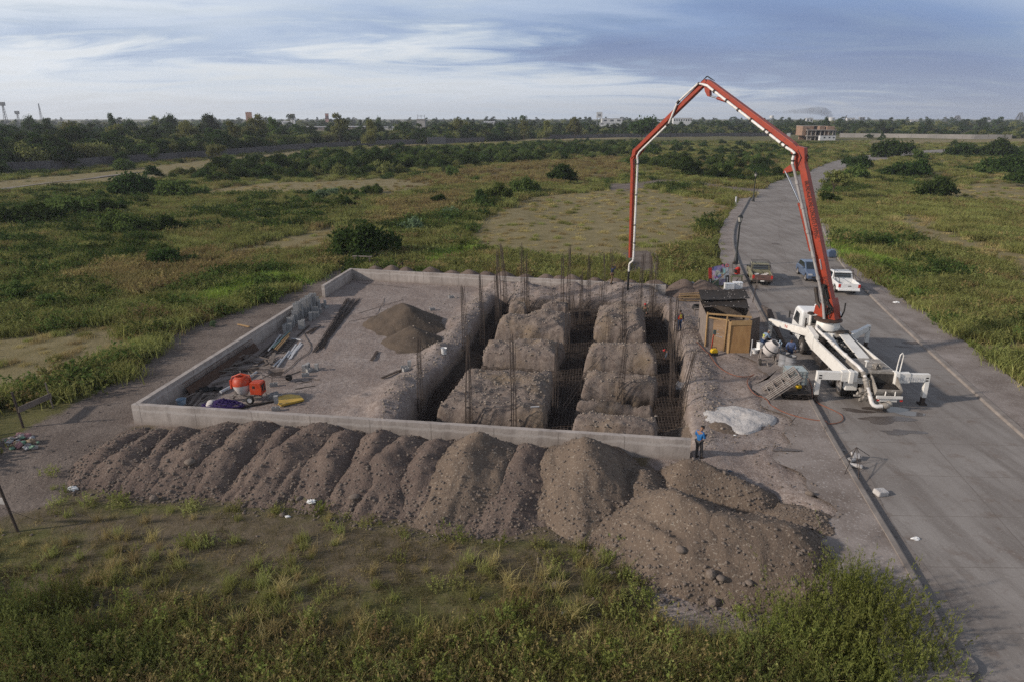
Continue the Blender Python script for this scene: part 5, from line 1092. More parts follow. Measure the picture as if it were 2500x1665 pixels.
mb = MB(); mb.hexa([(q.x+.16, q.y+.45, 0), (q.x+1.02, q.y+1.25, 0), (q.x+1.04, q.y+1.23, 0), (q.x+.18, q.y+.42, 0)], [(q.x+.02, q.y+.62, 2.1), (q.x+.95, q.y+1.45, 2.05), (q.x+.97, q.y+1.43, 2.05), (q.x+.04, q.y+.59, 2.1)]); mb.build('side_panel', pm('dark board', (.115, .092, .082), (.085, .068, .06), 2, .85), shed)
# inside of the hut stays dark behind the open strip under the roof: shelves and a back board are there
mb = MB(); mb.bar((.4, 1.6, .9), (2.6, 1.1, .9), .5, .04); mb.bar((.4, 1.6, 1.5), (2.6, 1.1, 1.5), .4, .04); mb.build('shelf', DARKWOOD, shed)
# roof of lapped tarred sheets
def rsheet(c4, seed, name='roof_sheet'):
    n, k = 22, 10; rg = random.Random(seed); vs = []; fs = []; a, b, c, d = [Vector(x) for x in c4]
    for lay in (0, .025):
        for j in range(k+1):
            for i in range(n+1):
                s, t = i/n, j/k; P = (a*(1-s)+b*s)*(1-t)+(d*(1-s)+c*s)*t; ph = math.sin(s*n*2.2)*.012
                jag = rg.uniform(-.05, .05) if (j == 0 or j == k) else 0
                vs.append((P.x, P.y+jag, P.z+ph-lay+math.sin(s*5+seed)*.03-.06*math.sin(math.pi*t)))
    m_ = (n+1)*(k+1)
    for j in range(k):
        for i in range(n): q = j*(n+1)+i; fs.append((q, q+1, q+n+2, q+n+1)); fs.append((m_+q, m_+q+n+1, m_+q+n+2, m_+q+1))
    mb = MB(); mb.add(vs, fs); mb.build(name, ROOFM, shed, smooth=True)
rz0, rz1, rz2_ = 2.34, 2.52, 2.72
def R_(u, v, z): x, y, z = at(*zs(u, v), z); return (x-SB[0], y-SB[1], z)
rsheet((R_(112, 452, rz0), R_(612, 492, rz0-.02), R_(580, 395, rz1-.02), R_(100, 400, rz1)), 1)
rsheet((R_(98, 408, rz1+.05), R_(618, 388, rz1+.04), R_(562, 288, rz2_), R_(66, 300, rz2_)), 2)
mb = MB(); mb.bar(R_(118, 460, rz0-.07), R_(215, 455, rz0-.05), .22, .03); mb.bar(R_(130, 480, rz0-.1), R_(260, 470, rz0-.1), .12, .03); mb.build('fascia_board', GREYWOOD2, shed)
rg = random.Random(3); mb = MB()
for k in range(30):
    u, v = rg.uniform(110, 590), rg.choice((312, 330, 350, 372, 388, 470, 430)); P = R_(u+(v-300)*.1, v, 2.72-(v-290)*.0018); mb.cbox((P[0], P[1], P[2]+.03), (.045, .03, .02), (0, 0, rg.random()*3))
mb.build('roof_washer', SACK, shed)
# meter box, conduit and sockets
g = lambda t, z, o=-.03: (.30+(FR0[0]-.30)*t, -.05+(FR0[1]+.05)*t+o, z)
mb = MB(); mb.cbox(g(.10, 1.12, -.06), (.20, .10, .27)); mb.build('meter_box', pm('meter box', (.07, .10, .10), (.05, .07, .07), 4, .5), shed, bevel=.01)
mb = MB()
for t, z in ((.28, 1.05), (.38, 1.05), (.26, .90), (.36, .90), (.46, .90), (.56, .90), (.30, 1.28)): mb.cbox(g(t, z), (.085, .03, .06))
mb.build('socket', PVC, shed)
mb = MB(); mb.tube([g(.06, 1.0, -.05), g(.02, .7, -.06), g(.0, .3, -.08), g(-.05, .03, -.1)], .02, 8); mb.build('conduit', RED, shed, smooth=True)
# things round the hut
def put(name, mat, label, cat, loc, rz=0, group=None, smooth=False, bevel=0, mb=None): return tag(mb.build(name, mat, smooth=smooth, bevel=bevel, loc=loc, rz=rz), label, cat, group)
def gat(u, v, dz=0): x, y, _ = at(u, v); z = gz(x, y); x, y, _ = at(u, v, z); return (x, y, gz(x, y)+dz)
def hat(u, v, dz=0): x, y, _ = at(u, v); z = float(surf(x, y)); x, y, _ = at(u, v, z); return (x, y, float(surf(x, y))+dz)
pz = gat(*zs(228, 990)); t = thing('generator', 'small yellow and black power tool on the ground before the hut', 'power tool', pz, R(10))
mb = MB(); mb.prism([(-.20, .18), (.20, .18), (.22, .30), (.12, .44), (-.12, .44), (-.22, .30)], -.13, .13, 'y'); mb.build('housing', YELLOW2, t, bevel=.03)
mb = MB(); mb.box((-.22, -.15, .0), (.22, .15, .17)); mb.tube([(-.16, 0, .42), (-.12, 0, .52), (.12, 0, .52), (.16, 0, .42)], .02, 6); mb.build('base', BLACK, t, bevel=.02)
pz = gat(*zs(665, 985)); t = thing('toilet_bowl', 'white ceramic toilet standing unplumbed beside the hut', 'toilet', pz, R(-75))
mb = MB(); mb.lathe([(.13, 0), (.12, .1), (.11, .2), (.18, .34), (.20, .40), (.16, .40), (.10, .25), (0, .2)], 18)
for i, (x, y, z) in enumerate(mb.v): mb.v[i] = (x, y*1.35, z)
mb.build('bowl', WHITE2, t, smooth=True); mb = MB(); mb.box((-.2, .18, .38), (.2, .36, .75)); mb.box((-.22, .17, .75), (.22, .37, .79)); mb.build('cistern', WHITE2, t, bevel=.03)
pz = gat(*zs(622, 1005)); mb = MB(); mb.tube([(0, 0, 0), (.08, .25, 1.0)], .03, 8); put('pipe', PVC, 'white plastic pipe standing against the right corner of the hut', 'pipe', pz, mb=mb)
for k, (u, v) in enumerate(((60, 500), (55, 520))):
    pz = gat(*zs(u, v)); mb = MB()
    for j in range(3): mb.tube([((.42-.03*j)*math.cos(i*.3142), (.42-.03*j)*math.sin(i*.3142), .06+.09*j) for i in range(20)], .055, 8, closed=True)
    if k == 0: put('hose_coil', BLACK, 'coil of thick black hose lying behind the left wall of the hut', 'hose coil', pz, smooth=True, mb=mb)
pz = gat(*zs(60, 570)); mb = MB(); mb.bar((-.3, 0, .5), (.6, -.05, .5), .22, .04); [mb.bar((x, y, 0), (x, y, .48), .05, .05) for x in (-.25, .5) for y in (-.07, .07)]; put('trestle', GREYWOOD2, 'narrow timber trestle behind the hut beside the black hose coil', 'trestle', pz, mb=mb)
pz = gat(*zs(85, 730)); mb = MB(); mb.tube([(0, 0, .0), (-.12, 0, .35), (-.05, 0, .75), (.2, .1, 1.0)], .05, 8); mb.ball((0, -.05, .3), .2, sq=(1, .8, 1)); mb.bar((.2, -.1, -.4), (.1, 0, .6), .06, .06); mb.bar((.3, -.2, -.4), (.25, 0, .6), .06, .06); put('mixer_funnel', GREYWOOD2, 'pale sack and bent pipe leaning on the left end of the hut', 'sack', (pz[0], pz[1], gz(pz[0], pz[1])+.4), mb=mb, smooth=True)
# stack of pale timbers and tarp behind the hut
for k in range(7):
    pz = gat(*zs(40, 420-16*(k % 4))); mb = MB(); mb.box((-.9, -.07, 0), (.9, .07, .05)); put('board', TIMBER, 'pale new board in the small stack behind the hut roof', 'board', (pz[0]-.5, pz[1]+.1*(k % 2), gz(pz[0], pz[1])+.05+.055*k), R(-6+3*k), 'pale boards behind the hut', mb=mb)
pz = gat(*zs(-30, 300)); n = 16; vs = [(2.4*(i/n-.5), 1.5*(j/n-.5), .5+.18*math.sin(i*.9+j*.5)+.14*math.sin(j*1.3-i*.4)-.5*max(abs(i/n-.5), abs(j/n-.5))) for j in range(n+1) for i in range(n+1)]
mb = MB(); mb.add(vs, [(j*(n+1)+i, j*(n+1)+i+1, (j+1)*(n+1)+i+1, (j+1)*(n+1)+i) for j in range(n) for i in range(n)]); put('tarp', TARP, 'crumpled blue grey tarpaulin draped behind the hut roof', 'tarp', (pz[0]+.3, pz[1], pz[2]), mb=mb, smooth=True)
# long planks leaning at the hut's right side
for k in range(5):
    a = gat(*zs(985-12*k, 895-8*k)); b = at(*zs(748+18*k, 480+10*k), .5+.15*k); mb = MB(); d = Vector(b)-Vector(a); mb.bar((0, 0, .08+.06*k), (d.x, d.y, d.z+.1), .24, .05); put('scaffold_plank', GREYWOOD if k % 2 else pm('brown plank', (.12, .085, .068), (.08, .06, .05), 3, .9), 'long dark plank lying along the pavement between hut and pump truck', 'plank', a, 0, 'long planks by the kerb', mb=mb)
# small mixer with pale drum
pz = gat(*zs(800, 1085)); t = thing('concrete_mixer', 'small grey concrete mixer with tilted pale drum by the hut', 'mixer', pz, R(-8))
M0 = Matrix.Translation((.12, .15, .95)) @ Euler((R(18), R(28), 0)).to_matrix().to_4x4(); mb = MB(); mb.T = M0; mb.lathe([(.12, -.46), (.36, -.36), (.43, -.05), (.43, .08), (.26, .44), (.29, .46), (.23, .44), (.38, .06), (0, -.4)], 22); mb.build('drum', SACK, t, smooth=True)
mb = MB(); mb.T = M0; mb.tube([(.445*math.cos(i*.314), .445*math.sin(i*.314), .02) for i in range(20)], .035, 6, closed=True); mb.build('gear_ring', BLACK, t)
mb = MB()
for s in (-1, 1): mb.tube([(s*.45, -.1, 0), (s*.42, .12, .95)], .035, 6); mb.tube([(s*.45, .55, 0), (s*.42, .12, .95)], .035, 6)
mb.tube([(-.45, -.1, .25), (.45, -.1, .25)], .03, 6); mb.tube([(-.45, .55, .25), (.45, .55, .25)], .03, 6); mb.tube([(-.1, -.1, .25), (-.12, -.62, .1)], .03, 6); mb.build('stand', SCAF, t)
mb = MB(); mb.tube([(.62, .2, 1.0), (.72, .2, 1.28), (.60, .2, 1.42), (.52, .2, 1.2), (.52, .2, .9)], .04, 8); mb.tube([(.55+.22*math.cos(i*.5236), .45, .75+.22*math.sin(i*.5236)) for i in range(12)], .025, 6, closed=True); mb.build('tilt_wheel', BLUEP, t, smooth=True)
for s in (-1, 1): mb = MB(); mb.lathe([(0, -.05), (.18, -.05), (.22, -.03), (.22, .03), (.18, .05), (0, .05)], 16, c=(s*.5, -.3 if s < 0 else .5, .21), axis='x'); mb.build('wheel', TYRE, t, smooth=True)
# drums, scaffold frames, caged tank, black sheets
for k, (u, v, lab) in enumerate(((965, 1120, 'open grey steel drum behind the scaffold frames, left of two'), (1035, 1150, 'grey steel drum with dark rim behind the scaffold frames, right of two'))):
    pz = gat(*zs(u, v)); mb = MB(); mb.lathe([(0, .02), (.285, .02), (.29, .0), (.295, .28), (.305, .3), (.295, .32), (.295, .58), (.305, .6), (.295, .62), (.29, .88), (.30, .89), (.27, .89), (.27, .3), (0, .3)], 24); t = put('steel_drum', pm('grey drum', (.30, .31, .33), (.2, .2, .21), 3, .5), lab, 'drum', pz, mb=mb, smooth=True)
    mb = MB(); mb.tube([(.295*math.cos(i*.314), .295*math.sin(i*.314), .9) for i in range(20)], .022, 6, closed=True); mb.build('rim', BLACK, t)
def scaf(loc, wv, uv, label):
    t = MB(); w, h = 1.25, 2.0; nv = wv.cross(uv); t.T = Matrix(((wv.x, nv.x, uv.x, 0), (wv.y, nv.y, uv.y, 0), (wv.z, nv.z, uv.z, 0), (0, 0, 0, 1)))
    for x in (-w/2, w/2): t.tube([(x, 0, 0), (x, 0, h)], .034, 6)
    for x in (-w/2+.22, w/2-.22): t.tube([(x, 0, .25), (x, 0, h-.2)], .026, 6)
    for z in (.25, .65, 1.1, 1.5, h-.02): t.tube([(-w/2, 0, z), (w/2, 0, z)], .028, 6)
    t.tube([(-w/2+.22, 0, .25), (0, 0, .65)], .022, 5); t.tube([(w/2-.22, 0, .25), (0, 0, .65)], .022, 5); t.tube([(-w/2+.22, 0, 1.1), (w/2-.22, 0, 1.5)], .022, 5)
    return tag(t.build('scaffold_section', SCAF, loc=loc), label, 'scaffold', 'scaffold frames leaning in a stack')
a = Vector(at(*zs(740, 1345), .15)); b = Vector(at(*zs(800, 1465), .15)); wv = (b-a).normalized(); uv = Vector((.76, .10, .65)); uv = (uv-wv*uv.dot(wv)).normalized(); nv = wv.cross(uv)
if nv.z > 0: nv = -nv
for k in range(5): scaf((a+b)/2-nv*0+nv*(.08*k-.1)+Vector((0, 0, .03+.05*(k > 2)))+wv*.03*(k % 3), wv, uv, 'rusty white scaffold frame in the leaning stack beside the caged tank')
pz = gat(*z2(815, 1040)); t = thing('caged_tank', 'pale caged liquid tank between the scaffold frames and the outrigger', 'tank', (pz[0]+.02, pz[1]+.35, .125), R(-4))
mb = MB(); mb.box((-.52, -.5, .16), (.52, .5, .95)); mb.lathe([(.12, .95), (.12, 1.0), (0, 1.0)], 14); mb.build('tank_body', pm('milky plastic', (.36, .42, .42), (.28, .33, .34), 2, .35), t, bevel=.06)
mb = MB()
for z in (.2, .4, .6, .8, .97): mb.tube([(-.55, -.53, z), (.55, -.53, z), (.55, .53, z), (-.55, .53, z)], .012, 5, closed=True)
for k in range(6):
    x = -.55+k*.22; mb.tube([(x, -.53, .1), (x, -.53, .98)], .012, 5); mb.tube([(x, .53, .1), (x, .53, .98)], .012, 5); mb.tube([(-.55, x*.96, .1), (-.55, x*.96, .98)], .012, 5); mb.tube([(.55, x*.96, .1), (.55, x*.96, .98)], .012, 5)
mb.build('cage', RIM, t); mb = MB(); mb.box((-.55, -.53, 0), (.55, .53, .12)); mb.build('pallet', GREYWOOD, t)
pz = gat(*z2(800, 1120)); rg = random.Random(9)
for k in range(6):
    n = 12; w = 1.2; vs = [(w*1.15*(i/n-.5)+rg.uniform(-.02, .02), .5*(j-.5)*2+(rg.uniform(-.03, .03)), .018*math.sin(i*1.6)+l) for l in (0, .02) for j in (0, 1) for i in range(n+1)]; m_ = n+1
    fs = [(i, i+1, m_+i+1, m_+i) for i in range(n)]+[(2*m_+i, 3*m_+i, 3*m_+i+1, 2*m_+i+1) for i in range(n)]+[(i, 2*m_+i, 2*m_+i+1, i+1) for i in range(n)]+[(m_+i, m_+i+1, 3*m_+i+1, 3*m_+i) for i in range(n)]
    mb = MB(); mb.add(vs, fs); put('roofing_sheet', ROOFM, 'black corrugated roofing sheet stacked in front of the caged tank', 'roofing sheet', (pz[0]+rg.uniform(-.06, .06), pz[1]+rg.uniform(-.05, .05), .16+.055*k), R(-6+rg.uniform(-3, 3)), 'stack of black roofing sheets', mb=mb)
t = thing('power_saw', 'small yellow power saw lying on the black roofing sheets', 'saw', (pz[0]+.25, pz[1]+.2, .16+.055*6), R(20))
mb = MB(); mb.prism([(-.16, .03), (.16, .03), (.12, .20), (-.10, .24)], -.1, .1, 'y'); mb.build('housing', YELLOW2, t, bevel=.03); mb = MB(); mb.tube([(-.12, 0, .22), (-.05, 0, .34), (.1, 0, .32), (.14, 0, .16)], .025, 6); mb.build('handle', STEELD, t)
# hoses
def hose(pts, r, mat, name, label, z=.02):
    P = [Vector(at(u, v)) for u, v in pts]; Q = smooth_line([(p.x, p.y) for p in P], 3); mb = MB()
    base = lambda x, y: (0.0 if psd(ROADP, np.array([x]), np.array([y]))[0] > 0 else (.127 if pld(KL, np.array([x]), np.array([y]))[0] < 2.2 and x > 11 else gz(x, y)))
    mb.tube([(x, y, base(x, y)+z+r) for x, y in Q], r, 6); return tag(mb.build(name, mat, smooth=True), label, 'hose')
hose([z2(*p) for p in ((0, 690), (90, 760), (180, 870), (300, 935), (420, 950), (490, 925), (420, 960), (412, 1030), (470, 1110), (580, 1150), (600, 1190), (680, 1240), (780, 1280), (920, 1315), (1100, 1335), (1180, 1320), (1210, 1290), (1190, 1250), (1080, 1200), (990, 1160), (945, 1110), (955, 1060), (930, 980), (860, 890), (800, 850))], .022, HOSEM, 'hose', 'long orange hose snaking from the hut past the roofing sheets and onto the road')
hose([zl(*p) for p in ((1690, 180), (1750, 310), (1830, 410), (1800, 530), (1700, 590), (1600, 650), (1540, 730), (1450, 800), (1370, 870))], .018, STEELD, 'hose', 'thin dark hose trailing from the steel bars to the wheelbarrow')
# banner and the bits beside it
a = at(*zs(175, 262), .05); b = at(*zs(392, 250), .05); tl = aty(*zs(165, 72), a[1]+.35); t = thing('advertising_banner', 'large printed construction banner leaning beside the pavement', 'banner', a)
ex = Vector((b[0]-a[0], b[1]-a[1], 0)); H_ = tl[2]; ey = Vector((-.05, .40, H_)); nn = ex.cross(ey).normalized()
if nn.y > 0: nn = -nn
def bq(s0, t0, s1, t1, o, mb): mb.hexa([tuple(ex*s+ey*t_*(1+.22*s)+nn*(o-.012)) for s, t_ in ((s0, t0), (s1, t0), (s1, t1), (s0, t1))], [tuple(ex*s+ey*t_*(1+.22*s)+nn*o) for s, t_ in ((s0, t0), (s1, t0), (s1, t1), (s0, t1))]); return mb
m, nt_ = new_mat('printed photo collage'); tcn = N(nt_, 'ShaderNodeTexCoord'); v_ = N(nt_, 'ShaderNodeTexVoronoi'); v_.inputs['Scale'].default_value = 2.3; L(nt_, tcn.outputs['Object'], v_.inputs['Vector'])
cc = mixc(nt_, 0.55, v_.outputs['Color'], (.24, .22, .34)); cc = mixc(nt_, ramp(nt_, noise(nt_, tcn.outputs['Object'], 3, 5), [(.45, 0), (.62, 1)]), cc, (.055, .045, .05)); b_ = N(nt_, 'ShaderNodeBsdfPrincipled'); L(nt_, cc, b_.inputs['Base Color']); b_.inputs['Roughness'].default_value = .5; finish(nt_, b_.outputs[0]); COLL = m
bq(0, 0, 1, 1, 0, MB()).build('board', GREYWOOD, t); bq(.16, .30, .82, .99, .014, MB()).build('printed_photo', COLL, t)
bq(0, .42, .155, .99, .014, MB()).build('red_strip', RED, t); bq(0, .02, .155, .41, .014, MB()).build('black_strip', BLACK, t); bq(.16, .02, .50, .29, .014, MB()).build('green_strip', pm('print green', (.04, .09, .06), (.06, .07, .05), 3, .5), t); bq(.505, .02, .82, .29, .014, MB()).build('printed_photo', pm('print violet', (.23, .20, .32), (.09, .08, .11), 3, .5), t)
bq(.825, .46, 1, 1.0, .014, MB()).build('white_strip', PVC, t); bq(.825, .02, 1, .45, .014, MB()).build('black_strip', BLACK, t)
mb = MB(); c = ex*.91+ey*.90*1.2+nn*.03; mb.tube([tuple(c+ex.normalized()*.13*math.cos(i*.5236)+ey.normalized()*.13*math.sin(i*.5236)) for i in range(12)], .03, 5, closed=True); mb.build('emblem', RED, t)
mb = MB(); mb.bar(tuple(ex*.88+ey*.55*1.2+nn*.02), tuple(ex*.95+ey*.80*1.2+nn*.02), .01, .09, up=tuple(ex)); [mb.bar(tuple(ex*.91+ey*q*1.2+nn*.02), tuple(ex*.91+ey*(q+.05)*1.2+nn*.02), .01, .10, up=tuple(ex)) for q in (.06, .13, .20, .27, .33)]; [mb.bar(tuple(ex*.08+ey*q+nn*.02), tuple(ex*.08+ey*(q+.05)+nn*.02), .01, .07, up=tuple(ex)) for q in (.08, .16, .24, .32)]
mb.build('lettering', PVC, t)
mb = MB(); mb.bar(tuple(ex*.15+ey*.1+nn*.1), tuple(ex*.85+ey*.75+nn*.25), .05, .05); put('batten', GREYWOOD, 'grey batten leaning diagonally across the front of the banner', 'batten', a, mb=mb)
pz = gat(*zs(465, 165)); t = thing('compactor', 'red and black plate compactor standing on the pavement beside the banner', 'compactor', (pz[0], pz[1], .125), R(15))
mb = MB(); mb.box((-.25, -.35, .02), (.25, .35, .10)); mb.tube([(-.2, .3, .3), (-.2, .55, 1.15), (.2, .55, 1.15), (.2, .3, .3)], .025, 6); mb.cbox((-.15, -.05, .5), (.25, .3, .3)); mb.ball((-.05, .45, 1.2), .13); mb.build('plate', STEELD, t); mb = MB(); mb.cbox((.08, .0, .45), (.34, .42, .5)); mb.ball((.1, -.05, .75), .2, sq=(1, 1, .6)); mb.build('engine', RED, t, bevel=.05)
for k, (u, v, lab) in enumerate(((388, 300, 'white foam box behind the hut roof, left of two'), (478, 285, 'white foam box with straps behind the hut roof, right of two'))):
    pz = at(*zs(u, v), .13); mb = MB(); mb.box((-.38, -.25, 0), (.38, .25, .52)); mb.box((-.40, -.27, .52), (.40, .27, .58)); [mb.box((x, -.275, .0), (x+.05, .275, .592)) for x in ((-.2, .1) if k else (-.3,))]; put('foam_box', WHITE2, lab, 'box', (pz[0], pz[1], .13), R(-4), mb=mb, bevel=.02)
pz = at(*zs(470, 215), .13); mb = MB(); mb.bar((-.5, 0, .5), (.5, .1, .52), .3, .04); [mb.bar((x, y, 0), (x, y, .49), .04, .04) for x in (-.45, .45) for y in (-.1, .12)]; put('bench', pm('green bench', (.13, .15, .07), (.1, .11, .05), 4, .7), 'low bench with scattered tools between banner and white foam boxes', 'bench', (pz[0], pz[1], .13), mb=mb)
for k, (u, v, x1_, h) in enumerate(((688, 285, -.05, .95), (640, 430, .25, 1.5), (645, 440, .12, 1.4))):
    pz = at(*zs(u, v), .01 if k == 0 else .13); mb = MB(); mb.tube([(0, 0, 0), (x1_, .1, h)], .02, 5)
    if k == 0: mb.cbox((0, 0, .12), (.22, .03, .26))
    put('shovel' if k == 0 else 'stake', GREYWOOD2 if k == 0 else DARKWOOD, ('shovel standing up against the tailgate of the brown pickup', 'thin leaning stake on the pavement behind the hut, taller of two', 'thin leaning stake on the pavement behind the hut, shorter of two')[k], 'shovel' if k == 0 else 'stake', pz, mb=mb)

# ------------------------------------------------------------------ blocks
def block_mesh():
    mb = MB(); w, d, h, t = .40, .20, .195, .032
    for x0, x1 in ((-w/2, -w/2+t), (-t/2, t/2), (w/2-t, w/2)): mb.box((x0, -d/2, 0), (x1, d/2, h))
    for x0, x1 in ((-w/2+t, -t/2), (t/2, w/2-t)):
        mb.box((x0, -d/2, 0), (x1, -d/2+t, h)); mb.box((x0, d/2-t, 0), (x1, d/2, h))
    return mb.build('concrete_block', BLOCKM)
B0 = block_mesh(); used = [False]
def block(loc, rot, label, group):
    o = B0 if not used[0] else B0.copy()
    if used[0]: COL.objects.link(o)
    used[0] = True; o.location = loc; o.rotation_euler = rot; return tag(o, label, 'concrete block', group)
COLS = [(1318, 652, 3), (1350, 640, 3), (1365, 612, 4), (1385, 598, 4), (1405, 575, 5), (1455, 618, 3), (1470, 610, 3), (1420, 560, 7), (1440, 545, 7), (1460, 540, 6), (1480, 520, 7), (1500, 510, 7), (1530, 548, 3), (1545, 540, 3), (1518, 492, 7), (1535, 480, 7), (1555, 470, 7), (1572, 500, 3), (1585, 520, 2), (1560, 450, 6), (1580, 455, 5), (1600, 460, 4), (1598, 490, 2)]
rg = random.Random(2)
for k, (u, v, n) in enumerate(COLS):
    x, y, _ = gat(*z3(u, v)); x += .12
    for i in range(n): block((x+rg.uniform(-.015, .015), y+rg.uniform(-.015, .015), gz(x, y)+.0+.197*i), (0, 0, R(7 if (k % 3) else 97)+rg.uniform(-.04, .04)), 'grey hollow concrete block in the tall stepped stack along the left wall', 'stacked concrete blocks')
LOOSE = [(1630, 432, .2, 0), (1650, 425, .5, 90), (1672, 450, .9, 0), (1560, 520, 2, 0), (1240, 1085, .3, 0), (1475, 965, .1, 90), (1500, 960, .1, 90), (1500, 1005, .25, 0), (1535, 965, .9, 0), (1580, 955, 0, 90), (1215, 1185, .1, 0), (1245, 1165, .8, 0), (1275, 1180, .4, 0), (1258, 1285, .2, 0), (1248, 1255, .2, 90), (2195, 222, .2, 0), (2215, 215, .9, 0), (1015, 805, .5, 90), (2312, 945, .2, 0), (2340, 930, .1, 90), (2325, 965, .7, 0), (1510, 950, .6, 90)]
LL = ['on its own beside the far end of the block stack', 'lying on end near the far end of the block stack', 'thrown furthest from the far end of the block stack', 'low at the foot of the block stack', 'by the foot of the wheelbarrow', 'standing on end, first in the row beyond the wheelbarrow', 'standing on end, second in the row beyond the wheelbarrow', 'lying in front of the row beyond the wheelbarrow', 'tilted in the row beyond the wheelbarrow', 'upright and apart, last of the row beyond the wheelbarrow', 'close behind the wheel of the orange mixer', 'further back of two behind the orange mixer', 'between orange mixer and yellow board', 'lying by the corner of the yellow board near the front wall', 'standing on the one by the yellow board', 'at the foot of the back wall, left of two', 'at the foot of the back wall, right of two', 'by the brown shade on the left wall', 'at the brink of the excavation, left of the loose group', 'on end at the brink of the excavation', 'in front of the group at the brink of the excavation', 'behind the row beyond the wheelbarrow']
for (u, v, r, e), ll in zip(LOOSE, LL):
    p = gat(*z3(u, v)); dz = .0 if not e else .2; dz += .20 if 'standing on the one' in ll else 0
    block((p[0], p[1], p[2]+dz+.005), (0, R(e), r), 'grey hollow concrete block ' + ll, 'loose concrete blocks')
for u, v, l in ((320, 466, 'on the spoil edge behind the large sand heap'), (175, 560, 'at the right foot of the large sand heap')):
    p = gat(*z4(u, v)); block((p[0], p[1], p[2]), (0, 0, .3), 'grey hollow concrete block ' + l, 'loose concrete blocks')

# ------------------------------------------------------------------ timber, pipes, steel lying in the yard
def board(a, b, w, h, mat, name, label, cat, group, z=0.0, tilt=.0):
    p = at(*a); q = at(*b); p = Vector((p[0], p[1], gz(p[0], p[1])+z+h/2+.005)); q = Vector((q[0], q[1], gz(q[0], q[1])+z+h/2+.005+tilt)); mb = MB(); m = (p+q)/2
    mb.bar(p-m, q-m, w, h); return tag(mb.build(name, mat, loc=m), label, cat, group)
BD = [(500, 768, 1195, 770), (440, 825, 980, 760), (480, 815, 950, 840), (255, 890, 545, 720), (300, 880, 700, 880), (170, 945, 590, 860), (250, 1050, 550, 975), (700, 630, 990, 740), (620, 760, 950, 640), (590, 700, 760, 620), (740, 770, 1060, 690), (900, 760, 1230, 600), (1085, 670, 1130, 740), (1160, 720, 1200, 625), (1190, 760, 1245, 595), (650, 640, 800, 600), (780, 655, 820, 595), (560, 800, 1180, 805), (430, 845, 640, 800), (820, 850, 1010, 830), (950, 790, 1260, 640), (330, 860, 560, 745), (520, 780, 700, 700), (640, 720, 900, 700), (860, 615, 1180, 700), (960, 660, 1240, 690), (700, 800, 990, 870), (600, 860, 760, 830)]
for k, (a, b, c, d) in enumerate(BD):
    board(zl(a, b), zl(c, d), rg.choice((.10, .15, .2)), .04, (GREYWOOD, GREYWOOD2, GREYWOOD, DARKWOOD)[k % 4], 'board', 'weathered board in the jumbled scrap timber pile beside the brown-shaded wall', 'board', 'scrap timber pile', z=.05*(k % 5), tilt=rg.uniform(-.04, .08))
for k in range(34):
    u, v = rg.uniform(-150, 330), 0; v = rg.uniform(1180, 1370); ang = rg.gauss(-.62, .25); ln = rg.uniform(80, 260)
    v = min(v, 1360-max(0, (u+150))*.0); board(zl(u-math.cos(ang)*ln/2-60, v-math.sin(ang)*ln/2), zl(u+math.cos(ang)*ln/2-60, v+math.sin(ang)*ln/2), rg.choice((.07, .1, .14)), .03, (GREYWOOD, GREYWOOD2, DARKWOOD, GREYWOOD2)[k % 4], 'board', 'thin scrap board lying in the near left corner inside the walls', 'board', 'scrap boards in the near left corner', z=.03*(k % 3))
PB = [(1080, 610, 1420, 320), (1060, 600, 1380, 330), (1130, 600, 1480, 260), (1030, 610, 1300, 370), (960, 610, 1280, 330), (1100, 560, 1330, 330)]
for k, (a, b, c, d) in enumerate(PB): board(zl(a, b), zl(c, d), .11, .06, (GREYWOOD, DARKWOOD)[k % 2], 'post', 'long brown timber post in the bundle below the block stack', 'post', 'bundle of long posts', z=.05*(k % 3))
PI = [((1150, 560), (1345, 310), .045, PVC, 'white plastic pipe lying on the bundle of long posts'), ((1190, 520), (1480, 255), .05, GREENP, 'thick pale green pipe lying on the bundle of long posts'), ((1230, 510), (1440, 290), .04, GREENP, 'thinner pale green pipe lying on the bundle of long posts'), ((1260, 530), (1490, 275), .045, TIMBER, 'tan round pole lying on the bundle of long posts'), ((1290, 540), (1480, 330), .04, TIMBER, 'short tan round pole at the right edge of the bundle of posts'), ((1290, 765), (1480, 520), .06, PVC, 'long white pipe beside the scrap timber, nearest the wheelbarrow'), ((1230, 755), (1350, 650), .06, PVC, 'short white pipe end beside the scrap timber'), ((1520, 320), (1670, 345), .05, PVC, 'white pipe lying crosswise beyond the grey ladder'), ((385, 1185), (600, 1070), .09, PVC, 'thick white pipe lying under the orange mixer'), ((800, 960), (960, 860), .07, PVC, 'white pipe sticking out behind the orange mixer drum'), ((1300, 270), (1390, 268), .03, PVC, 'short pale pipe at the foot of the block stack')]
for (a, b, r, mt, lab) in PI:
    p = at(*zl(*a)); q = at(*zl(*b)); dz = .22 if 'bundle' in lab else .01; mb = MB(); p = Vector((p[0], p[1], gz(p[0], p[1])+r+dz)); q = Vector((q[0], q[1], gz(q[0], q[1])+r+dz)); m_ = (p+q)/2; mb.tube([p-m_, q-m_], r, 10); tag(mb.build('pipe', mt, smooth=True, loc=m_), lab, 'pipe')
for k, (a, b, c, d) in enumerate(((1450, 610, 1590, 400), (1480, 640, 1600, 460), (1500, 630, 1660, 370), (1540, 560, 1680, 395), (1510, 560, 1620, 420))): board(zl(a, b), zl(c, d), .10, .05, PVC, 'metal_profile', 'grey steel channel in the small rack of channels right of the ladder', 'steel channel', 'grey steel channels')
p = at(*zl(1330, 550)); q = at(*zl(1520, 340)); d = Vector((q[0]-p[0], q[1]-p[1], 0)); n_ = Vector((-d.y, d.x, 0)).normalized()*.22; mb = MB()
for s in (-1, 1): mb.bar(n_*s, d+n_*s, .05, .05)
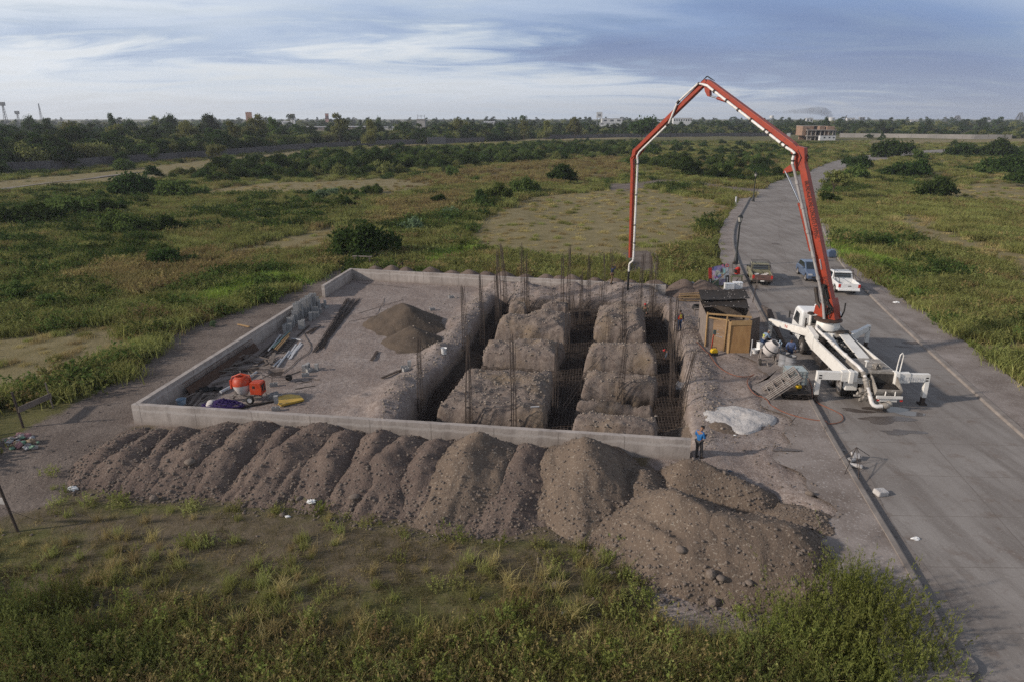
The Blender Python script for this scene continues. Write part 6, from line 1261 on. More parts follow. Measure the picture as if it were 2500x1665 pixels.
for k in range(7): c = d*(k/6.5+.03); mb.bar(c-n_, c+n_, .04, .04)
put('ladder', STEELD, 'dark steel ladder lying flat between posts and grey channels', 'ladder', (p[0], p[1], gz(p[0], p[1])+.06), mb=mb)
for k, (a, b, c, d) in enumerate(((1610, 275, 1800, 115), (1740, 235, 1900, 140), (1760, 240, 1980, 115), (1810, 245, 1930, 150))): board(zl(a, b), zl(c, d), .12 if k == 0 else .05, .05, DARKWOOD, 'steel_bar' if k else 'board', ('dark brown board lying by the block stack' if k == 0 else 'short dark bar lying between block stack and steel bars'), 'bar' if k else 'board', None if k == 0 else 'short bars by the block stack')
for a, b, c, d, lab in ((1565, 1110, 1890, 1055, 'lone thin stick on the bare yard right of the mixer'), (1715, 1000, 1840, 985, 'short dark offcut on the bare yard behind the lone stick'), (1800, 950, 1965, 965, 'thin bent lath in front of the row of blocks'), (1470, 890, 1650, 820, 'brown plank leading from the wheelbarrow to the row of blocks'), (1000, 960, 1200, 870, 'brown plank between mixer and wheelbarrow'), (700, 1415, 1270, 1310, 'long grey steel beam lying between mixer wheel and front wall'), (380, 1180, 560, 1050, 'thin grey board alongside the thick white pipe')):
    board(zl(a, b), zl(c, d), .14 if 'beam' in lab else .07, .10 if 'beam' in lab else .04, STEELD if 'beam' in lab else GREYWOOD, 'beam' if 'beam' in lab else 'stick', lab, 'beam' if 'beam' in lab else 'stick', None)
for a, b, c, d, lab in ((2042, 880, 2090, 805, 'dark plank lying in front of the smaller sand heap'), (2125, 1030, 2290, 965, 'dark plank overhanging the brink of the excavation'), (945, 590, 1040, 610, 'thin pale lath on the gravel track outside the left wall')): board(z3(a, b), z3(c, d), .15, .05, DARKWOOD if 'dark' in lab else TIMBER, 'plank', lab, 'plank', None, z=.05)
for k in range(52):
    f = rg.random(); a = (1560+f*95+rg.uniform(-10, 10), 812-f*45+rg.uniform(-14, 10)); b = (1830+rg.random()*120, 375+rg.uniform(-12, 30)); p = at(*z3(*a)); q = at(*z3(*b)); z = gz(*p[:2])+.02+.012*(k % 8); mb = MB(); m_ = Vector(((p[0]+q[0])/2, (p[1]+q[1])/2, z)); mb.tube([Vector((p[0], p[1], z))-m_, Vector((rg.uniform(-.05, .05), 0, .01)), Vector((q[0], q[1], z+.02))-m_], .011, 4); tag(mb.build('steel_bar', REBAR, loc=m_), 'long dark reinforcing bar in the fanned bundle lying across the yard', 'steel bar', 'fanned bundle of reinforcing bars')
for a, b, c, d, lab in ((1855, 560, 2130, 500, 'single bar lying from the fanned bundle towards the sand heap'), (2075, 505, 2150, 365, 'thin bar lying crooked behind the fanned bundle'), (1930, 245, 2355, 285, 'long thin bar lying parallel to the back wall'), (1940, 490, 2300, 380, 'thin bar lying from the bundle to the far yard')):
    p = at(*z3(a, b)); q = at(*z3(c, d)); mb = MB(); z = gz(*p[:2])+.03; mb.tube([(p[0], p[1], z), ((p[0]+q[0])/2+.1, (p[1]+q[1])/2, z+.02), (q[0], q[1], gz(*q[:2])+.03)], .014, 4); tag(mb.build('steel_bar', REBAR), lab, 'steel bar')
# brown rusty mesh leaning on the left wall, then an added shade panel
o = off(WA, WG1, -1.0); wd = (Vector(WG1)-Vector(WA)).normalized(); ws = Vector((wd.y, -wd.x))
s0 = Vector(WA)+wd*3.6+ws*.36; s1 = Vector(WA)+wd*11.2+ws*.36; mb = MB()
for j in range(6): f = j/5; mb.tube([(s0.x+ws.x*.42*(1-f), s0.y+ws.y*.42*(1-f), .03+.62*f), (s1.x+ws.x*.42*(1-f), s1.y+ws.y*.42*(1-f), .03+.62*f)], .010, 4)
for j in range(58): c = s0+(s1-s0)*(j/57); mb.tube([(c.x+ws.x*.42, c.y+ws.y*.42, .02), (c.x, c.y, .70)], .010, 4)
tag(mb.build('rebar_mat', pm('orange rust', (.125, .062, .035), (.085, .045, .03), 5, .85)), 'long rust-brown mesh panel leaning against the inside of the left wall', 'mesh panel')
mb = MB(); mb.hexa([(s0.x+ws.x*.46, s0.y+ws.y*.46, .0), (s1.x+ws.x*.46, s1.y+ws.y*.46, .0), (s1.x+ws.x*.42, s1.y+ws.y*.42, .0), (s0.x+ws.x*.42, s0.y+ws.y*.42, .0)], [(s0.x+ws.x*.17, s0.y+ws.y*.17, .42), (s1.x+ws.x*.17, s1.y+ws.y*.17, .42), (s1.x+ws.x*.13, s1.y+ws.y*.13, .42), (s0.x+ws.x*.13, s0.y+ws.y*.13, .42)])
tag(mb.build('wall_shade_panel', pm('brown shade panel', (.085, .050, .034), (.06, .038, .028), 1.5, .9)), 'long dark brown panel standing in for shadow inside the left wall', 'shade panel')  # panel added to paint the rust-brown shadow along the wall foot
# orange mixer
pz = gat(*zl(800, 1300)); t = thing('concrete_mixer', 'orange towable concrete mixer with square engine housing near the front wall', 'mixer', pz, R(-6)); t.scale = (.88, .88, .88)
S_ = 1.0
M0 = Matrix.Translation((-.22, .15, .98)) @ Euler((R(-6), R(-6), 0)).to_matrix().to_4x4()
mb = MB(); mb.T = M0; mb.lathe([(.0, -.62), (.20, -.60), (.34, -.45), (.52, -.10), (.54, .02)], 26); dr = mb.build('drum', SACK, t, smooth=True)
mb = MB(); mb.T = M0; mb.lathe([(.545, .0), (.55, .06), (.50, .36), (.36, .50), (.30, .52), (.28, .46), (.45, .1)], 26); mb.build('drum_upper', ORANGE2, dr, smooth=True)
mb = MB(); mb.T = M0; mb.tube([(-.60, -.2, -.15), (-.66, -.1, .2), (-.55, 0, .50), (0, 0, .66), (.52, 0, .52), (.6, 0, .1)], .05, 8); mb.cbox((-.62, 0, .1), (.14, .3, .5)); mb.build('yoke', ORANGE2, t)
mb = MB(); mb.prism([(.42, .55), (1.12, .55), (1.12, 1.0), (1.08, 1.28), (.46, 1.28), (.42, 1.0)], -.28, .34, 'y'); h = mb.build('engine_housing', ORANGE2, t, bevel=.02)
mb = MB(); mb.cbox((.66, -.285, 1.02), (.13, .02, .15)); mb.cbox((1.122, .03, .92), (.01, .45, .45)); mb.build('opening', BLACK, h); mb = MB(); mb.bar((1.13, -.26, .6), (1.13, .3, 1.2), .02, .05); mb.bar((.5, .0, 1.285), (1.0, .0, 1.285), .2, .012); mb.build('guard', ORANGE2, h)
mb = MB(); mb.bar((-.95, .02, .28), (1.0, .02, .34), .09, .09); mb.bar((-.72, -.3, .28), (-.72, .5, .28), .08, .08); mb.bar((-.72, .1, .28), (-.60, .1, 1.0), .09, .09); mb.hexa([(-1.0, -.12, 0), (-.75, -.12, .12), (-.75, .16, .12), (-1.0, .16, 0)], [(-.98, -.1, .35), (-.80, -.1, .35), (-.80, .14, .35), (-.98, .14, .35)]); mb.tube([(.42, -.38, .26), (.42, .62, .26)], .03, 6); mb.tube([(1.1, .25, .5), (1.25, .3, .02)], .03, 6); mb.tube([(-.45, .55, .3), (-.55, .75, 1.35), (.75, .75, 1.45), (.95, .3, .9)], .028, 6); mb.tube([(.0, .75, 1.38), (-.1, .8, 1.55)], .028, 6); mb.tube([(-.55, .75, 1.35), (-.62, .8, 1.6)], .028, 6); mb.build('tow_frame', SCAF, t)
for y in (-.40, .64):
    mb = MB(); mb.lathe([(0, -.05), (.15, -.06), (.16, .05), (0, .04)], 16, c=(.42, y, .26), axis='y'); w = mb.build('wheel', PVC, t, smooth=True); mb = MB(); mb.lathe([(.15, -.07), (.22, -.075), (.26, -.04), (.26, .04), (.22, .075), (.15, .07)], 20, c=(.42, y, .26), axis='y'); mb.build('tyre', TYRE, w, smooth=True)
# wheelbarrow
pz = gat(*zl(1290, 990)); t = thing('wheelbarrow', 'dusty pale wheelbarrow resting on blocks behind the orange mixer', 'wheelbarrow', pz, R(15))
mb = MB(); vs = [(-.42, -.30, .62), (.42, -.24, .66), (.42, .24, .66), (-.42, .30, .62), (-.22, -.18, .38), (.25, -.14, .40), (.25, .14, .40), (-.22, .18, .38)]; mb.add(vs, [(4, 5, 6, 7), (0, 1, 5, 4), (1, 2, 6, 5), (2, 3, 7, 6), (3, 0, 4, 7)]); mb.add([(x*.96, y*.94, z+.015) for x, y, z in vs], [(7, 6, 5, 4), (4, 5, 1, 0), (5, 6, 2, 1), (6, 7, 3, 2), (7, 4, 0, 3)]); mb.build('tray', GREYWOOD2, t)
mb = MB()
for s in (-1, 1): mb.tube([(-.75, s*.28, .60), (-.3, s*.22, .36), (.62, s*.05, .22)], .022, 6); mb.tube([(-.25, s*.22, .36), (-.3, s*.24, .0)], .02, 6)
mb.build('frame', GREYWOOD2, t); mb = MB(); mb.lathe([(0, -.04), (.15, -.04), (.19, -.02), (.19, .02), (.15, .04), (0, .04)], 16, c=(.62, 0, .19), axis='y'); mb.build('wheel', TYRE, t, smooth=True)
# yellow board, purple rope, sack, tubs
c = [at(*zl(*p)) for p in ((1240, 1315), (1350, 1400), (1715, 1310), (1650, 1245), (1500, 1225), (1360, 1240))]; mb = MB(); cx0 = c[0]; mb.prism([(p[0]-cx0[0], p[1]-cx0[1]) for p in c], .03, .13); put('form_board', YELLOW, 'yellow clipped-corner form board lying flat beside the orange mixer', 'form board', (cx0[0], cx0[1], gz(*cx0[:2])), mb=mb)
pz = gat(*zl(430, 1400)); rg2 = random.Random(8); mb = MB()
for k in range(40):
    a = rg2.random()*6.28; r = rg2.uniform(.1, .75); pts = []
    for i in range(9): a += rg2.uniform(.3, .9); r = max(.05, min(.85, r+rg2.uniform(-.25, .25))); pts.append((r*1.3*math.cos(a), r*.55*math.sin(a), max(.03, .42*(1-r)+rg2.uniform(0, .12))))
    mb.tube(smooth3 if 0 else pts, .016, 4)
put('rope_heap', PURPLE, 'tangled heap of purple rope against the inside of the front wall', 'rope', pz, mb=mb)
pz = gat(*zl(255, 1400)); mb = MB(); mb.lathe([(.02, .42), (.20, .36), (.34, .15), (.36, 0)], 12); put('sack', SACK, 'white cement sack slumped beside the purple rope', 'sack', pz, mb=mb, smooth=True)
pz = gat(*z3(485, 1240)); mb = MB(); mb.lathe([(0, .01), (.19, .01), (.23, .33), (.25, .34), (.21, .33), (.17, .05), (0, .04)], 18); put('tub', BLUEP, 'pale blue plastic tub among the scrap boards in the near corner', 'tub', pz, mb=mb, smooth=True)
pz = gat(*zl(712, 1385)); mb = MB(); mb.ball((0, 0, .1), .12, sq=(1, 1, .8)); put('lump', SACK, 'round pale lump between purple rope and steel beam', 'lump', pz, mb=mb, smooth=True)
for (u, v, r) in ((-20, 1140, .5), (220, 1120, .45)):
    pz = gat(*zl(u, v)); mb = MB(); n = 10; mb.add([(r*1.4*(i/n-.5)*2, r*(j/n-.5)*1.2, .06+.05*math.sin(i*1.9+j)+.05*math.sin(j*2.3)) for j in range(n+1) for i in range(n+1)], [(j*(n+1)+i, j*(n+1)+i+1, (j+1)*(n+1)+i+1, (j+1)*(n+1)+i) for j in range(n) for i in range(n) if (i-5)**2+(j-5)**2 < 27]); put('plastic_sheet', BLACK, 'crumpled black plastic sheet ' + ('left of the thick white pipe' if u > 0 else 'among the boards in the near left corner'), 'plastic sheet', pz, mb=mb, smooth=True)
pz = gat(*zl(1640, 1000)); mb = MB(); mb.tube([(.24*math.cos(i*.314), .24*math.sin(i*.314), .02) for i in range(20)], .016, 5, closed=True); put('wire_ring', STEELD, 'thin wire ring lying on the bare yard before the row of blocks', 'wire ring', pz, mb=mb)
# cooler, bucket, ladder in the pit
pz = gat(*z4(188, 348)); t = thing('drink_cooler', 'small red drink cooler with white lid by the back wall', 'cooler', pz)
mb = MB(); mb.lathe([(.17, 0), (.18, .38), (0, .38)], 18); mb.build('body', RED, t, smooth=True); mb = MB(); mb.lathe([(.19, .38), (.19, .47), (.1, .49), (0, .49)], 18); mb.build('lid', WHITE2, t, smooth=True)
pz = gat(*z4(262, 862)); t = thing('plastic_bucket', 'white plastic bucket at the left brink of the excavation', 'bucket', pz)
mb = MB(); mb.lathe([(0, 0), (.15, 0), (.18, .38), (.19, .39), (.17, .38), (.14, .03), (0, .03)], 18); mb.build('body', WHITE2, t, smooth=True); mb = MB(); mb.tube([(-.18, 0, .35), (-.2, -.12, .2), (-.1, -.22, .1), (.1, -.22, .1), (.18, 0, .35)], .01, 5); mb.build('handle', STEELD, t)
def ladder(a, b, w, label):
    p, q = Vector(a), Vector(b); n_ = (q-p).cross(Vector((0, 0, 1))).normalized()*w/2; mb = MB()
    for s in (-1, 1): mb.bar(p+n_*s, q+n_*s, .05, .04)
    for k in range(1, 8): c = p+(q-p)*k/8; mb.bar(c-n_, c+n_, .035, .035)
    return tag(mb.build('ladder', PVC), label, 'ladder')
ladder(at(*z4(140, 1230), -1.0), at(*z4(80, 1060), .35), .4, 'pale ladder leaning on the left bank of the excavation')
ladder(at(*z4(2040, 1180), -1.0), at(*z4(2085, 1100), .25), .4, 'pale ladder leaning on the right bank of the excavation')
mb = MB(); p = gat(*z4(955, 1283)); mb.bar((-.2, 0, .04), (.25, .03, .05), .08, .04); put('offcut', PVC, 'white offcut lying on the largest earth block', 'offcut', p, mb=mb)
# table / set-out boards and posts
pz = gat(*z3(1970, 105)); mb = MB(); mb.bar((-.95, 0, 1.02), (1.0, 0, 1.0), .35, .05); [mb.bar((x, y, 0), (x, y, 1.0), .07, .07) for x in (-.75, .75) for y in (-.12, .12)]; mb.bar((-.75, 0, .5), (.75, 0, .5), .05, .08); put('timber_table', GREYWOOD2, 'rough timber table outside the far left corner of the walls', 'table', pz, R(-4), mb=mb)
for k, (u, v) in enumerate(((2100, 75), (2165, 62), (2060, 85))): p = gat(*z3(u, v)); block((p[0], p[1], p[2]), (0, 0, k*.7), 'grey concrete block lying loose behind the far left corner of the walls', 'blocks behind the far corner')
pz = at(*z6(158, 412), -.3); t = thing('batter_board', 'crooked set-out frame of two posts and one dark board beside the trash', 'batter board', (pz[0], pz[1], gz(pz[0], pz[1])))
q1 = aty(*z6(75, 148), pz[1]); q2 = at(*z6(340, 255), 0); g0 = gz(pz[0], pz[1]); mb = MB(); mb.tube([(0, 0, 0), (q1[0]-pz[0], 0, q1[2]-g0)], .055, 7); mb.build('post', DARKWOOD, t); q3 = aty(*z6(288, 88), q2[1]); mb = MB(); mb.tube([(q2[0]-pz[0], q2[1]-pz[1], gz(q2[0], q2[1])-g0), (q3[0]-pz[0], q3[1]-pz[1], q3[2]-g0)], .035, 7); mb.build('post', GREYWOOD2, t)
b1 = aty(*z6(118, 262), pz[1]-.05); b2 = aty(*z6(325, 170), q2[1]-.05); mb = MB(); mb.bar((b1[0]-pz[0], b1[1]-pz[1], b1[2]-g0), (b2[0]-pz[0], b2[1]-pz[1], b2[2]-g0), .05, .28); mb.build('crossboard', GREYWOOD, t)
pz = at(*z6(112, 1030), -.4); q1 = aty(*z6(-10, 740), pz[1]); t = thing('fence_post', 'dark leaning post in the grass at the left, wire stays attached', 'post', (pz[0], pz[1], gz(pz[0], pz[1])))
mb = MB(); mb.tube([(0, 0, 0), (q1[0]-pz[0], 0, q1[2]-t.location.z)], .05, 7); mb.build('pole', DARKWOOD, t); mb = MB(); p = at(*z6(230, 945), -.3); mb.tube([(-.35, 0, 1.0), (p[0]-pz[0], p[1]-pz[1], gz(p[0], p[1])-t.location.z)], .008, 4); mb.build('stay_wire', STEELD, t)
b1 = aty(*z6(15, 840), pz[1]); mb = MB(); mb.bar((b1[0]-1.5, b1[1]+.05, b1[2]), (b1[0]+.1, b1[1], b1[2]-.02), .04, .25); put('sign_board', SACK, 'pale board nailed behind the leaning post at the left', 'board', (0, 0, 0), mb=mb)
# litter
rg3 = random.Random(12); LM = [pm('dull bag', (.34, .32, .30), (.22, .2, .19), 7, .7), pm('pink litter', (.30, .17, .17), (.3, .15, .16), 7, .6), pm('green litter', (.10, .20, .13), (.15, .25, .18), 7, .6), pm('grey litter', (.22, .23, .26), (.34, .34, .34), 7, .6), pm('tan litter', (.32, .24, .16), (.2, .15, .1), 7, .7)]
for k in range(38):
    u = rg3.gauss(130, 52); v = 500+(130-abs(u-130))*-.15+rg3.uniform(-55, 30); x, y, z = gat(*z6(u, v)); mb = MB(); s = rg3.uniform(.06, .19); mb.ball((0, 0, 0), s, 9, 6, sq=(rg3.uniform(.7, 1.3), rg3.uniform(.7, 1.2), rg3.uniform(.4, .8)))
    for i, (a, b, c) in enumerate(mb.v): f = 1+rg3.uniform(-.3, .3); mb.v[i] = (a*f, b*f, c*f)
    o = mb.build('litter_bag', LM[k % 5], loc=(x, y, z+s*.35+rg3.uniform(0, .12))); tag(o, ('pale', 'pinkish', 'green', 'grey', 'tan')[k % 5] + ' crumpled bag in the trash pile at the edge of the track', 'litter', ('pale', 'pinkish', 'green', 'grey', 'tan')[k % 5] + ' bags in the trash pile')
for u, v, f, s, lab in ((470, 772, z6, .16, 'white plastic bag at the left foot of the spoil heaps'), (1990, 882, z6, .14, 'clear plastic bag among stones at the foot of the spoil heaps'), (1835, 945, z6, .08, 'small white scrap in the grass before the spoil heaps'), (1385, 1180, lambda a, b: (800+a/2.358, 1000+b/2.358), .14, 'small blue plastic bottle lying in the front grass'), (1640, 345, z2, .22, 'white rag on the edge of the right sidewalk'), (1500, 748, z8, .12, 'pale scrap in the gutter of the right foreground'), (427, 355, z8, .07, 'white scrap on the sandy ridge by the man in blue'), (318, 1423, z2, .05, 'tiny white scrap beside the pale lime heap')):
    x, y, z = hat(*f(u, v)); mb = MB(); mb.ball((0, 0, 0), s, 10, 6, sq=(1.3, .8, .55))
    for i, (a, b, c) in enumerate(mb.v): g_ = 1+rg3.uniform(-.35, .35); mb.v[i] = (a*g_, b*g_, c*g_)
    tag(mb.build('plastic_bag' if 'bottle' not in lab else 'bottle', WHITE2 if 'blue' not in lab else TARP, loc=(x, y, z+s*.35)), lab, 'litter')
# tangle of wire and concrete on the kerb
c = at(*z8(1140, 290), .1); t = thing('wire_tangle', 'tripod tangle of rusty rods with concrete lumps on the kerb', 'wire tangle', (c[0], c[1], .1))
mb = MB(); P8 = lambda u, v, z=0: tuple(Vector(at(*z8(u, v), z))-Vector((c[0], c[1], .1)))
top = P8(1158, 215, .75)
for u, v in ((1040, 300), (1175, 440), (1078, 395), (1235, 265), (1100, 320), (1178, 262)): mb.tube([P8(u, v, .05), ((P8(u, v, .05)[0]+top[0])/2, (P8(u, v, .05)[1]+top[1])/2, .3), top], .014, 4)
mb.tube([P8(1170, 440, .1), P8(1175, 340, .3), P8(1180, 265, .4)], .014, 4); mb.build('rods', REBAR, t)
mb = MB(); mb.cbox(P8(1130, 285, .12), (.35, .2, .12), (.2, .1, .5)); mb.cbox(P8(1155, 320, .1), (.5, .16, .12), (.1, 0, -.5)); mb.cbox(P8(1155, 262, .2), (.4, .3, .08), (.5, .2, 0)); mb.build('concrete_lump', PALEM, t, bevel=.03)
pz = at(*z8(1298, 474), .1); mb = MB(); mb.cbox((0, 0, .1), (.5, .35, .22), (.1, .1, .3)); put('concrete_lump', PALEM, 'broken concrete lump against the kerb beyond the wire tangle', 'concrete lump', (pz[0], pz[1], .0), mb=mb, bevel=.05)
pz = at(*z8(915, 325), 0); mb = MB(); mb.box((-.45, -.5, 0), (.45, .5, .05)); put('cover_slab', KERBM, 'pale square cover slab set beside the sidewalk near the wire tangle', 'cover slab', (pz[0], pz[1], gz(pz[0], pz[1])+.02), R(8), mb=mb)
# bent rebar hook and green shoots
pz = at(*z2(1045, 1400), .1); mb = MB(); mb.tube([(0, 0, 0), (.03, 0, .3), (.1, 0, .42), (.15, 0, .3), (.05, .02, .2)], .01, 4); put('bent_rod', STEELD, 'small bent wire standing on the kerb by the orange hose', 'wire', (pz[0], pz[1], .12), mb=mb)
# ------------------------------------------------------------------ people
def skin_mesh(name, verts, edges, radii, mat, parent, root=0, sub=2):
    me = bpy.data.meshes.new(name); me.from_pydata([tuple(v) for v in verts], edges, []); me.materials.append(mat)
    o = link_mesh(me, name, parent); m = o.modifiers.new('skin', 'SKIN'); m.use_smooth_shade = True; m.branch_smoothing = 0.3
    if not me.skin_vertices: bpy.context.view_layer.update()
    sv = me.skin_vertices[0].data if me.skin_vertices else None
    for i, r in enumerate(radii):
        rr = r if isinstance(r, tuple) else (r, r); sv[i].radius = rr; sv[i].use_root = (i == root)
    s = o.modifiers.new('sub', 'SUBSURF'); s.levels = s.render_levels = sub
    return o
BASE = dict(pel=(0, 0, .95), spi=(0, .01, 1.16), che=(0, .0, 1.36), nek=(0, 0, 1.49), hed=(0, .03, 1.60), top=(0, .02, 1.71),
            ls=(-.19, 0, 1.43), le=(-.25, -.02, 1.15), lw=(-.26, .06, .90), lh=(-.26, .09, .82), rs=(.19, 0, 1.43), re=(.25, -.02, 1.15), rw=(.26, .06, .90), rh=(.26, .09, .82),
            lp=(-.10, 0, .92), lk=(-.11, .02, .50), la=(-.11, 0, .09), lt=(-.12, .17, .035), rp=(.10, 0, .92), rk=(.11, .02, .50), ra=(.11, 0, .09), rt=(.12, .17, .035))
def person(label, loc, rz, pose, shirt, trous, headgear=None, vest=None, sleeve='long', extra=None, cat='person'):
    J = {k: Vector(v) for k, v in BASE.items()}; J.update({k: Vector(v) for k, v in pose.items()})
    t = thing('person', label, cat, loc, rz); t.scale = (.87, .87, .87); vs = []; es = []; rs = []; ix = {}
    def nd(n, p, r, par=None):
        ix[n] = len(vs); vs.append(p); rs.append(r)
        if par is not None: es.append((ix[par], ix[n]))
    nd('pel', J['pel'], (.15, .11)); nd('spi', J['spi'], (.135, .10), 'pel'); nd('che', J['che'], (.15, .11), 'spi'); nd('nek', J['nek'], .055, 'che')
    hd = J['top']-J['hed']; f = (J['lt']-J['la']+J['rt']-J['ra']); f.z = 0; f.normalize()
    if 'face' in pose: f = Vector(pose['face']).normalized()
    nd('jaw', J['hed']-hd*.25+f*.02, (.065, .075), 'nek'); nd('hed', J['hed']+hd*.15, (.078, .092), 'jaw'); nd('top', J['top']-hd*.2, (.06, .075), 'hed')
    for s in 'lr':
        nd(s+'s', J[s+'s'], .065, 'che'); nd(s+'e', J[s+'e'], .045, s+'s'); nd(s+'w', J[s+'w'], .030, s+'e'); nd(s+'h', J[s+'h'], (.036, .02), s+'w')
        hdir = (J[s+'h']-J[s+'w']).normalized(); side = hdir.cross(Vector((0, 0, 1)) if abs(hdir.z) < .9 else f); side.normalize(); nrm = hdir.cross(side)
        for k in range(4):
            b = J[s+'h']+side*(.030-.02*k)+hdir*.025; ln = (.032, .04, .043, .036)[k]; nd(f'{s}f{k}', b, .010, s+'h'); nd(f'{s}g{k}', b+hdir*ln*.7+nrm*.006, .009, f'{s}f{k}'); nd(f'{s}q{k}', b+hdir*ln*1.3+nrm*.022, .008, f'{s}g{k}')
        nd(s+'u', J[s+'h']+side*.045-hdir*.01, .011, s+'h'); nd(s+'v', J[s+'h']+side*.055+hdir*.025+nrm*.012, .009, s+'u')
        nd(s+'p', J[s+'p'], .09, 'pel'); nd(s+'k', J[s+'k'], .058, s+'p'); nd(s+'a', J[s+'a'], .042, s+'k'); nd(s+'t', J[s+'t'], (.04, .03), s+'a')
    skin_mesh('body', vs, es, rs, SKIN, t)
    # face: nose, ears, eyes
    c = J['hed']+hd*.15; rt = f.cross(hd).normalized(); mb = MB(); mb.ball(tuple(c+f*.098-hd*.15), .016); 
    for s in (-1, 1): mb.ball(tuple(c+rt*.082*s-hd*.1), .022)
    mb.build('face', SKIN, t, smooth=True); mb = MB()
    for s in (-1, 1): mb.ball(tuple(c+rt*.032*s+f*.088+hd*.10), .010, 6, 4)
    mb.cbox(tuple(c+f*.084-hd*.55), (.045, .02, .010)); mb.build('eyes', EYE, t)
    # shirt
    g = lambda k: J[k]; v2 = [g('pel')*.85+g('spi')*.15+Vector((0, 0, -.01)), g('spi'), g('che'), g('che')*.12+g('nek')*.88, g('ls'), g('le'), g('rs'), g('re')]
    e2 = [(0, 1), (1, 2), (2, 3), (2, 4), (4, 5), (2, 6), (6, 7)]; r2 = [(.175, .135), (.16, .125), (.175, .135), .088, .085, .062, .085, .062]
    if sleeve == 'long': v2 += [g('lw')*.92+g('le')*.08, g('rw')*.92+g('re')*.08]; e2 += [(5, 8), (7, 9)]; r2 += [.042, .042]
    skin_mesh('shirt', v2, e2, r2, shirt, t, 1)
    v3 = [g('pel')+Vector((0, 0, .02)), g('lp'), g('lk'), g('la')+Vector((0, 0, .01)), g('rp'), g('rk'), g('ra')+Vector((0, 0, .01))]
    skin_mesh('trousers', v3, [(0, 1), (1, 2), (2, 3), (0, 4), (4, 5), (5, 6)], [(.165, .125), .108, .078, .066, .108, .078, .066], trous, t, 0)
    for s in 'lr':
        a, b = g(s+'a'), g(s+'t'); mb = MB(); mb.tube([a+Vector((0, 0, .06)), a, a-(b-a)*.25+Vector((0, 0, -.045))], [.05, .055, .045], 10); mb.tube([a-(b-a)*.30+Vector((0, 0, -.05)), (a+b)/2+Vector((0, 0, -.02)), b, b+(b-a)*.2], [.045, .052, .048, .02], 10); mb.build('boot', BOOT, t, smooth=True)
    # hair or headgear
    top = J['top']; up = hd.normalized()
    mb = MB(); M0 = Matrix.Translation(c+hd*.15-f*.012) @ up.to_track_quat('Z', 'Y').to_matrix().to_4x4(); mb.T = M0
    mb.lathe([(.093, -.015), (.094, .03), (.075, .075), (.04, .10), (0, .105)], 16); mb.build('hair', HAIR, t, smooth=True)
    if headgear:
        kind, mat = headgear; mb = MB(); mb.T = M0
        if kind == 'helmet': mb.lathe([(.135, .03), (.132, .045), (.112, .05), (.112, .08), (.085, .125), (.04, .148), (0, .152)], 20)
        else: mb.lathe([(.103, .02), (.101, .05), (.085, .10), (.04, .122), (0, .126)], 18); mb.T = None; mb.hexa([tuple(c+hd*.30+f*.08+rt*s*.075+up*z) for s, z in ((-1, .0), (1, .0))]+[tuple(c+hd*.24+f*.185+rt*s*.05) for s in (1, -1)], [tuple(c+hd*.30+f*.08+rt*s*.075+up*.012) for s in (-1, 1)]+[tuple(c+hd*.24+f*.185+rt*s*.05+up*.01) for s in (1, -1)])
        mb.build(kind, mat, t, smooth=True)
    if vest:
        v4 = [g('spi')*.85+g('pel')*.15, g('spi'), g('che'), g('che')*.45+g('ls')*.35+g('nek')*.2, g('che')*.45+g('rs')*.35+g('nek')*.2]
        vo = skin_mesh('vest', v4, [(0, 1), (1, 2), (2, 3), (2, 4)], [(.195, .155), (.185, .15), (.195, .155), .085, .085], vest, t, 1)
        bk = -f; mid = (g('spi')+g('che'))/2+bk*.162; w = .07; mb = MB()
        for s in (-1, 1): mb.bar(mid+rt*s*w+Vector((0, 0, .14)), mid-rt*s*w-Vector((0, 0, .14)), .055, .012, up=tuple(bk))
        mb.build('reflective_cross', pm('reflective yellow', (.62, .66, .12), (.5, .55, .1), 8, .4), vo)
    if extra: extra(t, J)
    return t
ORV = pm('orange red vest', (.60, .055, .030), (.48, .04, .025), 7, .8); BJ = pm('blue jacket', (.020, .13, .34), (.014, .09, .25), 6, .7); NAVY = pm('navy shirt', (.012, .018, .045), (.02, .025, .05), 7, .9); DGRN = pm('dark green shirt', (.05, .055, .045), (.035, .04, .035), 7, .9); LBL = pm('light blue shirt', (.115, .155, .29), (.085, .12, .235), 7, .85); GREYB = pm('grey blue shirt', (.06, .075, .10), (.045, .055, .08), 7, .9); PALEB = pm('pale blue sleeves', (.20, .27, .36), (.15, .21, .29), 7, .85); CAPB = pm('black cap', (.012, .012, .014), (.02, .018, .02), 7, .8); HELM = pm('red helmet', (.42, .02, .02), (.34, .02, .02), 5, .35); GRT = pm('grey vest', (.34, .30, .26), (.26, .23, .2), 7, .8); TSH = pm('dusty grey trousers', (.085, .075, .070), (.055, .052, .052), 6, .9)
def feet(u, v, z=None):
    x, y, _ = at(u, v) if z is None else at(u, v, z); z0 = float(surf(x, y)) if z is None else z
    x, y, _ = at(u, v, z0); return (x, y, float(surf(x, y)) - .01)
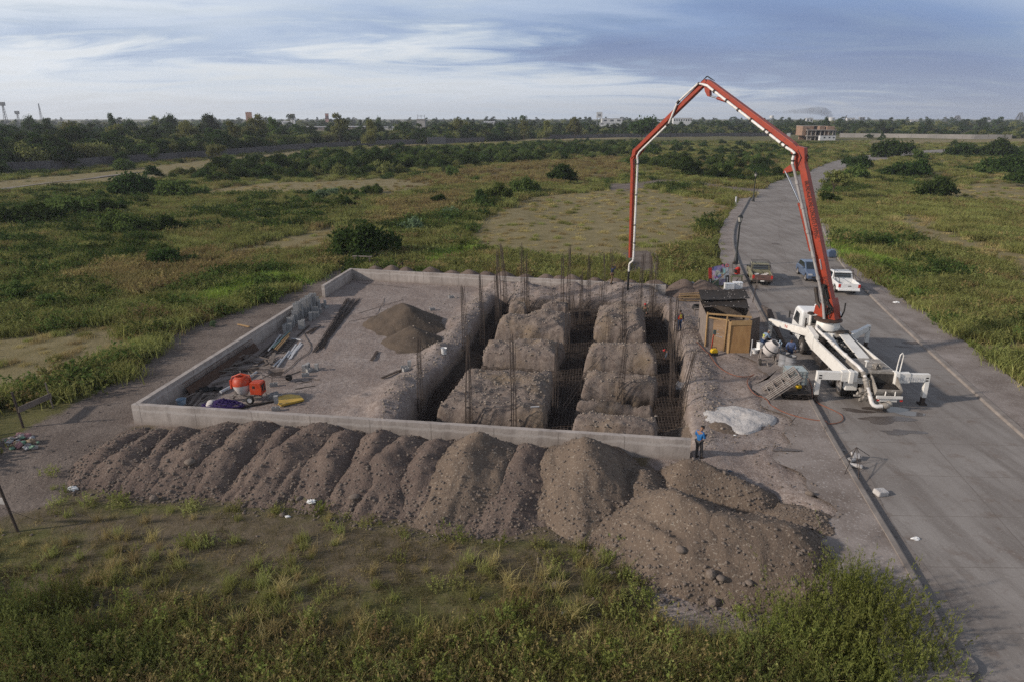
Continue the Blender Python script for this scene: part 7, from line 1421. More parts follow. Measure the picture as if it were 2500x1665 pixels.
# man in the blue jacket, looking down at a clipboard
def board_(t, J):
    mb = MB(); mb.cbox((.06, .30, 1.17), (.16, .13, .02), (R(35), 0, 0)); mb.build('phone', BLACK, t)
person('man in bright blue jacket and black cap at the end of the front wall', feet(1704, 1117), R(-55), dict(hed=(0, .11, 1.585), top=(0, .20, 1.67), nek=(0, .05, 1.49), face=(0, .78, -.62), le=(-.27, .02, 1.17), lw=(-.10, .25, 1.14), lh=(-.02, .29, 1.15), re=(.27, .02, 1.17), rw=(.14, .25, 1.14), rh=(.08, .29, 1.15), lk=(-.12, .03, .5), rk=(.13, .06, .5), ra=(.16, .06, .09), rt=(.20, .22, .035)), BJ, TSH, ('cap', CAPB), extra=board_)
person('man in orange-red vest with a yellow cross walking away by the hut', feet(1658, 808), R(6), dict(lk=(-.11, .05, .5), la=(-.12, -.02, .09), lt=(-.13, .15, .035), rk=(.11, .14, .52), ra=(.13, .02, .16), rt=(.14, .16, .08), lw=(-.30, .03, .92), lh=(-.31, .05, .84), rw=(.30, .02, .92), rh=(.31, .02, .84)), GREYB, JEANS, None, ORV)
person('man in navy shirt and khaki trousers on the back bank, one arm raised', feet(*z4(1545, 398)), R(-80), dict(rs=(.17, .02, 1.45), re=(.30, .18, 1.55), rw=(.20, .22, 1.76), rh=(.14, .20, 1.82), le=(-.22, .10, 1.18), lw=(-.16, .28, 1.10), lh=(-.13, .35, 1.08), lk=(-.1, .12, .52), la=(-.11, .0, .09), lt=(-.12, .16, .035), ra=(.11, -.12, .09), rk=(.11, .0, .5), rt=(.12, .04, .035)), NAVY, KHAKI)
hx = aty(*z4(1800, 590), 51.2); person('man in red helmet and dark green shirt standing in the right trench', (hx[0], hx[1], gz(hx[0], hx[1])), R(160), dict(spi=(0, .03, 1.15), le=(-.28, .08, 1.17), lw=(-.22, .28, 1.02), lh=(-.20, .34, .98), re=(.28, .08, 1.17), rw=(.2, .28, 1.05), rh=(.18, .34, 1.02)), DGRN, DKTROU, ('helmet', HELM))
hx = at(*z4(2000, 985), -1.2); person('man in red cap bending low in the right trench, back to the bank', (hx[0], hx[1], gz(hx[0], hx[1])), R(75), dict(pel=(0, -.08, .92), spi=(0, .08, 1.06), che=(0, .26, 1.16), nek=(0, .40, 1.22), hed=(0, .50, 1.25), top=(0, .59, 1.30), ls=(-.18, .28, 1.18), rs=(.18, .28, 1.18), le=(-.24, .38, .92), lw=(-.2, .48, .70), lh=(-.18, .52, .62), re=(.24, .38, .92), rw=(.2, .48, .7), rh=(.18, .52, .62), lp=(-.1, -.08, .9), rp=(.1, -.08, .9)), GREYB, DKTROU, ('cap', HELM))
sx = at(*zs(1030, 1045), .13); person('man in light blue shirt standing between steel drums and pump truck', (sx[0], sx[1], .0), R(172), dict(le=(-.30, .0, 1.17), lw=(-.30, .12, .93), lh=(-.29, .17, .86), re=(.30, .0, 1.17), rw=(.30, .12, .93), rh=(.29, .17, .86), hed=(0, .07, 1.595), top=(0, .10, 1.70)), LBL, JEANS)
sx = at(*zs(748, 985), .12); person('man in pale blue sleeves and dusty hat leaning over the small mixer', (sx[0]+.1, sx[1]+.35, .125), R(-72), dict(pel=(0, -.02, .95), spi=(0, .06, 1.15), che=(0, .16, 1.33), nek=(0, .26, 1.43), hed=(0, .35, 1.50), top=(0, .42, 1.59), ls=(-.18, .16, 1.39), rs=(.18, .16, 1.39), le=(-.22, .30, 1.15), lw=(-.15, .50, 1.02), lh=(-.12, .56, 1.0), re=(.22, .30, 1.15), rw=(.15, .50, 1.05), rh=(.12, .56, 1.02)), PALEB, JEANS, ('cap', GRT), GRT)
# ------------------------------------------------------------------ plants
def quad_mesh(name, P, U, V, mat):
    """leaf quads: centres P, half vectors U, V"""
    n = len(P); co = np.stack([P-U-V*.2, P-V, P+U-V*.2+0, P+V], 1).reshape(-1, 3) if False else np.stack([P-U, P-V, P+U, P+V], 1).reshape(-1, 3)
    me = bpy.data.meshes.new(name); me.vertices.add(4*n); me.vertices.foreach_set('co', co.astype(np.float32).ravel())
    me.loops.add(4*n); me.loops.foreach_set('vertex_index', np.arange(4*n, dtype=np.int32)); me.polygons.add(n); me.polygons.foreach_set('loop_start', np.arange(0, 4*n, 4, dtype=np.int32)); me.update(calc_edges=True)
    for m in (mat if isinstance(mat, list) else [mat]): me.materials.append(m)
    return me
def unit(v): return v/np.maximum(np.linalg.norm(v, axis=-1, keepdims=True), 1e-9)
def leaf_vecs(rg, P, out, size, aspect=1.9, up=.5):
    n = len(P); nrm = unit(out*.6+rg.normal(size=(n, 3))*.75+np.array([0, 0, up])); t = unit(np.cross(nrm, rg.normal(size=(n, 3)))); b = np.cross(nrm, t)
    s = size*rg.uniform(.6, 1.35, (n, 1)); return t*s*aspect**.5, b*s/aspect**.5
def crown_pts(seed, lobes=12, per=170, flat=.8, shell=.55, drop=0.0, lrad=(.22, .40)):
    """foliage points in a crown of radius 1 and height 2*flat, base at z=0"""
    rg = np.random.default_rng(seed); Ps = []; Os = []
    for k in range(lobes):
        a = rg.uniform(0, 6.283); r = rg.uniform(.0, .72)**.7 if k else 0; z = rg.uniform(.30, 1.55 if r < .4 else 1.15); c = np.array([r*math.cos(a), r*math.sin(a), z*flat]); R0 = rg.uniform(*lrad)*(1.15 if k == 0 else 1)
        n = int(per*(R0/.3)**2); d = unit(rg.normal(size=(n, 3))); d[:, 2] = np.abs(d[:, 2])*.9-.25+.15*rg.normal(size=n); d = unit(d)
        rad = R0*(shell+(1-shell)*rg.random((n, 1))**.5)*(1+.25*rg.normal(size=(n, 1)))*np.array([1, 1, .85]); P = c+d*rad
        if drop: P[:, 2] -= drop*rg.random(n)*np.linalg.norm(P[:, :2], axis=1)
        Ps.append(P); Os.append(d)
    P = np.concatenate(Ps); O = np.concatenate(Os); P[:, 2] = np.maximum(P[:, 2], .02); return rg, P, O
CROWN = {}
def crown_mesh(kind, var, mat):
    k = (kind, var, mat.name)
    if k not in CROWN:
        cfg = dict(round=dict(lobes=13, per=210, flat=.62), tall=dict(lobes=17, per=190, flat=1.0, lrad=(.2, .34)), willow=dict(lobes=15, per=190, flat=.72, drop=.35), airy=dict(lobes=22, per=170, flat=.85, lrad=(.14, .26)), bush=dict(lobes=14, per=240, flat=.42), wide=dict(lobes=16, per=210, flat=.34))[kind]
        rg, P, O = crown_pts(var*31+len(kind), **cfg); U, V = leaf_vecs(rg, P, O, {'airy': .05, 'willow': .05}.get(kind, .05)); CROWN[k] = quad_mesh('crown', P, U, V, mat)
    return CROWN[k]
TRK = {}
def trunk_mesh(var, kind):
    k = (var, kind)
    if k not in TRK:
        rg = random.Random(var*5+3); mb = MB(); top = Vector((rg.uniform(-.12, .12), rg.uniform(-.12, .12), 1.0)); mb.tube([(0, 0, -.15), (.02, .02, .4), tuple(top*.75), tuple(top)], [.075, .055, .045, .035], 7)
        for i in range(6):
            a = i*1.05+rg.uniform(-.3, .3); p = top*rg.uniform(.65, 1.0); mb.tube([tuple(p), tuple(p+Vector((.35*math.cos(a), .35*math.sin(a), .35))), tuple(p+Vector((.75*math.cos(a), .75*math.sin(a), rg.uniform(.6, 1.0))))], [.035, .024, .010], 5)
        o = mb.build('trunk', BARK); TRK[k] = o.data; bpy.data.objects.remove(o)
    return TRK[k]
def tree(label, x, y, h, w, mat, kind='round', var=0, bare=.25, group=None, z=None, name='tree', cat='tree'):
    """h total height, w crown width, bare: share of the height that is open trunk"""
    g = gz(x, y) if z is None else z; t = thing(name, label, cat, (x, y, g-.1), (var*77 % 360)/57.3, group); flat = dict(round=.62, tall=1.0, willow=.72, airy=.85)[kind]
    tr = link_mesh(trunk_mesh(var % 4, kind), 'trunk', t); tr.scale = (w*.28, w*.28, h*max(bare, .12)+h*.12)
    c = link_mesh(crown_mesh(kind, var % 4, mat), 'crown', t, (0, 0, h*bare)); zs_ = h*(1-bare)/(flat*1.85); c.scale = (w*.52, w*.52, zs_); return t
def bush(label, x, y, w, h, mat, kind='bush', var=0, group=None, name='bush', cat='bush'):
    o = link_mesh(crown_mesh(kind, var % 4, mat), name, None, (x, y, gz(x, y)-.08), (0, 0, var*1.3)); f = dict(bush=.42, wide=.34, round=.62, airy=.85, tall=1.0)[kind]; o.scale = (w*.52, w*.52, h/(f*1.85)); return tag(o, label, cat, group)
def pbush(label, u, v, wpx, hw, mat, kind='bush', var=0, **kw):      # base centre and width in overview pixels
    x, y, _ = at(*dd(u, v)); dist = math.hypot(y, CAM_H); w = wpx*1.0621/FPX*(y*math.cos(PITCH)+CAM_H*math.sin(PITCH)); return bush(label, x, y, w*1.1, w*hw, mat, kind, var, **kw)
BL = [
 ('dense dark bush by the timber table at the far left corner of the walls', 842, 592, 135, .50, F_DARK, 'bush', 0), ('round dark green bush standing alone in the left field', 386, 540, 84, .52, F_DARK, 'bush', 1),
 ('low dark spreading bush in the left field, nearer than the round one', 398, 615, 95, .40, F_DARK, 'wide', 2), ('small dark bush in the left field beyond the round one', 256, 496, 62, .50, F_DARK, 'bush', 3), ('soft mid-green bush left of the round dark one', 283, 545, 88, .55, F_MID, 'bush', 2),
 ('pale broad-leaved bush beyond the back wall, beside the dense dark one', 953, 534, 60, .62, F_PALE, 'bush', 1), ('small dark bush alone in the brown grass of the mid field', 1008, 474, 40, .75, F_DARK, 'round', 1), ('dark bush, left end of the trio before the dry grass clearing', 1102, 476, 50, .72, F_DARK, 'round', 2),
 ('dark bush, middle of the trio before the dry grass clearing', 1150, 466, 56, .70, F_MID, 'bush', 3), ('looser bush, right end of the trio before the dry grass clearing', 1208, 448, 62, .55, F_MID, 'bush', 0), ('round dark bush beyond the dry clearing, left of the boom tip', 1296, 427, 70, .68, F_DARK, 'round', 3),
 ('round dark bush at the edge of the side lane under the boom', 1576, 408, 66, .70, F_DARK, 'round', 0), ('smaller dark bush beside the side lane, right of the round one', 1668, 412, 50, .65, F_DARK, 'round', 2), ('low dark bush at the foot of the roadside tree', 1903, 468, 46, .5, F_DARK, 'bush', 2),
 ('grey-green bush right of the roadside tree along the road', 1968, 413, 62, .52, F_MID, 'bush', 1), ('bush in the right field, left half of a touching pair', 2062, 408, 60, .50, F_DARK, 'bush', 3), ('bush in the right field, right half of a touching pair', 2112, 406, 58, .60, F_DARK, 'bush', 0), ('large dark bush in the right field beside the sandy strip', 2157, 452, 90, .50, F_DARK, 'bush', 1),
 ('small round bush alone in the right field', 2252, 404, 36, .55, F_MID, 'bush', 2), ('tall dark bush at the right edge of the right field, nearest one', 2345, 428, 70, .75, F_DARK, 'round', 1), ('wide dark bush behind the tall one at the right edge', 2320, 402, 90, .45, F_DARK, 'bush', 0),
 ('dark bush on the far road bend, left of two', 2205, 360, 58, .45, F_DARK, 'bush', 3), ('dark bush on the far road bend, right of two', 2285, 362, 75, .45, F_DARK, 'wide', 1), ('bush beside the far road where it curves away', 1975, 388, 60, .45, F_DARK, 'bush', 0), ('bush hiding part of the far road bend', 2050, 362, 80, .40, F_DARK, 'wide', 0), ('small round bush right of the far road bend', 2110, 368, 34, .6, F_MID, 'bush', 2),
 ('dark bush at the left end of the long thicket by the dry strip', 500, 402, 56, .70, F_DARK, 'round', 2), ('small dark bush on the dry strip before the left boundary wall', 355, 412, 42, .75, F_DARK, 'round', 3), ('low bush on the dry strip, left of the small dark one', 280, 390, 50, .40, F_MID, 'wide', 1), ('leafy bush in the long thicket under the dry strip', 640, 392, 60, .65, F_DARK, 'round', 0), ('rounded lighter bush standing out of the long thicket', 935, 388, 50, .75, F_MID, 'round', 1), ('dark bush in the long thicket left of the rounded lighter one', 872, 385, 62, .55, F_DARK, 'bush', 3),
 ('dark bush in the middle of the long thicket', 760, 396, 58, .5, F_DARK, 'bush', 1), ('mid-green bush at the near edge of the long thicket', 1040, 406, 34, .6, F_MID, 'bush', 2), ('tiny bush on the brown grass right of the long thicket', 1092, 418, 22, .8, F_MID, 'round', 1),
 ('pale broad-leaved weed in the left field, lower one', 590, 492, 22, .9, F_PALE, 'airy', 0), ('pale broad-leaved weed clump in the mid field, left of two', 735, 462, 50, .4, F_PALE, 'wide', 1), ('pale broad-leaved weed clump in the mid field, right of two', 772, 452, 40, .45, F_PALE, 'wide', 2), ('pale broad-leaved weed beside the dense dark bush', 1035, 500, 44, .45, F_PALE, 'wide', 3), ('tall loose weedy shrub at the left edge of the picture', 45, 700, 80, .95, F_MID, 'airy', 1), ('loose weedy shrub right of the tall one at the left edge', 118, 715, 75, .75, F_MID, 'airy', 2), ('third loose weedy shrub near the bright green grass', 240, 690, 56, .8, F_MID, 'airy', 3), ('pale-leaved weed alone in the grass beside the gravel track', 490, 752, 18, 1.2, F_PALE, 'airy', 2),
 ('dark green mound of shrubs at the left edge, far part of the left field', 60, 520, 130, .35, F_DARK, 'wide', 3), ('soft green mound of shrubs in the far part of the left field', 160, 500, 110, .35, F_MID, 'wide', 0), ('dark shrub on the slope below the left lane', 300, 450, 120, .35, F_DARK, 'wide', 1), ('broad shrub between left lane and long thicket', 420, 452, 100, .35, F_MID, 'wide', 2)]
for l, u, v, w, hw, m, k, var in BL: pbush(l, u, v, w, hw, m, k, var)
x, y, _ = at(*dd(1903, 462)); tree('slender open-crowned tree on the right verge behind the boom', x+.8, y, 6.6, 5.4, F_OLIVE, 'airy', 1, .30)

def ptree(label, f, u0, u1, vt, vb, mat, kind, var, bare=.2, dist=None):     # crown edges, top and base in a background window
    S0 = f(u0, vb); S1 = f(u1, vb); T0 = f((u0+u1)/2, vt)
    if dist: x = aty((S0[0]+S1[0])/2, S0[1], dist)[0]; y = dist
    else: x, y, _ = at((S0[0]+S1[0])/2, S0[1])
    zc = y*math.cos(PITCH)+CAM_H*math.sin(PITCH); w = (S1[0]-S0[0])/FPX*zc; h = aty(T0[0], T0[1], y)[2]; return tree(label, x, y, max(h, 2), w, mat, kind, var, bare)
TL = [
 ('yellow-green willow beyond the left boundary wall, first from the left', bg1z, 470, 750, 235, 490, F_OLIVE, 'willow', 0), ('broad yellow-green willow beyond the left boundary wall, second from the left', bg1z, 820, 1150, 240, 490, F_OLIVE, 'willow', 1), ('willow with a bare forked trunk beyond the left boundary wall', bg1z, 1440, 1660, 205, 480, F_OLIVE, 'willow', 2, .38),
 ('tallest dark tree behind the willow with the forked trunk', bg1z, 1330, 1480, 135, 330, F_DARK, 'round', 1, .2, 420), ('very tall grey-green tree beyond the boundary wall, nearest the orange sign', bg1z, 2010, 2200, 148, 440, F_OLIVE, 'tall', 3, .12), ('slim grey-green tree behind the very tall one', bg1z, 2190, 2320, 150, 400, F_MID, 'tall', 0, .15, 330), ('round dark tree on the horizon at the far left', bg1z, 190, 340, 175, 330, F_DARK, 'round', 0, .15, 400), ('spreading dark tree left of the first willow', bg1z, 330, 470, 195, 350, F_DARK, 'round', 2, .15, 380),
 ('pale olive tree between forked willow and the very tall tree', bg1z, 1850, 1985, 205, 400, F_OLIVE, 'tall', 1, .15, 300), ('dark round tree on the horizon behind the pale olive tree', bg1z, 1650, 1830, 168, 320, F_DARK, 'round', 3, .15, 430), ('wide dark tree on the horizon behind the second willow', bg1z, 870, 980, 160, 320, F_DARK, 'round', 2, .15, 430), ('dark tree right of the second willow on the horizon', bg1z, 1000, 1140, 178, 320, F_DARK, 'round', 1, .15, 420), ('light olive tree on the horizon before the tallest dark tree', bg1z, 1240, 1350, 172, 330, F_OLIVE, 'tall', 2, .15, 410),
 ('dark green tree touching the left end of the boundary wall', bg1z, 430, 640, 430, 620, F_DARK, 'round', 3, .1), ('bright green tree behind the left part of the boundary wall', bg1z, 690, 830, 430, 560, F_LIGHT, 'round', 0, .12), ('dark tree leaning over the boundary wall below the second willow', bg1z, 945, 1070, 450, 585, F_DARK, 'round', 1, .1), ('green tree over the boundary wall left of the forked willow', bg1z, 1215, 1350, 400, 560, F_MID, 'round', 2, .15), ('olive tree hanging over the boundary wall right of the forked willow', bg1z, 1680, 1860, 390, 540, F_OLIVE, 'willow', 3, .15), ('dark tree at the very left end before the boundary wall', bg1z, -60, 110, 540, 660, F_DARK, 'round', 0, .08),
 ('tall grey-green tree at the middle of the horizon left of the concrete tower', bg2z, 690, 850, 145, 330, F_OLIVE, 'tall', 1, .12, 380), ('thin-crowned tree rising over the woods left of the concrete tower', bg2z, 1065, 1115, 148, 260, F_MID, 'airy', 0, .3, 520), ('grey bushy tree in front of the long low sheds', bg2z, 940, 1110, 205, 370, F_OLIVE, 'round', 2, .1, 330), ('broad olive tree right of the concrete tower', bg2z, 1640, 1850, 195, 340, F_OLIVE, 'round', 0, .12, 430), ('olive tree in the row behind the wall, before the low sheds', bg2z, 560, 760, 300, 430, F_OLIVE, 'round', 1, .1), ('pale olive tree at the left of the low sheds', bg2z, 140, 330, 300, 440, F_OLIVE, 'tall', 2, .1), ('green tree before the wall with a dark trunk, mid picture', bg2z, 255, 345, 375, 470, F_MID, 'round', 3, .3), ('olive tree left of the one with the dark trunk', bg2z, 20, 130, 365, 450, F_OLIVE, 'tall', 0, .08), ('rounded green tree leaning over the wall left of the concrete tower', bg2z, 840, 930, 365, 435, F_MID, 'round', 1, .1), ('dark round tree on the wall line below the concrete tower', bg2z, 1400, 1500, 330, 420, F_DARK, 'round', 2, .1), ('small round palm-like tree alone on the dry strip', bg2z, 1238, 1318, 395, 478, F_DARK, 'round', 0, .3),
 ('big dark tree with a ragged top left of the boom', bg3z, 1090, 1390, 150, 330, F_DARK, 'round', 1, .1, 420), ('olive tree left of the small white buildings', bg3z, 610, 760, 198, 320, F_OLIVE, 'round', 3, .1, 450), ('pale olive tree in the woods, second left of the white buildings', bg3z, 380, 520, 220, 330, F_OLIVE, 'round', 2, .1, 420), ('olive tree in the woods near the palm on the horizon', bg3z, 200, 330, 190, 320, F_OLIVE, 'tall', 0, .1, 440),
 ('low dark tree beside the unfinished building', bg4z, 940, 1020, 350, 395, F_DARK, 'round', 0, .1), ('low dark tree on the pale wall, right of the unfinished building', bg4z, 1060, 1125, 350, 425, F_DARK, 'round', 2, .1), ('dark tree on the horizon right of the smoke', bg4z, 560, 640, 208, 300, F_DARK, 'round', 3, .1, 620), ('large dark tree on the right horizon', bg4z, 1030, 1130, 218, 330, F_DARK, 'round', 1, .1, 560), ('dark crown on the right horizon beside the pale roofs', bg4z, 1450, 1540, 226, 320, F_DARK, 'round', 2, .1, 620)]
for a in TL: ptree(*a)

# ---- scattering for what nobody could count
HID = bpy.data.collections.new('plant_sources')
def source(name, me): o = bpy.data.objects.new(name, me); HID.objects.link(o); return o
def scatter(name, srcs, P, Z, S, I, label, cat):
    """instances of srcs[I] on points P with spin Z and size S (S may be (n,3))"""
    n = len(P); me = bpy.data.meshes.new(name); me.vertices.add(n); me.vertices.foreach_set('co', np.asarray(P, np.float32).ravel())
    rot = np.zeros((n, 3), np.float32); rot[:, 2] = Z; rot[:, 0] = RNG.normal(0, .06, n); rot[:, 1] = RNG.normal(0, .06, n)
    S = np.asarray(S, np.float32); S = np.repeat(S[:, None], 3, 1) if S.ndim == 1 else S
    a = me.attributes.new('spin', 'FLOAT_VECTOR', 'POINT'); a.data.foreach_set('vector', rot.ravel()); a = me.attributes.new('size', 'FLOAT_VECTOR', 'POINT'); a.data.foreach_set('vector', S.ravel()); a = me.attributes.new('pick', 'INT', 'POINT'); a.data.foreach_set('value', np.asarray(I, np.int32))
    o = link_mesh(me, name); c = bpy.data.collections.new(name+'_sources')
    for k, s in enumerate(srcs): q = s.copy(); q.name = f'source_{k:02d}_'+s.name; c.objects.link(q)
    ng = bpy.data.node_groups.new(name, 'GeometryNodeTree'); ng.interface.new_socket('Geometry', in_out='INPUT', socket_type='NodeSocketGeometry'); ng.interface.new_socket('Geometry', in_out='OUTPUT', socket_type='NodeSocketGeometry')
    gi = ng.nodes.new('NodeGroupInput'); go = ng.nodes.new('NodeGroupOutput'); ip = ng.nodes.new('GeometryNodeInstanceOnPoints'); ci = ng.nodes.new('GeometryNodeCollectionInfo'); ci.inputs['Collection'].default_value = c; ci.inputs['Separate Children'].default_value = True; ci.inputs['Reset Children'].default_value = True
    def na(nm, ty): q = ng.nodes.new('GeometryNodeInputNamedAttribute'); q.data_type = ty; q.inputs['Name'].default_value = nm; return q.outputs['Attribute']
    k = ng.links.new; k(gi.outputs[0], ip.inputs['Points']); k(ci.outputs[0], ip.inputs['Instance']); ip.inputs['Pick Instance'].default_value = True; k(na('pick', 'INT'), ip.inputs['Instance Index']); k(na('spin', 'FLOAT_VECTOR'), ip.inputs['Rotation']); k(na('size', 'FLOAT_VECTOR'), ip.inputs['Scale']); k(ip.outputs[0], go.inputs[0])
    md = o.modifiers.new('scatter', 'NODES'); md.node_group = ng; return tag(o, label, cat, None, 'stuff')
def blades(seed, n, h, spread, w, mat, lean=.5, name='tuft'):
    rg = np.random.default_rng(seed); b = np.c_[rg.normal(0, spread, (n, 2)), np.zeros(n)]; d = rg.normal(0, lean, (n, 2)); H = h*rg.uniform(.45, 1.1, n); vs = []; fs = []
    for i in range(n):
        a = rg.uniform(0, 6.28); s = np.array([math.cos(a), math.sin(a), 0])*w*.5*rg.uniform(.6, 1.3); p = b[i]; t = np.array([d[i, 0]*H[i], d[i, 1]*H[i], H[i]]); q = p+t*np.array([.35, .35, .62]); e = p+t; k = len(vs); vs += [p-s, p+s, q+s*.8, q-s*.8, e]; fs += [(k, k+1, k+2, k+3), (k+3, k+2, k+4)]
    me = bpy.data.meshes.new(name); me.from_pydata([tuple(v) for v in vs], [], fs); me.materials.append(mat); return source(name, me)
def weed(seed, n, h, spread, leaf, mat, per=22, name='weed', aspect=2.2):
    rg = np.random.default_rng(seed); Ps = []; Ds = []
    for i in range(n):
        b = np.r_[rg.normal(0, spread, 2), 0]; d = rg.normal(0, .28, 2)+b[:2]*.5/max(spread, .01)*.3; H = h*rg.uniform(.5, 1.1); t = rg.uniform(.12, 1, per)
        P = b+np.c_[d[0]*H*t**1.4, d[1]*H*t**1.4, H*t]+rg.normal(0, leaf*1.3, (per, 3))*(1.15-t[:, None]*.7); Ps.append(P); Ds.append(rg.normal(size=(per, 3)))
    P = np.concatenate(Ps); P[:, 2] = np.maximum(P[:, 2], .01); U, V = leaf_vecs(rg, P, np.concatenate(Ds), leaf, aspect, .6); return source(name, quad_mesh(name, P, U, V, mat))
F_DRY = foliage('short dry grass', (.105, .092, .042), (.15, .125, .06), (.085, .085, .03), cs=.35)
SG = [blades(1, 70, .55, .16, .022, F_GRASS), blades(2, 60, .70, .12, .020, F_STRAW), blades(3, 110, .42, .26, .026, F_LUSH), blades(4, 60, .65, .2, .022, F_RUST), weed(5, 16, .62, .20, .030, F_GRASS, name='weed'), weed(6, 16, .70, .22, .036, F_MID, name='weed'), weed(7, 16, .75, .22, .032, F_RUST, name='weed'), blades(8, 36, .22, .16, .014, F_DRY), blades(9, 36, .18, .18, .016, F_STRAW), weed(10, 14, .85, .22, .034, F_YEL, name='weed')]
CG = [blades(21, 190, .85, .55, .055, F_GRASS), blades(22, 150, .60, .55, .050, F_STRAW), blades(23, 220, .55, .6, .055, F_LUSH), blades(24, 170, .95, .5, .055, F_RUST), weed(25, 34, .95, .5, .075, F_OLIVE, 14), weed(26, 36, 1.05, .5, .085, F_MID, 14), weed(27, 34, .9, .5, .075, F_RUST, 14), weed(28, 36, 1.15, .5, .09, F_DARK, 14)]
def clear(X, Y):
    z = zones(X, Y); k = (z['road'] < .05) & (z['lot'] < .4) & (z['track'] < .35) & (z['pit'] < .1)
    return k, z
def in_view(X, Y, pad=1.12): return np.abs(X) < (Y*.95+14*.31)*.75*pad+2
WALL_L = [at(*bg1z(*p))[:2] for p in ((-120, 668), (30, 650), (400, 632), (1000, 578), (1500, 547), (1830, 517), (2355, 470))]+[at(*bg2z(*p))[:2] for p in ((700, 446), (1200, 421), (1490, 413), (1960, 396))]+[at(*bg3z(*p))[:2] for p in ((420, 372), (1040, 362), (1450, 356), (2000, 352), (2355, 350))]
def pickmix(X, Y, z):
    n = len(X); a = fbm(X, Y, .06, 3)*1.6+fbm(X+90, Y, .25, 3)*.9; r = RNG.random(n); I = np.zeros(n, int)
    a = a+.16*sst(0, -25, X); I[r < .08] = 3; I[(r >= .08) & (r < .36)] = 4; I[(r >= .36) & (r < .41)] = 6; I[(r >= .56) & (r < .64)] = 1
    g = a > .18; I[g & (r < .14)] = 5; I[g & (r >= .14) & (r < .35)] = 0; I[g & (r >= .35) & (r < .5)] = np.where(Y[g & (r >= .35) & (r < .5)] > 60, 7, 4); b = a < -.25; I[b & (r < .35)] = 1
    s = z['straw'] > RNG.uniform(.35, .75, n); I[s] = np.where(r[s] < .80, 1, 0); l = z['lush'] > RNG.uniform(.3, .7, n); I[l] = np.where(r[l] < .95, 2, 5); u = z['rust'] > RNG.uniform(.3, .7, n); I[u] = np.where(r[u] < .55, 3, np.where(r[u] < .85, 6, 0)); return I
BBX, BBY = at(*z6(200, 330), -.3)[:2]
def field(name, y0, y1, n, s0, s1, label):
    Y = np.sqrt(RNG.uniform(y0**2, y1**2, n)); X = RNG.uniform(-1, 1, n)*((Y*.95+4.4)*.84+2); k, z = clear(X, Y); k &= in_view(X, Y) & (pld(SLANE, X, Y) > 4.0) & (np.hypot(X-BBX, Y-BBY+1) > 2.6); k &= ~((Y < 62) & (X > -22) & (X < 14) & (Y > 18) & (psd(LOT, X, Y) > -1.0)) & (z['heap'] < .3)
    k &= RNG.random(n) > (.82*(z['straw'] > .5) + .80*(z['bare'] > .4)); X, Y = X[k], Y[k]; z = {q: v[k] for q, v in z.items()}; I = pickmix(X, Y, z); S = RNG.uniform(s0, s1, len(X))*(1-.5*(z['straw'] > .5))*(1+.5*fbm(X, Y, .12, 2))
    return scatter(name, CG, np.c_[X, Y, terrain(X, Y)-.03], RNG.uniform(0, 6.28, len(X)), S, I, label, 'grass')
field('grass', 24, 75, 11000, .55, 1.1, 'rank olive and brown grass and weeds around the building plot')
field('grass', 75, 150, 19000, .65, 1.2, 'tall mixed grass and weeds across the middle of the field'); field('grass', 150, 420, 30000, .6, 1.15, 'far olive and straw grassland towards the boundary wall')
# front strip
n = 22000; Y = RNG.uniform(10.5, 25, n); X = RNG.uniform(-1, 1, n)*(Y*.82+7); k, z = clear(X, Y); k &= (z['heap'] < .25)
near = sst(17.8, 14.0, Y+fbm(X+7, Y, .25, 3)*3.5+np.abs(X+3)*-.06)
dn = np.clip(.55+fbm(X, Y, .5, 3)*.9+near*.3, .05, 1)*np.where((Y > 19.5) & (X < 4), .5, 1); k &= RNG.random(n) < dn*np.where(Y > 21, .5, 1); X, Y, near = X[k], Y[k], near[k]; r = RNG.random(len(X))
I = np.where(r < .62, 7, np.where(r < .90, 8, np.where(r < .95, 0, np.where(r < .97, 1, 4)))); tall = RNG.random(len(X)) < near*.55; I = np.where(tall, RNG.choice([0, 0, 3, 9, 3, 6, 1, 4], len(X)), I)
scatter('grass', SG, np.c_[X, Y, surf(X, Y)-.02], RNG.uniform(0, 6.28, len(X)), RNG.uniform(.55, 1.05, len(X))*(.85+.3*near), I, 'thin dry grass thickening to tall weeds along the bottom of the picture', 'grass')
n = 420; X = RNG.normal(0, 1, n)*10-5; Y = RNG.uniform(15.5, 21.5, n); k, z = clear(X, Y); k &= (z['heap'] < .2) & (fbm(X, Y, .35, 3) > .05); X, Y = X[k], Y[k]
scatter('grass', [SG[1], SG[0]], np.c_[X, Y, terrain(X, Y)], RNG.uniform(0, 6.28, len(X)), RNG.uniform(.5, .95, len(X)), RNG.integers(0, 2, len(X)), 'tall straw tufts scattered over the bare front ground', 'grass')
# foot of the heaps, kerbs and the joint between sidewalk and field
pts = [(x+RNG.normal(0, .35), y+RNG.normal(0, .25)) for (x, y) in resample([(-19.2, 25.5), (-17.5, 23.5), (-8, 23.1), (-2.7, 21.2), (3.0, 20.6), (4.6, 18.0), (6.5, 17.4), (9.3, 17.4), (12.0, 18.5)], 60)]+[(p[0]-.6+RNG.normal(0, .5), p[1]) for p in resample(WL_, 500) if p[1] > 58]+[(p[0]+.5+RNG.normal(0, .5), p[1]) for p in resample(WR_, 420)]
X, Y = np.array(pts).T; scatter('weeds', SG, np.c_[X, Y, terrain(X, Y)-.02], RNG.uniform(0, 6.28, len(X)), RNG.uniform(.4, .8, len(X)), RNG.choice([0, 4, 4, 7, 7, 9], len(X)), 'weeds fringing the heaps and the edges of the sidewalks', 'weeds')
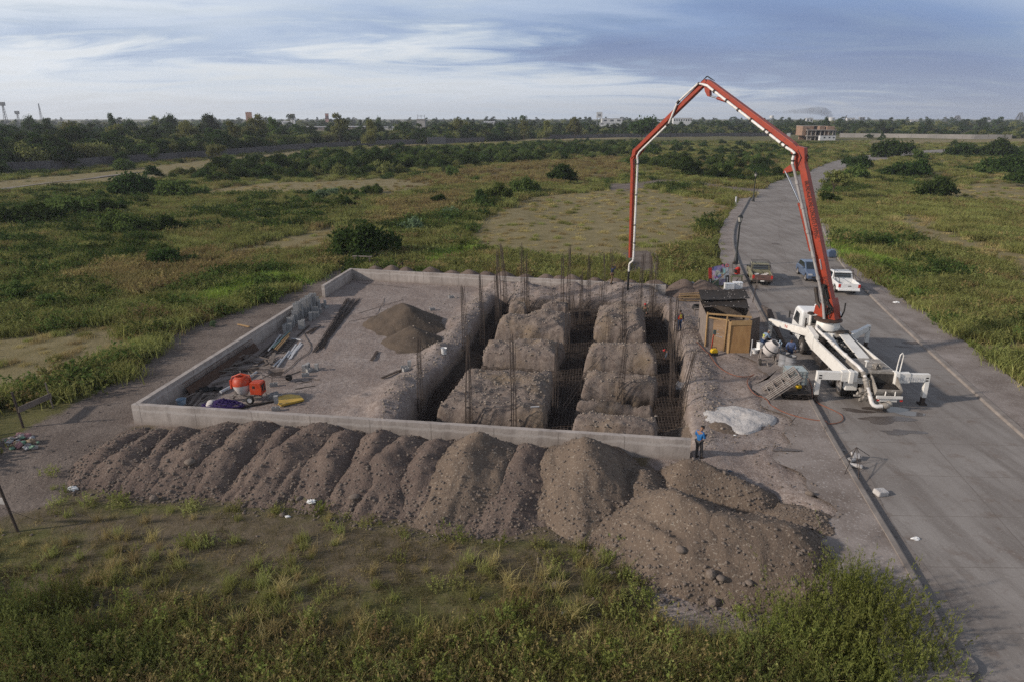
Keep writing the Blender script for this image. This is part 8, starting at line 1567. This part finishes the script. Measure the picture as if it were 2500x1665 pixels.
# shrubs in the two front corners
def shrub(seed, n, h, spread, leaf, mat, per=34):       # upright stalks feathered with narrow leaves
    rg = np.random.default_rng(seed); Ps = []; Us = []
    for i in range(n):
        b = np.r_[rg.normal(0, spread, 2), 0]; d = np.r_[rg.normal(0, .20, 2)+b[:2]*.55, 1]; H = h*rg.uniform(.45, 1.1); t = np.sort(rg.uniform(.05, 1, per))[:, None]
        dr = unit(np.c_[d[0]*H*1.4*t**.4, d[1]*H*1.4*t**.4, H+0*t]); Ps.append(b+np.c_[d[0]*H*t**1.4, d[1]*H*t**1.4, H*t]+rg.normal(0, leaf*.9, (per, 3))); Us.append(unit(dr+rg.normal(0, .42, (per, 3)))*leaf*rg.uniform(1.2, 2.6, (per, 1)))
    P = np.concatenate(Ps); U = np.concatenate(Us); V = unit(np.cross(U, rg.normal(size=U.shape)))*leaf*rg.uniform(.35, .6, (len(U), 1)); P[:, 2] = np.maximum(P[:, 2], .01); return quad_mesh('shrub', P, U, V, mat)
SH = {'y': [shrub(41, 105, 1.0, .26, .017, F_YEL, 42), shrub(42, 105, 1.0, .28, .017, F_YEL, 42)], 'g': [shrub(43, 85, 1.0, .30, .021, F_LIGHT, 38), shrub(44, 85, 1.0, .3, .021, F_LIGHT, 38)], 'o': [shrub(45, 85, 1.0, .28, .018, F_OLIVE, 36)]}
def fshrub(u, v, h, kind, k, label, group): x, y, _ = at(*dd(u, v), -.45); o = link_mesh(SH[kind][k % len(SH[kind])], 'shrub', None, (x, y, gz(x, y)-.05), (0, 0, k*1.7)); o.scale = (h*1.05, h*1.05, h); return tag(o, label, 'shrub', group)
FS = [(1880, 1440, 1.6, 'y'), (1960, 1420, 1.6, 'y'), (2030, 1450, 1.7, 'y'), (1800, 1460, 1.4, 'y'), (2090, 1520, 1.5, 'y'), (1920, 1500, 1.7, 'y'), (2010, 1530, 1.6, 'y'), (2120, 1570, 1.3, 'y'), (1850, 1530, 1.5, 'y'), (1960, 1600, 1.6, 'y'), (2060, 1610, 1.5, 'y'), (1730, 1500, 1.1, 'o'), (1950, 1385, 1.2, 'y')]
for k, (u, v, h, kd) in enumerate(FS): fshrub(u, v, h, kd, k, 'tall feathery yellow-green shrub in the thicket at the lower right beside the pavement', 'yellow-green shrubs by the pavement')
for k, (u, v, h, kd) in enumerate([(1720, 1590, 1.2, 'g'), (1800, 1610, 1.2, 'g'), (1660, 1560, .9, 'g'), (1880, 1620, 1.1, 'g'), (1600, 1600, .9, 'g')]): fshrub(u, v, h, kd, k, 'leafy green shrub at the bottom edge left of the feathery yellow-green ones', 'green shrubs at the bottom edge')
for k, (u, v, h, kd) in enumerate([(60, 1420, 1.2, 'g'), (150, 1400, 1.2, 'g'), (30, 1500, 1.3, 'g'), (230, 1480, 1.1, 'g'), (120, 1520, 1.4, 'g'), (320, 1540, 1.1, 'g'), (200, 1570, 1.3, 'g'), (60, 1590, 1.3, 'g'), (420, 1580, .9, 'o'), (-30, 1440, 1.2, 'g')]): fshrub(u, v, h, kd, k, 'soft green shrub in the clump at the lower left corner', 'green shrubs at the lower left')
for k, (u, v, h, kd) in enumerate([(560, 1590, .8, 'o'), (720, 1600, .8, 'o'), (900, 1600, .9, 'o'), (1040, 1590, .8, 'o'), (1200, 1590, .9, 'o'), (1340, 1600, .9, 'o'), (1480, 1590, 1.0, 'o'), (1100, 1540, .6, 'o'), (1400, 1540, .7, 'y')]): fshrub(u, v, h, kd, k, 'low olive shrub in the weedy strip along the bottom edge', 'olive shrubs along the bottom edge')
# thickets and far woods
BS = [source('thicket_bush', crown_mesh('bush', v, m)) for v, m in ((0, F_DARK), (1, F_DARK), (2, F_MID), (3, F_MID), (1, F_OLIVE))]
def thicket(name, polys, n, s0, s1, label):
    xs = []
    for p in polys:
        a = np.array(p); k = int(n/len(polys)); X = RNG.uniform(a[:, 0].min(), a[:, 0].max(), k*6); Y = RNG.uniform(a[:, 1].min(), a[:, 1].max(), k*6); q = (psd(p, X, Y)+fbm(X, Y, .03, 3)*16 > 0) & (onroad(X, Y) < -2); xs.append(np.c_[X[q], Y[q]][:k])
    P = np.concatenate(xs); X, Y = P.T; S = RNG.uniform(s0, s1, len(X)); return scatter(name, BS, np.c_[X, Y, terrain(X, Y)-.1], RNG.uniform(0, 6.28, len(X)), np.c_[S, S, S*RNG.uniform(.9, 1.6, len(X))], RNG.choice([0, 1, 0, 1, 2, 3, 4], len(X)), label, 'thicket')
thicket('thicket', [D((410,405),(640,362),(900,352),(1150,345),(1180,372),(900,398),(650,412),(470,424)), D((1100,345),(1280,334),(1480,330),(1480,358),(1250,372),(1100,378))], 900, 1.5, 2.8, 'long dark thicket of shrubs running across the middle distance')
thicket('thicket', [D((1440,330),(1640,332),(1850,345),(1850,368),(1640,372),(1440,358)), D((2160,335),(2380,345),(2380,372),(2240,356)), D((1480,368),(1800,376),(1780,408),(1700,420),(1560,392),(1440,385))], 380, 1.2, 2.4, 'patchy dark thicket on both sides of the far road')
thicket('thicket', [D((-100,540),(0,470),(260,425),(420,430),(440,462),(250,500),(60,560),(-100,600)), D((620,470),(840,425),(900,440),(700,490))], 200, .7, 1.4, 'loose shrubs covering the far slope of the left field')
TS = [source('wood_tree', crown_mesh(k, v, m)) for k, v, m in (('round', 0, F_DARK), ('round', 1, F_DARK), ('round', 2, F_MID), ('tall', 1, F_DARK), ('willow', 3, F_OLIVE), ('round', 3, F_OLIVE))]
wl = np.array(WALL_L); 
def beyond(X, Y):                       # how far behind the wall line (and behind the pale wall on the right)
    az = np.arctan2(X, Y); wa = np.arctan2(wl[:, 0], wl[:, 1]); wd_ = np.hypot(wl[:, 0], wl[:, 1]); o_ = np.argsort(wa); return np.hypot(X, Y)-np.interp(az, wa[o_], wd_[o_])
n = 9000; az = RNG.uniform(R(-43), R(43), n); wa = np.arctan2(wl[:, 0], wl[:, 1]); wdist = np.hypot(wl[:, 0], wl[:, 1]); oo = np.argsort(wa); d0 = np.interp(az, wa[oo], wdist[oo]); ex = RNG.exponential(1, n); dist = d0+6+np.where(RNG.random(n) < .45, RNG.uniform(0, 160, n), ex*520)
X, Y = dist*np.sin(az), dist*np.cos(az); k = (dist < 2600); gap = fbm(X, Y, .012, 3); k &= (gap > -.16) | (dist > d0+250)
k &= ~((np.abs(X-at(*bg4z(560, 408))[0]) < 22) & (dist < 430)); X, Y, dist, d0 = X[k], Y[k], dist[k], d0[k]
S = np.where(dist-d0 < 60, RNG.uniform(2.2, 4.2, len(X))*np.where(X < 0, 1.35, 1), RNG.uniform(3.2, 6.0, len(X)))*np.where(dist > 900, 1.25, 1); hmax = np.where(dist < 900, 8.8, 12.8)*RNG.uniform(.65, 1.05, len(X)); Sz = np.minimum(S*1.15, hmax/1.2)
HALLS = [(bg2z, 475, 670, 300), (bg2z, 832, 980, 298), (bg2z, 1130, 1215, 295), (bg3z, 905, 1075, 262), (bg3z, 885, 1030, 270), (bg3z, 1495, 1650, 245), (bg3z, 1340, 1440, 245), (bg2z, 1955, 2045, 250), (bg2z, 290, 358, 242), (bg2z, 1405, 1480, 280)]
ok = np.ones(len(X), bool)
for f, u0, u1, vb in HALLS:
    a0 = ray(*f(u0, vb-8)); a1 = ray(*f(u1, vb-8)); t_ = X/Y; ok &= ~((t_ > a0[0]/a0[1]-.004) & (t_ < a1[0]/a1[1]+.004) & ((Sz*1.24-14)/np.hypot(X, Y) > a0[2]/a0[1]) & (Y < min(1150, at(*f(u0, vb))[1])))
X, Y, S, Sz = X[ok], Y[ok], S[ok], Sz[ok]
scatter('woodland', TS, np.c_[X, Y, np.zeros(len(X))-.4], RNG.uniform(0, 6.28, len(X)), np.c_[S, S, Sz], RNG.choice([0, 1, 0, 1, 2, 3, 4, 5], len(X)), 'dark far woodland stretching along the whole horizon', 'woodland')
# ---- stones
def stone(seed):
    rg = random.Random(seed); bm = bmesh.new(); bmesh.ops.create_icosphere(bm, subdivisions=2, radius=.5); a, b, c = rg.uniform(.8, 1.2), rg.uniform(.7, 1.0), rg.uniform(.5, .8)
    for v in bm.verts: f = 1+.16*math.sin(v.co.x*5+seed)+.14*math.sin(v.co.y*6+seed*2)+rg.uniform(-.05, .05); v.co = Vector((v.co.x*a, v.co.y*b, v.co.z*c))*f
    me = bpy.data.meshes.new('stone'); bm.to_mesh(me); bm.free(); me.polygons.foreach_set('use_smooth', [seed % 2 == 0]*len(me.polygons)); me.materials.append(ROCKM); return me
ST = [stone(k) for k in range(5)]; SS = [source('stone', s) for s in ST]; S2 = []
for q in ST: q = q.copy(); q.materials.clear(); q.materials.append(ROCK2); S2.append(source('stone', q))
def gravel(name, n, x0, x1, y0, y1, keepf, s0, s1, label, zf=surf, src=None):
    X = RNG.uniform(x0, x1, n); Y = RNG.uniform(y0, y1, n); k = RNG.random(n) < keepf(X, Y); X, Y = X[k], Y[k]; S = s0+(s1-s0)*RNG.random(len(X))**6; Z = zf(X, Y)
    return scatter(name, src or SS, np.c_[X, Y, Z+S*.12], RNG.uniform(0, 6.28, len(X)), S, RNG.integers(0, 5, len(X)), label, 'gravel')
hz = lambda X, Y: np.clip((surf(X, Y)-terrain(X, Y)), 0, 2)
gravel('gravel', 60000, -20, 13, 17, 29, lambda X, Y: np.where(psd(LOT, X, Y) > -.2, 0, np.where(hz(X, Y) > .02, np.clip(1.05-.75*hz(X, Y), .25, 1), np.where(hz(X, Y-0)+hz(X, Y+.5) > .02, .9, .02))), .025, .15, 'stones of all sizes on the flanks and foot of the spoil heaps')
gravel('gravel', 40000, -6.5, 13.5, 27, 57, lambda X, Y: np.where(psd(LOT, X, Y) < 0, 0, np.where(terrain(X, Y) > .12, .85, np.where(psd(PIT, X, Y) > 0, np.where(terrain(X, Y) > -.9, .6, .10), .12))), .03, .16, 'stones and clods on the earth blocks and lips of the excavation', src=S2)
gravel('gravel', 9000, -40, 16, 20, 62, lambda X, Y: np.where((zones(X, Y)['track'] > .5) & (psd(LOT, X, Y) < -.1), .8, 0), .03, .13, 'loose stones on the gravel track and behind the back wall')
gravel('gravel', 5000, 9.5, 14, 20, 56, lambda X, Y: np.where(zones(X, Y)['lot'] > .5, .5+fbm(X, Y, .7, 3), 0), .03, .13, 'rubble crumbs scattered on the ground beside the pavement')
BO = [(z6, 1198, 560, .42, 'on the flank of the third spoil heap'), (z6, 978, 842, .42, 'grey and squarish, at the foot of the second spoil heap'), (z6, 2262, 855, .36, 'pale brown, at the foot of the spoil row near the tall mound'), (z6, 1800, 932, .26, 'tan, alone in the grass before the spoil row'), (z6, 1910, 858, .3, 'round, left of the plastic bag at the foot of the heaps'), (z8, 150, 680, .34, 'half buried in the left flank of the biggest heap'), (z8, 310, 1018, .40, 'largest of the stones at the foot of the biggest heap'), (z8, 370, 1003, .3, 'right beside the largest stone at the foot of the biggest heap'), (z8, 1165, 872, .45, 'on the pavement edge beside the yellow-green shrubs'), (z8, 885, 488, .34, 'tan, at the top of the low spill by the biggest heap'), (z8, 565, 1280, .5, 'big and pale, between the green shrubs at the lower right'), (z8, 335, 1118, .42, 'brown, just below the foot of the biggest heap'), (z8, 815, 927, .26, 'on the lower flank of the biggest heap'), (z8, 550, 962, .3, 'in the middle of the lower flank of the biggest heap'), (z8, 395, 398, .24, 'on the sandy ridge near the man in blue'), (z8, 568, 1220, .34, 'flat, behind the big pale boulder')]
for k, (f, u, v, s, l) in enumerate(BO):
    x, y, z = hat(*f(u, v)); o = link_mesh(ST[k % 5], 'boulder', None, (x, y, z+s*.15), (0, 0, k)); o.scale = (s, s, s); tag(o, 'boulder, ' + l, 'boulder')
x, y, z = hat(800+1315/2.358, 1000+1020/2.358); o = link_mesh(ST[1], 'boulder', None, (x, y, z+.05), (0, 0, 1)); o.scale = (.4, .32, .3); tag(o, 'pale flat boulder alone in the front grass, centre of the picture', 'boulder')
# ------------------------------------------------------------------ far walls and buildings
FARW = pm('grey boundary wall', (.115, .105, .105), (.085, .078, .080), .08, .95, world=True); PALEW = pm('pale boundary wall', (.29, .27, .25), (.21, .20, .185), .08, .95, world=True)
BRICKW = pm('raw brick', (.30, .195, .140), (.22, .145, .105), .35, .95, world=True); SLABC = pm('raw concrete slab', (.33, .30, .27), (.25, .22, .20), .4, .95, world=True)
FWHITE = pm('white building', (.62, .62, .62), (.5, .5, .51), .1, .8, world=True); FROOF = pm('grey sheet roof', (.40, .40, .42), (.3, .3, .31), .2, .7, world=True); FPINK = pm('pink building', (.42, .24, .22), (.33, .2, .19), .1, .8, world=True); FGREY = pm('hazy steel', (.22, .23, .25), (.16, .17, .19), .3, .8, world=True); FORN = pm('orange sign', (.34, .20, .15), (.30, .17, .13), .5, .7, world=True)
def fence_wall(name, line, h, mat, label, t=.25, piers=6.0):
    p = resample(line, 60); root = thing(name, label, 'wall', (p[0][0], p[0][1], 0)); mb = MB(); o = Vector((p[0][0], p[0][1], 0))
    for a, b in zip(p[:-1], p[1:]): mb.bar(Vector((a[0], a[1], h/2-.3))-o, Vector((b[0], b[1], h/2-.3))-o, t, h+.6)
    mb.build('wall_panel', mat, root); L_ = sum(math.dist(a, b) for a, b in zip(p[:-1], p[1:])); n = min(95, int(L_/piers))
    for q in resample(line, n): mb = MB(); mb.box((q[0]-o.x-.2, q[1]-o.y-.2, -.5), (q[0]-o.x+.2, q[1]-o.y+.2, h+.12)); mb.build('pier', mat, root)
    return root
fence_wall('boundary_wall', WALL_L[:11], 2.6, FARW, 'long grey concrete boundary wall running away on the left', piers=9)
fence_wall('boundary_wall', WALL_L[11:], 2.6, FARW, 'far grey boundary wall behind the boom', piers=14)
PW = [at(*bg4z(*p))[:2] for p in ((725, 386), (1120, 390), (1500, 396), (1900, 401), (2240, 402))]
fence_wall('boundary_wall', PW, 2.9, PALEW, 'long pale boundary wall right of the unfinished building', piers=12)
wp = [at(*bg2z(*p))[:2] for p in ((1492, 414), (1640, 410))]; fence_wall('boundary_wall', wp, 3.6, pm('lighter wall', (.17, .165, .165), (.13, .125, .125), .08, .95, world=True), 'lighter taller stretch of boundary wall below the concrete tower', piers=20)
# unfinished building
b0 = at(*bg4z(430, 414)); b1 = at(*bg4z(700, 416)); t = thing('unfinished_building', 'unfinished brick and concrete building with empty floors beyond the field', 'building', ((b0[0]+b1[0])/2, b0[1], 0)); sc = (b1[0]-b0[0])/270; vs_ = 1.2
def bx(name, mat, u0, u1, v0, v1, y0, y1): mb = MB(); f = lambda u: (u-565)*sc; g = lambda v: (415-v)*sc*vs_; mb.box((f(u0), y0, g(v1)), (f(u1), y1, g(v0))); return mb.build(name, mat, t)
for v in (330, 376): bx('floor_slab', SLABC, 425, 715, v, v+6, 0, 12)
bx('roof_slab', SLABC, 400, 640, 299, 303, 6, 14)
for k, u in enumerate((432, 470, 512, 560, 600, 640, 680, 706)):
    bx('column', SLABC, u, u+7, 336, 376, .4, 1.0); bx('column', SLABC, u, u+7, 382, 415, .4, 1.0)
w = bx('wall', BRICKW, 392, 432, 303, 376, 2, 12); bx('opening', GLASS, 428, 434, 344, 360, 1.9, 3.5) ; bx('wall', BRICKW, 432, 528, 303, 330, 6, 12); bx('wall', BRICKW, 455, 525, 336, 376, 4, 5); bx('wall', BRICKW, 565, 618, 303, 330, 3, 12); bx('wall', BRICKW, 632, 705, 303, 330, 2, 12); bx('wall', BRICKW, 630, 662, 336, 415, 1.2, 11); bx('wall', SLABC, 640, 720, 376, 382, -.5, 12); bx('back_wall', BRICKW, 425, 715, 336, 415, 11, 12); bx('wall', SLABC, 455, 500, 384, 415, 3, 4)
for u0, v0, u1, v1 in ((488, 342, 515, 374), (452, 344, 470, 366), (690, 342, 706, 372)): bx('opening', GLASS, u0, u1, v0, v1, 3.9 if u0 < 600 else .35, 4.2 if u0 < 600 else .5)
c = at(*bg4z(582, 418)); t2 = thing('site_trailer', 'white site trailer parked before the unfinished building', 'trailer', (c[0], c[1]-4, 0)); mb = MB(); mb.box((-4.6, -1.2, .5), (4.6, 1.2, 3.2)); mb.build('body', FWHITE, t2); mb = MB(); mb.box((-4.7, -1.3, 3.2), (4.7, 1.3, 3.32)); mb.build('roof', FROOF, t2)
for x in (-2.5, .5, 3): mb = MB(); mb.box((x, -1.23, 1.7), (x+1, -1.19, 2.5)); mb.build('window', GLASS, t2)
for x in (-2, 2): mb = MB(); mb.cyl((x, -1.0, .4), (x, 1.0, .4), .4, n=14); mb.build('wheel', TYRE, t2)
c = at(*bg4z(270, 386)); t2 = thing('sign_hoarding', 'small white sign board standing in the field left of the unfinished building', 'sign', (c[0], c[1], 0)); mb = MB(); mb.box((-1.3, -.05, .6), (1.3, .05, 2.9)); mb.build('panel', FWHITE, t2)
for x in (-1.1, 1.0): mb = MB(); mb.box((x, .06, 0), (x+.12, .18, 2.9)); mb.build('post', FGREY, t2)
# concrete tower with two masts
def upright(f, u0, u1, vt, y): a = aty(*f(u0, vt), y); b = aty(*f(u1, vt), y); return a[0], b[0], a[2]
x0, x1, zt = upright(bg2z, 1408, 1474, 214, 470); t = thing('concrete_tower', 'pale square concrete tower with pipes on top rising from the woods', 'tower', ((x0+x1)/2, 470, 0)); h = (x1-x0)/2
mb = MB(); mb.box((-h, -h, 0), (h, h, zt)); mb.build('shaft', pm('tower concrete', (.40, .38, .36), (.33, .31, .30), .15, .9, world=True), t); mb = MB(); mb.box((-h-.2, -h-.2, zt), (h+.2, h+.2, zt+.5)); mb.build('cap_slab', SLABC, t)
mb = MB(); [mb.tube([(s*h*.85, 0, zt+.5), (s*h*.85, 0, zt+3.2)], .16, 6) for s in (-1, 1)]; mb.tube([(0, 0, zt+.5), (0, 0, zt+3.1)], .12, 6); mb.tube([(-h*.9, 0, zt+2.4), (h*.9, 0, zt+2.4)], .1, 6); mb.build('pipe_frame', FGREY, t)
def hall(label, f, u0, u1, vt, vb, y, mat=FWHITE, roof=FROOF, dep=.8, win=0, gable=True, cat='building', name='warehouse'):
    y = min(1150, at(*f(u0, vb))[1]) if y < 700 else y; x0, x1, zt = upright(f, u0, u1, vt, y); w = (x1-x0)/2; zb = 0; he = zt*.82 if gable else zt; t = thing(name, label, cat, ((x0+x1)/2, y, 0)); mb = MB(); mb.box((-w, 0, zb), (w, w*2*dep, he)); mb.build('wall', mat, t); mb = MB()
    if gable: mb.prism([(-.3, he), (w*2*dep+.3, he), (w*dep, zt)], -w-.3, w+.3, 'x')
    else: mb.box((-w-.2, -.2, he), (w+.2, w*2*dep+.2, he+.4))
    mb.build('roof', roof, t)
    for k in range(win): xx = -w+2*w*(k+.5)/win; mb = MB(); mb.box((xx-w*.5/win, -.06, he*.62), (xx+w*.5/win, -.01, he*.86)); mb.build('window', GLASS, t)
    return t
hall('long low shed with pale roof behind the wall, left of two', bg2z, 475, 670, 268, 300, 300, GREYWOOD2, FROOF, .15, 5); hall('long low shed with pale roof behind the wall, right of two', bg2z, 832, 980, 265, 298, 320, GREYWOOD2, FROOF, .15, 4); hall('short white shed behind the trees before the concrete tower', bg2z, 1130, 1215, 270, 295, 360, FWHITE, FROOF, .3, 2)
hall('white warehouse with stepped front left of the boom', bg3z, 905, 1075, 204, 240, 560, FWHITE, FROOF, .3, 3, False); hall('smaller white annex in front of the stepped warehouse', bg3z, 885, 1030, 240, 270, 450, FWHITE, FROOF, .2, 3, False); hall('long grey-white warehouse seen under the boom', bg3z, 1495, 1650, 200, 245, 600, FWHITE, FROOF, .3, 8, False); hall('low white extension left of the long warehouse under the boom', bg3z, 1340, 1440, 222, 245, 590, FWHITE, FROOF, .3, 2, False)
hall('small white gabled house right of the concrete tower', bg2z, 1955, 2045, 226, 250, 520, FWHITE, FROOF, .4, 2); hall('low pale roof among trees at the far left', bg2z, 290, 358, 226, 240, 560, FWHITE, FROOF, .3, 1); hall('pink block rising over the horizon in the left half', bg2z, 650, 676, 163, 192, 900, FPINK, FWHITE, .5, 2, False); hall('white tower block beside twin palms on the horizon', bg2z, 360, 398, 168, 192, 880, FWHITE, FPINK, .5, 2, False)
hall('white factory hall below the smoke, left one', bg4z, 432, 490, 216, 240, 1150, FWHITE, FROOF, .3, 2, False); hall('white factory hall right of the smoke', bg4z, 790, 862, 215, 240, 1150, FWHITE, FROOF, .3, 2, False); hall('cluster of pale factory blocks right of the white hall', bg4z, 905, 950, 208, 240, 1200, FGREY, FWHITE, .5, 2, False); hall('low pale roofs on the right horizon', bg4z, 1360, 1430, 228, 245, 1100, FWHITE, FROOF, .3, 1); hall('low red roof among trees in the right woods', bg4z, 1290, 1370, 296, 312, 480, FPINK, FPINK, .3, 1); hall('pale roofs near the right edge of the horizon', bg4z, 2010, 2065, 234, 250, 1100, FWHITE, FROOF, .3, 1)
def mast(label, f, u, vt, y, w=1.6, kind='lattice', top=None, name='lattice_mast', cat='mast'):
    x, _, zt = aty(*f(u, vt), y); t = thing(name, label, cat, (x, y, 0)); mb = MB()
    for a, b in ((-1, -1), (1, -1), (1, 1), (-1, 1)): mb.tube([(a*w, b*w, 0), (a*w*.18, b*w*.18, zt)], w*.10, 4)
    for k in range(12):
        z0, z1_ = zt*k/12, zt*(k+1)/12; s0, s1 = w*(1-.82*k/12), w*(1-.82*(k+1)/12); mb.tube([(-s0, -s0, z0), (s1, -s1, z1_)], w*.06, 4); mb.tube([(s0, -s0, z0), (-s1, -s1, z1_)], w*.06, 4); mb.tube([(-s0, s0, z0), (s1, s1, z1_)], w*.06, 4)
    mb.build('lattice', FGREY, t)
    if top == 'lights': mb = MB(); mb.box((-2.2, -.4, zt-2), (2.2, .4, zt+1)); mb.build('floodlight_bank', FGREY, t)
    return t
mast('tall stadium floodlight mast at the far left edge', bg1z, 18, 78, 620, 1.6, top='lights'); mast('stadium floodlight mast, second from the far left edge', bg1z, 138, 150, 700, 1.5, top='lights'); mast('thin lattice mast right of the floodlights', bg1z, 315, 80, 700, 1.3); mast('hazy lattice tower at the right edge of the horizon', bg4z, 2330, 165, 1100, 6.5); mast('hazy plant tower with stacks on the right horizon', bg4z, 1770, 192, 1250, 8.0); mast('thin mast left of the plant tower on the right horizon', bg4z, 1665, 200, 1200, 2.0)
mast('thin mast on the horizon right of the factory', bg4z, 785, 190, 1200, 2.0)
def tankt(label, f, u, vt, y, r): x, _, zt = aty(*f(u, vt), y); t = thing('water_tank', label, 'water tank', (x, y, 0)); mb = MB(); [mb.tube([(a*r*.7, b*r*.7, 0), (a*r*.6, b*r*.6, zt-r*1.4)], r*.1, 5) for a in (-1, 1) for b in (-1, 1)]; mb.build('leg', FGREY, t); mb = MB(); mb.lathe([(0, zt-r*1.5), (r, zt-r*1.3), (r, zt-r*.2), (0, zt)], 16); mb.build('tank', FWHITE, t, smooth=True)
tankt('white storage tank beside the smoke on the horizon', bg4z, 650, 204, 1150, 6.0); tankt('small white water tank on legs above the woods behind the boom', bg4z, 125, 190, 800, 2.2)
x, _, zt = aty(*bg1z(2040, 150), 760); t = thing('sign_pylon', 'orange and white sign pylon over the horizon trees on the left', 'sign', (x, 760, 0)); mb = MB(); mb.tube([(0, 0, 0), (0, 0, zt-6)], .6, 8); mb.build('pole', FGREY, t); mb = MB(); mb.box((-3.2, -.5, zt-10), (3.2, .5, zt)); mb.build('panel', FORN, t)
x, _, zt = aty(*bg3z(887, 150), 640); t = thing('billboard', 'white billboard on a tall pole over the woods', 'sign', (x, 640, 0)); mb = MB(); mb.tube([(-1.8, .4, 0), (-1.8, .4, zt-2)], .3, 8); mb.build('pole', FGREY, t); mb = MB(); mb.box((-2.6, -.25, zt-5), (2.6, .25, zt)); mb.build('panel', FWHITE, t); mb = MB(); mb.box((-1.2, -.29, zt-3.4), (1.2, -.26, zt-1.8)); mb.build('emblem', FGREY, t)
# palms on the horizon
def palm(label, f, u, vt, y, r):
    x, _, zt = aty(*f(u, vt), y); t = thing('palm_tree', label, 'palm', (x, y, 0)); mb = MB(); mb.tube([(0, 0, 0), (.2, 0, zt*.5), (0, 0, zt-r)], [.35, .28, .22], 7); mb.build('trunk', BARK, t); mb = MB(); rg = random.Random(int(u))
    for k in range(22):
        a = k*.571; e = rg.uniform(-.3, 1.0); d = Vector((math.cos(a), math.sin(a), 0)); s = Vector((-math.sin(a), math.cos(a), 0))*r*.16; p0 = Vector((0, 0, zt-r)); p1 = p0+d*r*.55+Vector((0, 0, r*.6*e+.2)); p2 = p0+d*r*1.05+Vector((0, 0, r*(.6*e-.5))); mb.add([p0, p1-s, p2, p1+s], [(0, 1, 2, 3)])
    mb.build('crown', F_DARK, t)
palm('palm on the horizon, left of the twin palms', bg2z, 356, 152, 820, 5); palm('palm on the horizon, right of the twin palms', bg2z, 377, 152, 820, 5); palm('palm on the horizon behind the olive trees, middle of the picture', bg3z, 262, 158, 640, 5); palm('dark palm standing before the concrete tower', bg2z, 1420, 228, 440, 2.6)
# smoke
c = aty(*bg4z(640, 205), 1250); mb = MB(); mb.tube([tuple(aty(*bg4z(*p), 1250)) for p in ((662, 232), (652, 205), (630, 180), (590, 160), (530, 150), (420, 152), (250, 160), (0, 168))], [2, 4, 6, 7.5, 7, 5, 3, 1], 16)
m, nt = new_mat('dark smoke'); g = N(nt, 'ShaderNodeNewGeometry'); pv = N(nt, 'ShaderNodeVolumePrincipled'); pv.inputs['Color'].default_value = (.10, .095, .105, 1)
sx_ = N(nt, 'ShaderNodeSeparateXYZ'); L(nt, g.outputs['Position'], sx_.inputs[0]); fal = mathn(nt, 'DIVIDE', mathn(nt, 'SUBTRACT', sx_.outputs[0], c[0]-300), 300); fal = mathn(nt, 'POWER', mathn(nt, 'MAXIMUM', mathn(nt, 'MINIMUM', fal, 1.0), 0.01), 2.2)
L(nt, mathn(nt, 'MULTIPLY', mathn(nt, 'MULTIPLY', ramp(nt, noise(nt, g.outputs['Position'], .030, 5, .6), [(.38, 0), (.66, 1)]), fal), .07), pv.inputs['Density']); o = N(nt, 'ShaderNodeOutputMaterial'); L(nt, pv.outputs[0], o.inputs['Volume'])
tag(mb.build('smoke', m, smooth=True), 'dark smoke drifting from a factory on the right horizon', 'smoke', None, 'stuff')
# ------------------------------------------------------------------ haze
m, nt = new_mat('haze air'); pv = N(nt, 'ShaderNodeVolumePrincipled'); pv.inputs['Color'].default_value = (.86, .90, 1.0, 1); pv.inputs['Density'].default_value = .00017; pv.inputs['Anisotropy'].default_value = .2
o = N(nt, 'ShaderNodeOutputMaterial'); L(nt, pv.outputs[0], o.inputs['Volume'])
mb = MB(); mb.box((-3700, -120, -14), (3700, 4000, 75)); tag(mb.build('haze', m), 'pale blue air haze over the whole plain', 'haze', None, 'stuff')
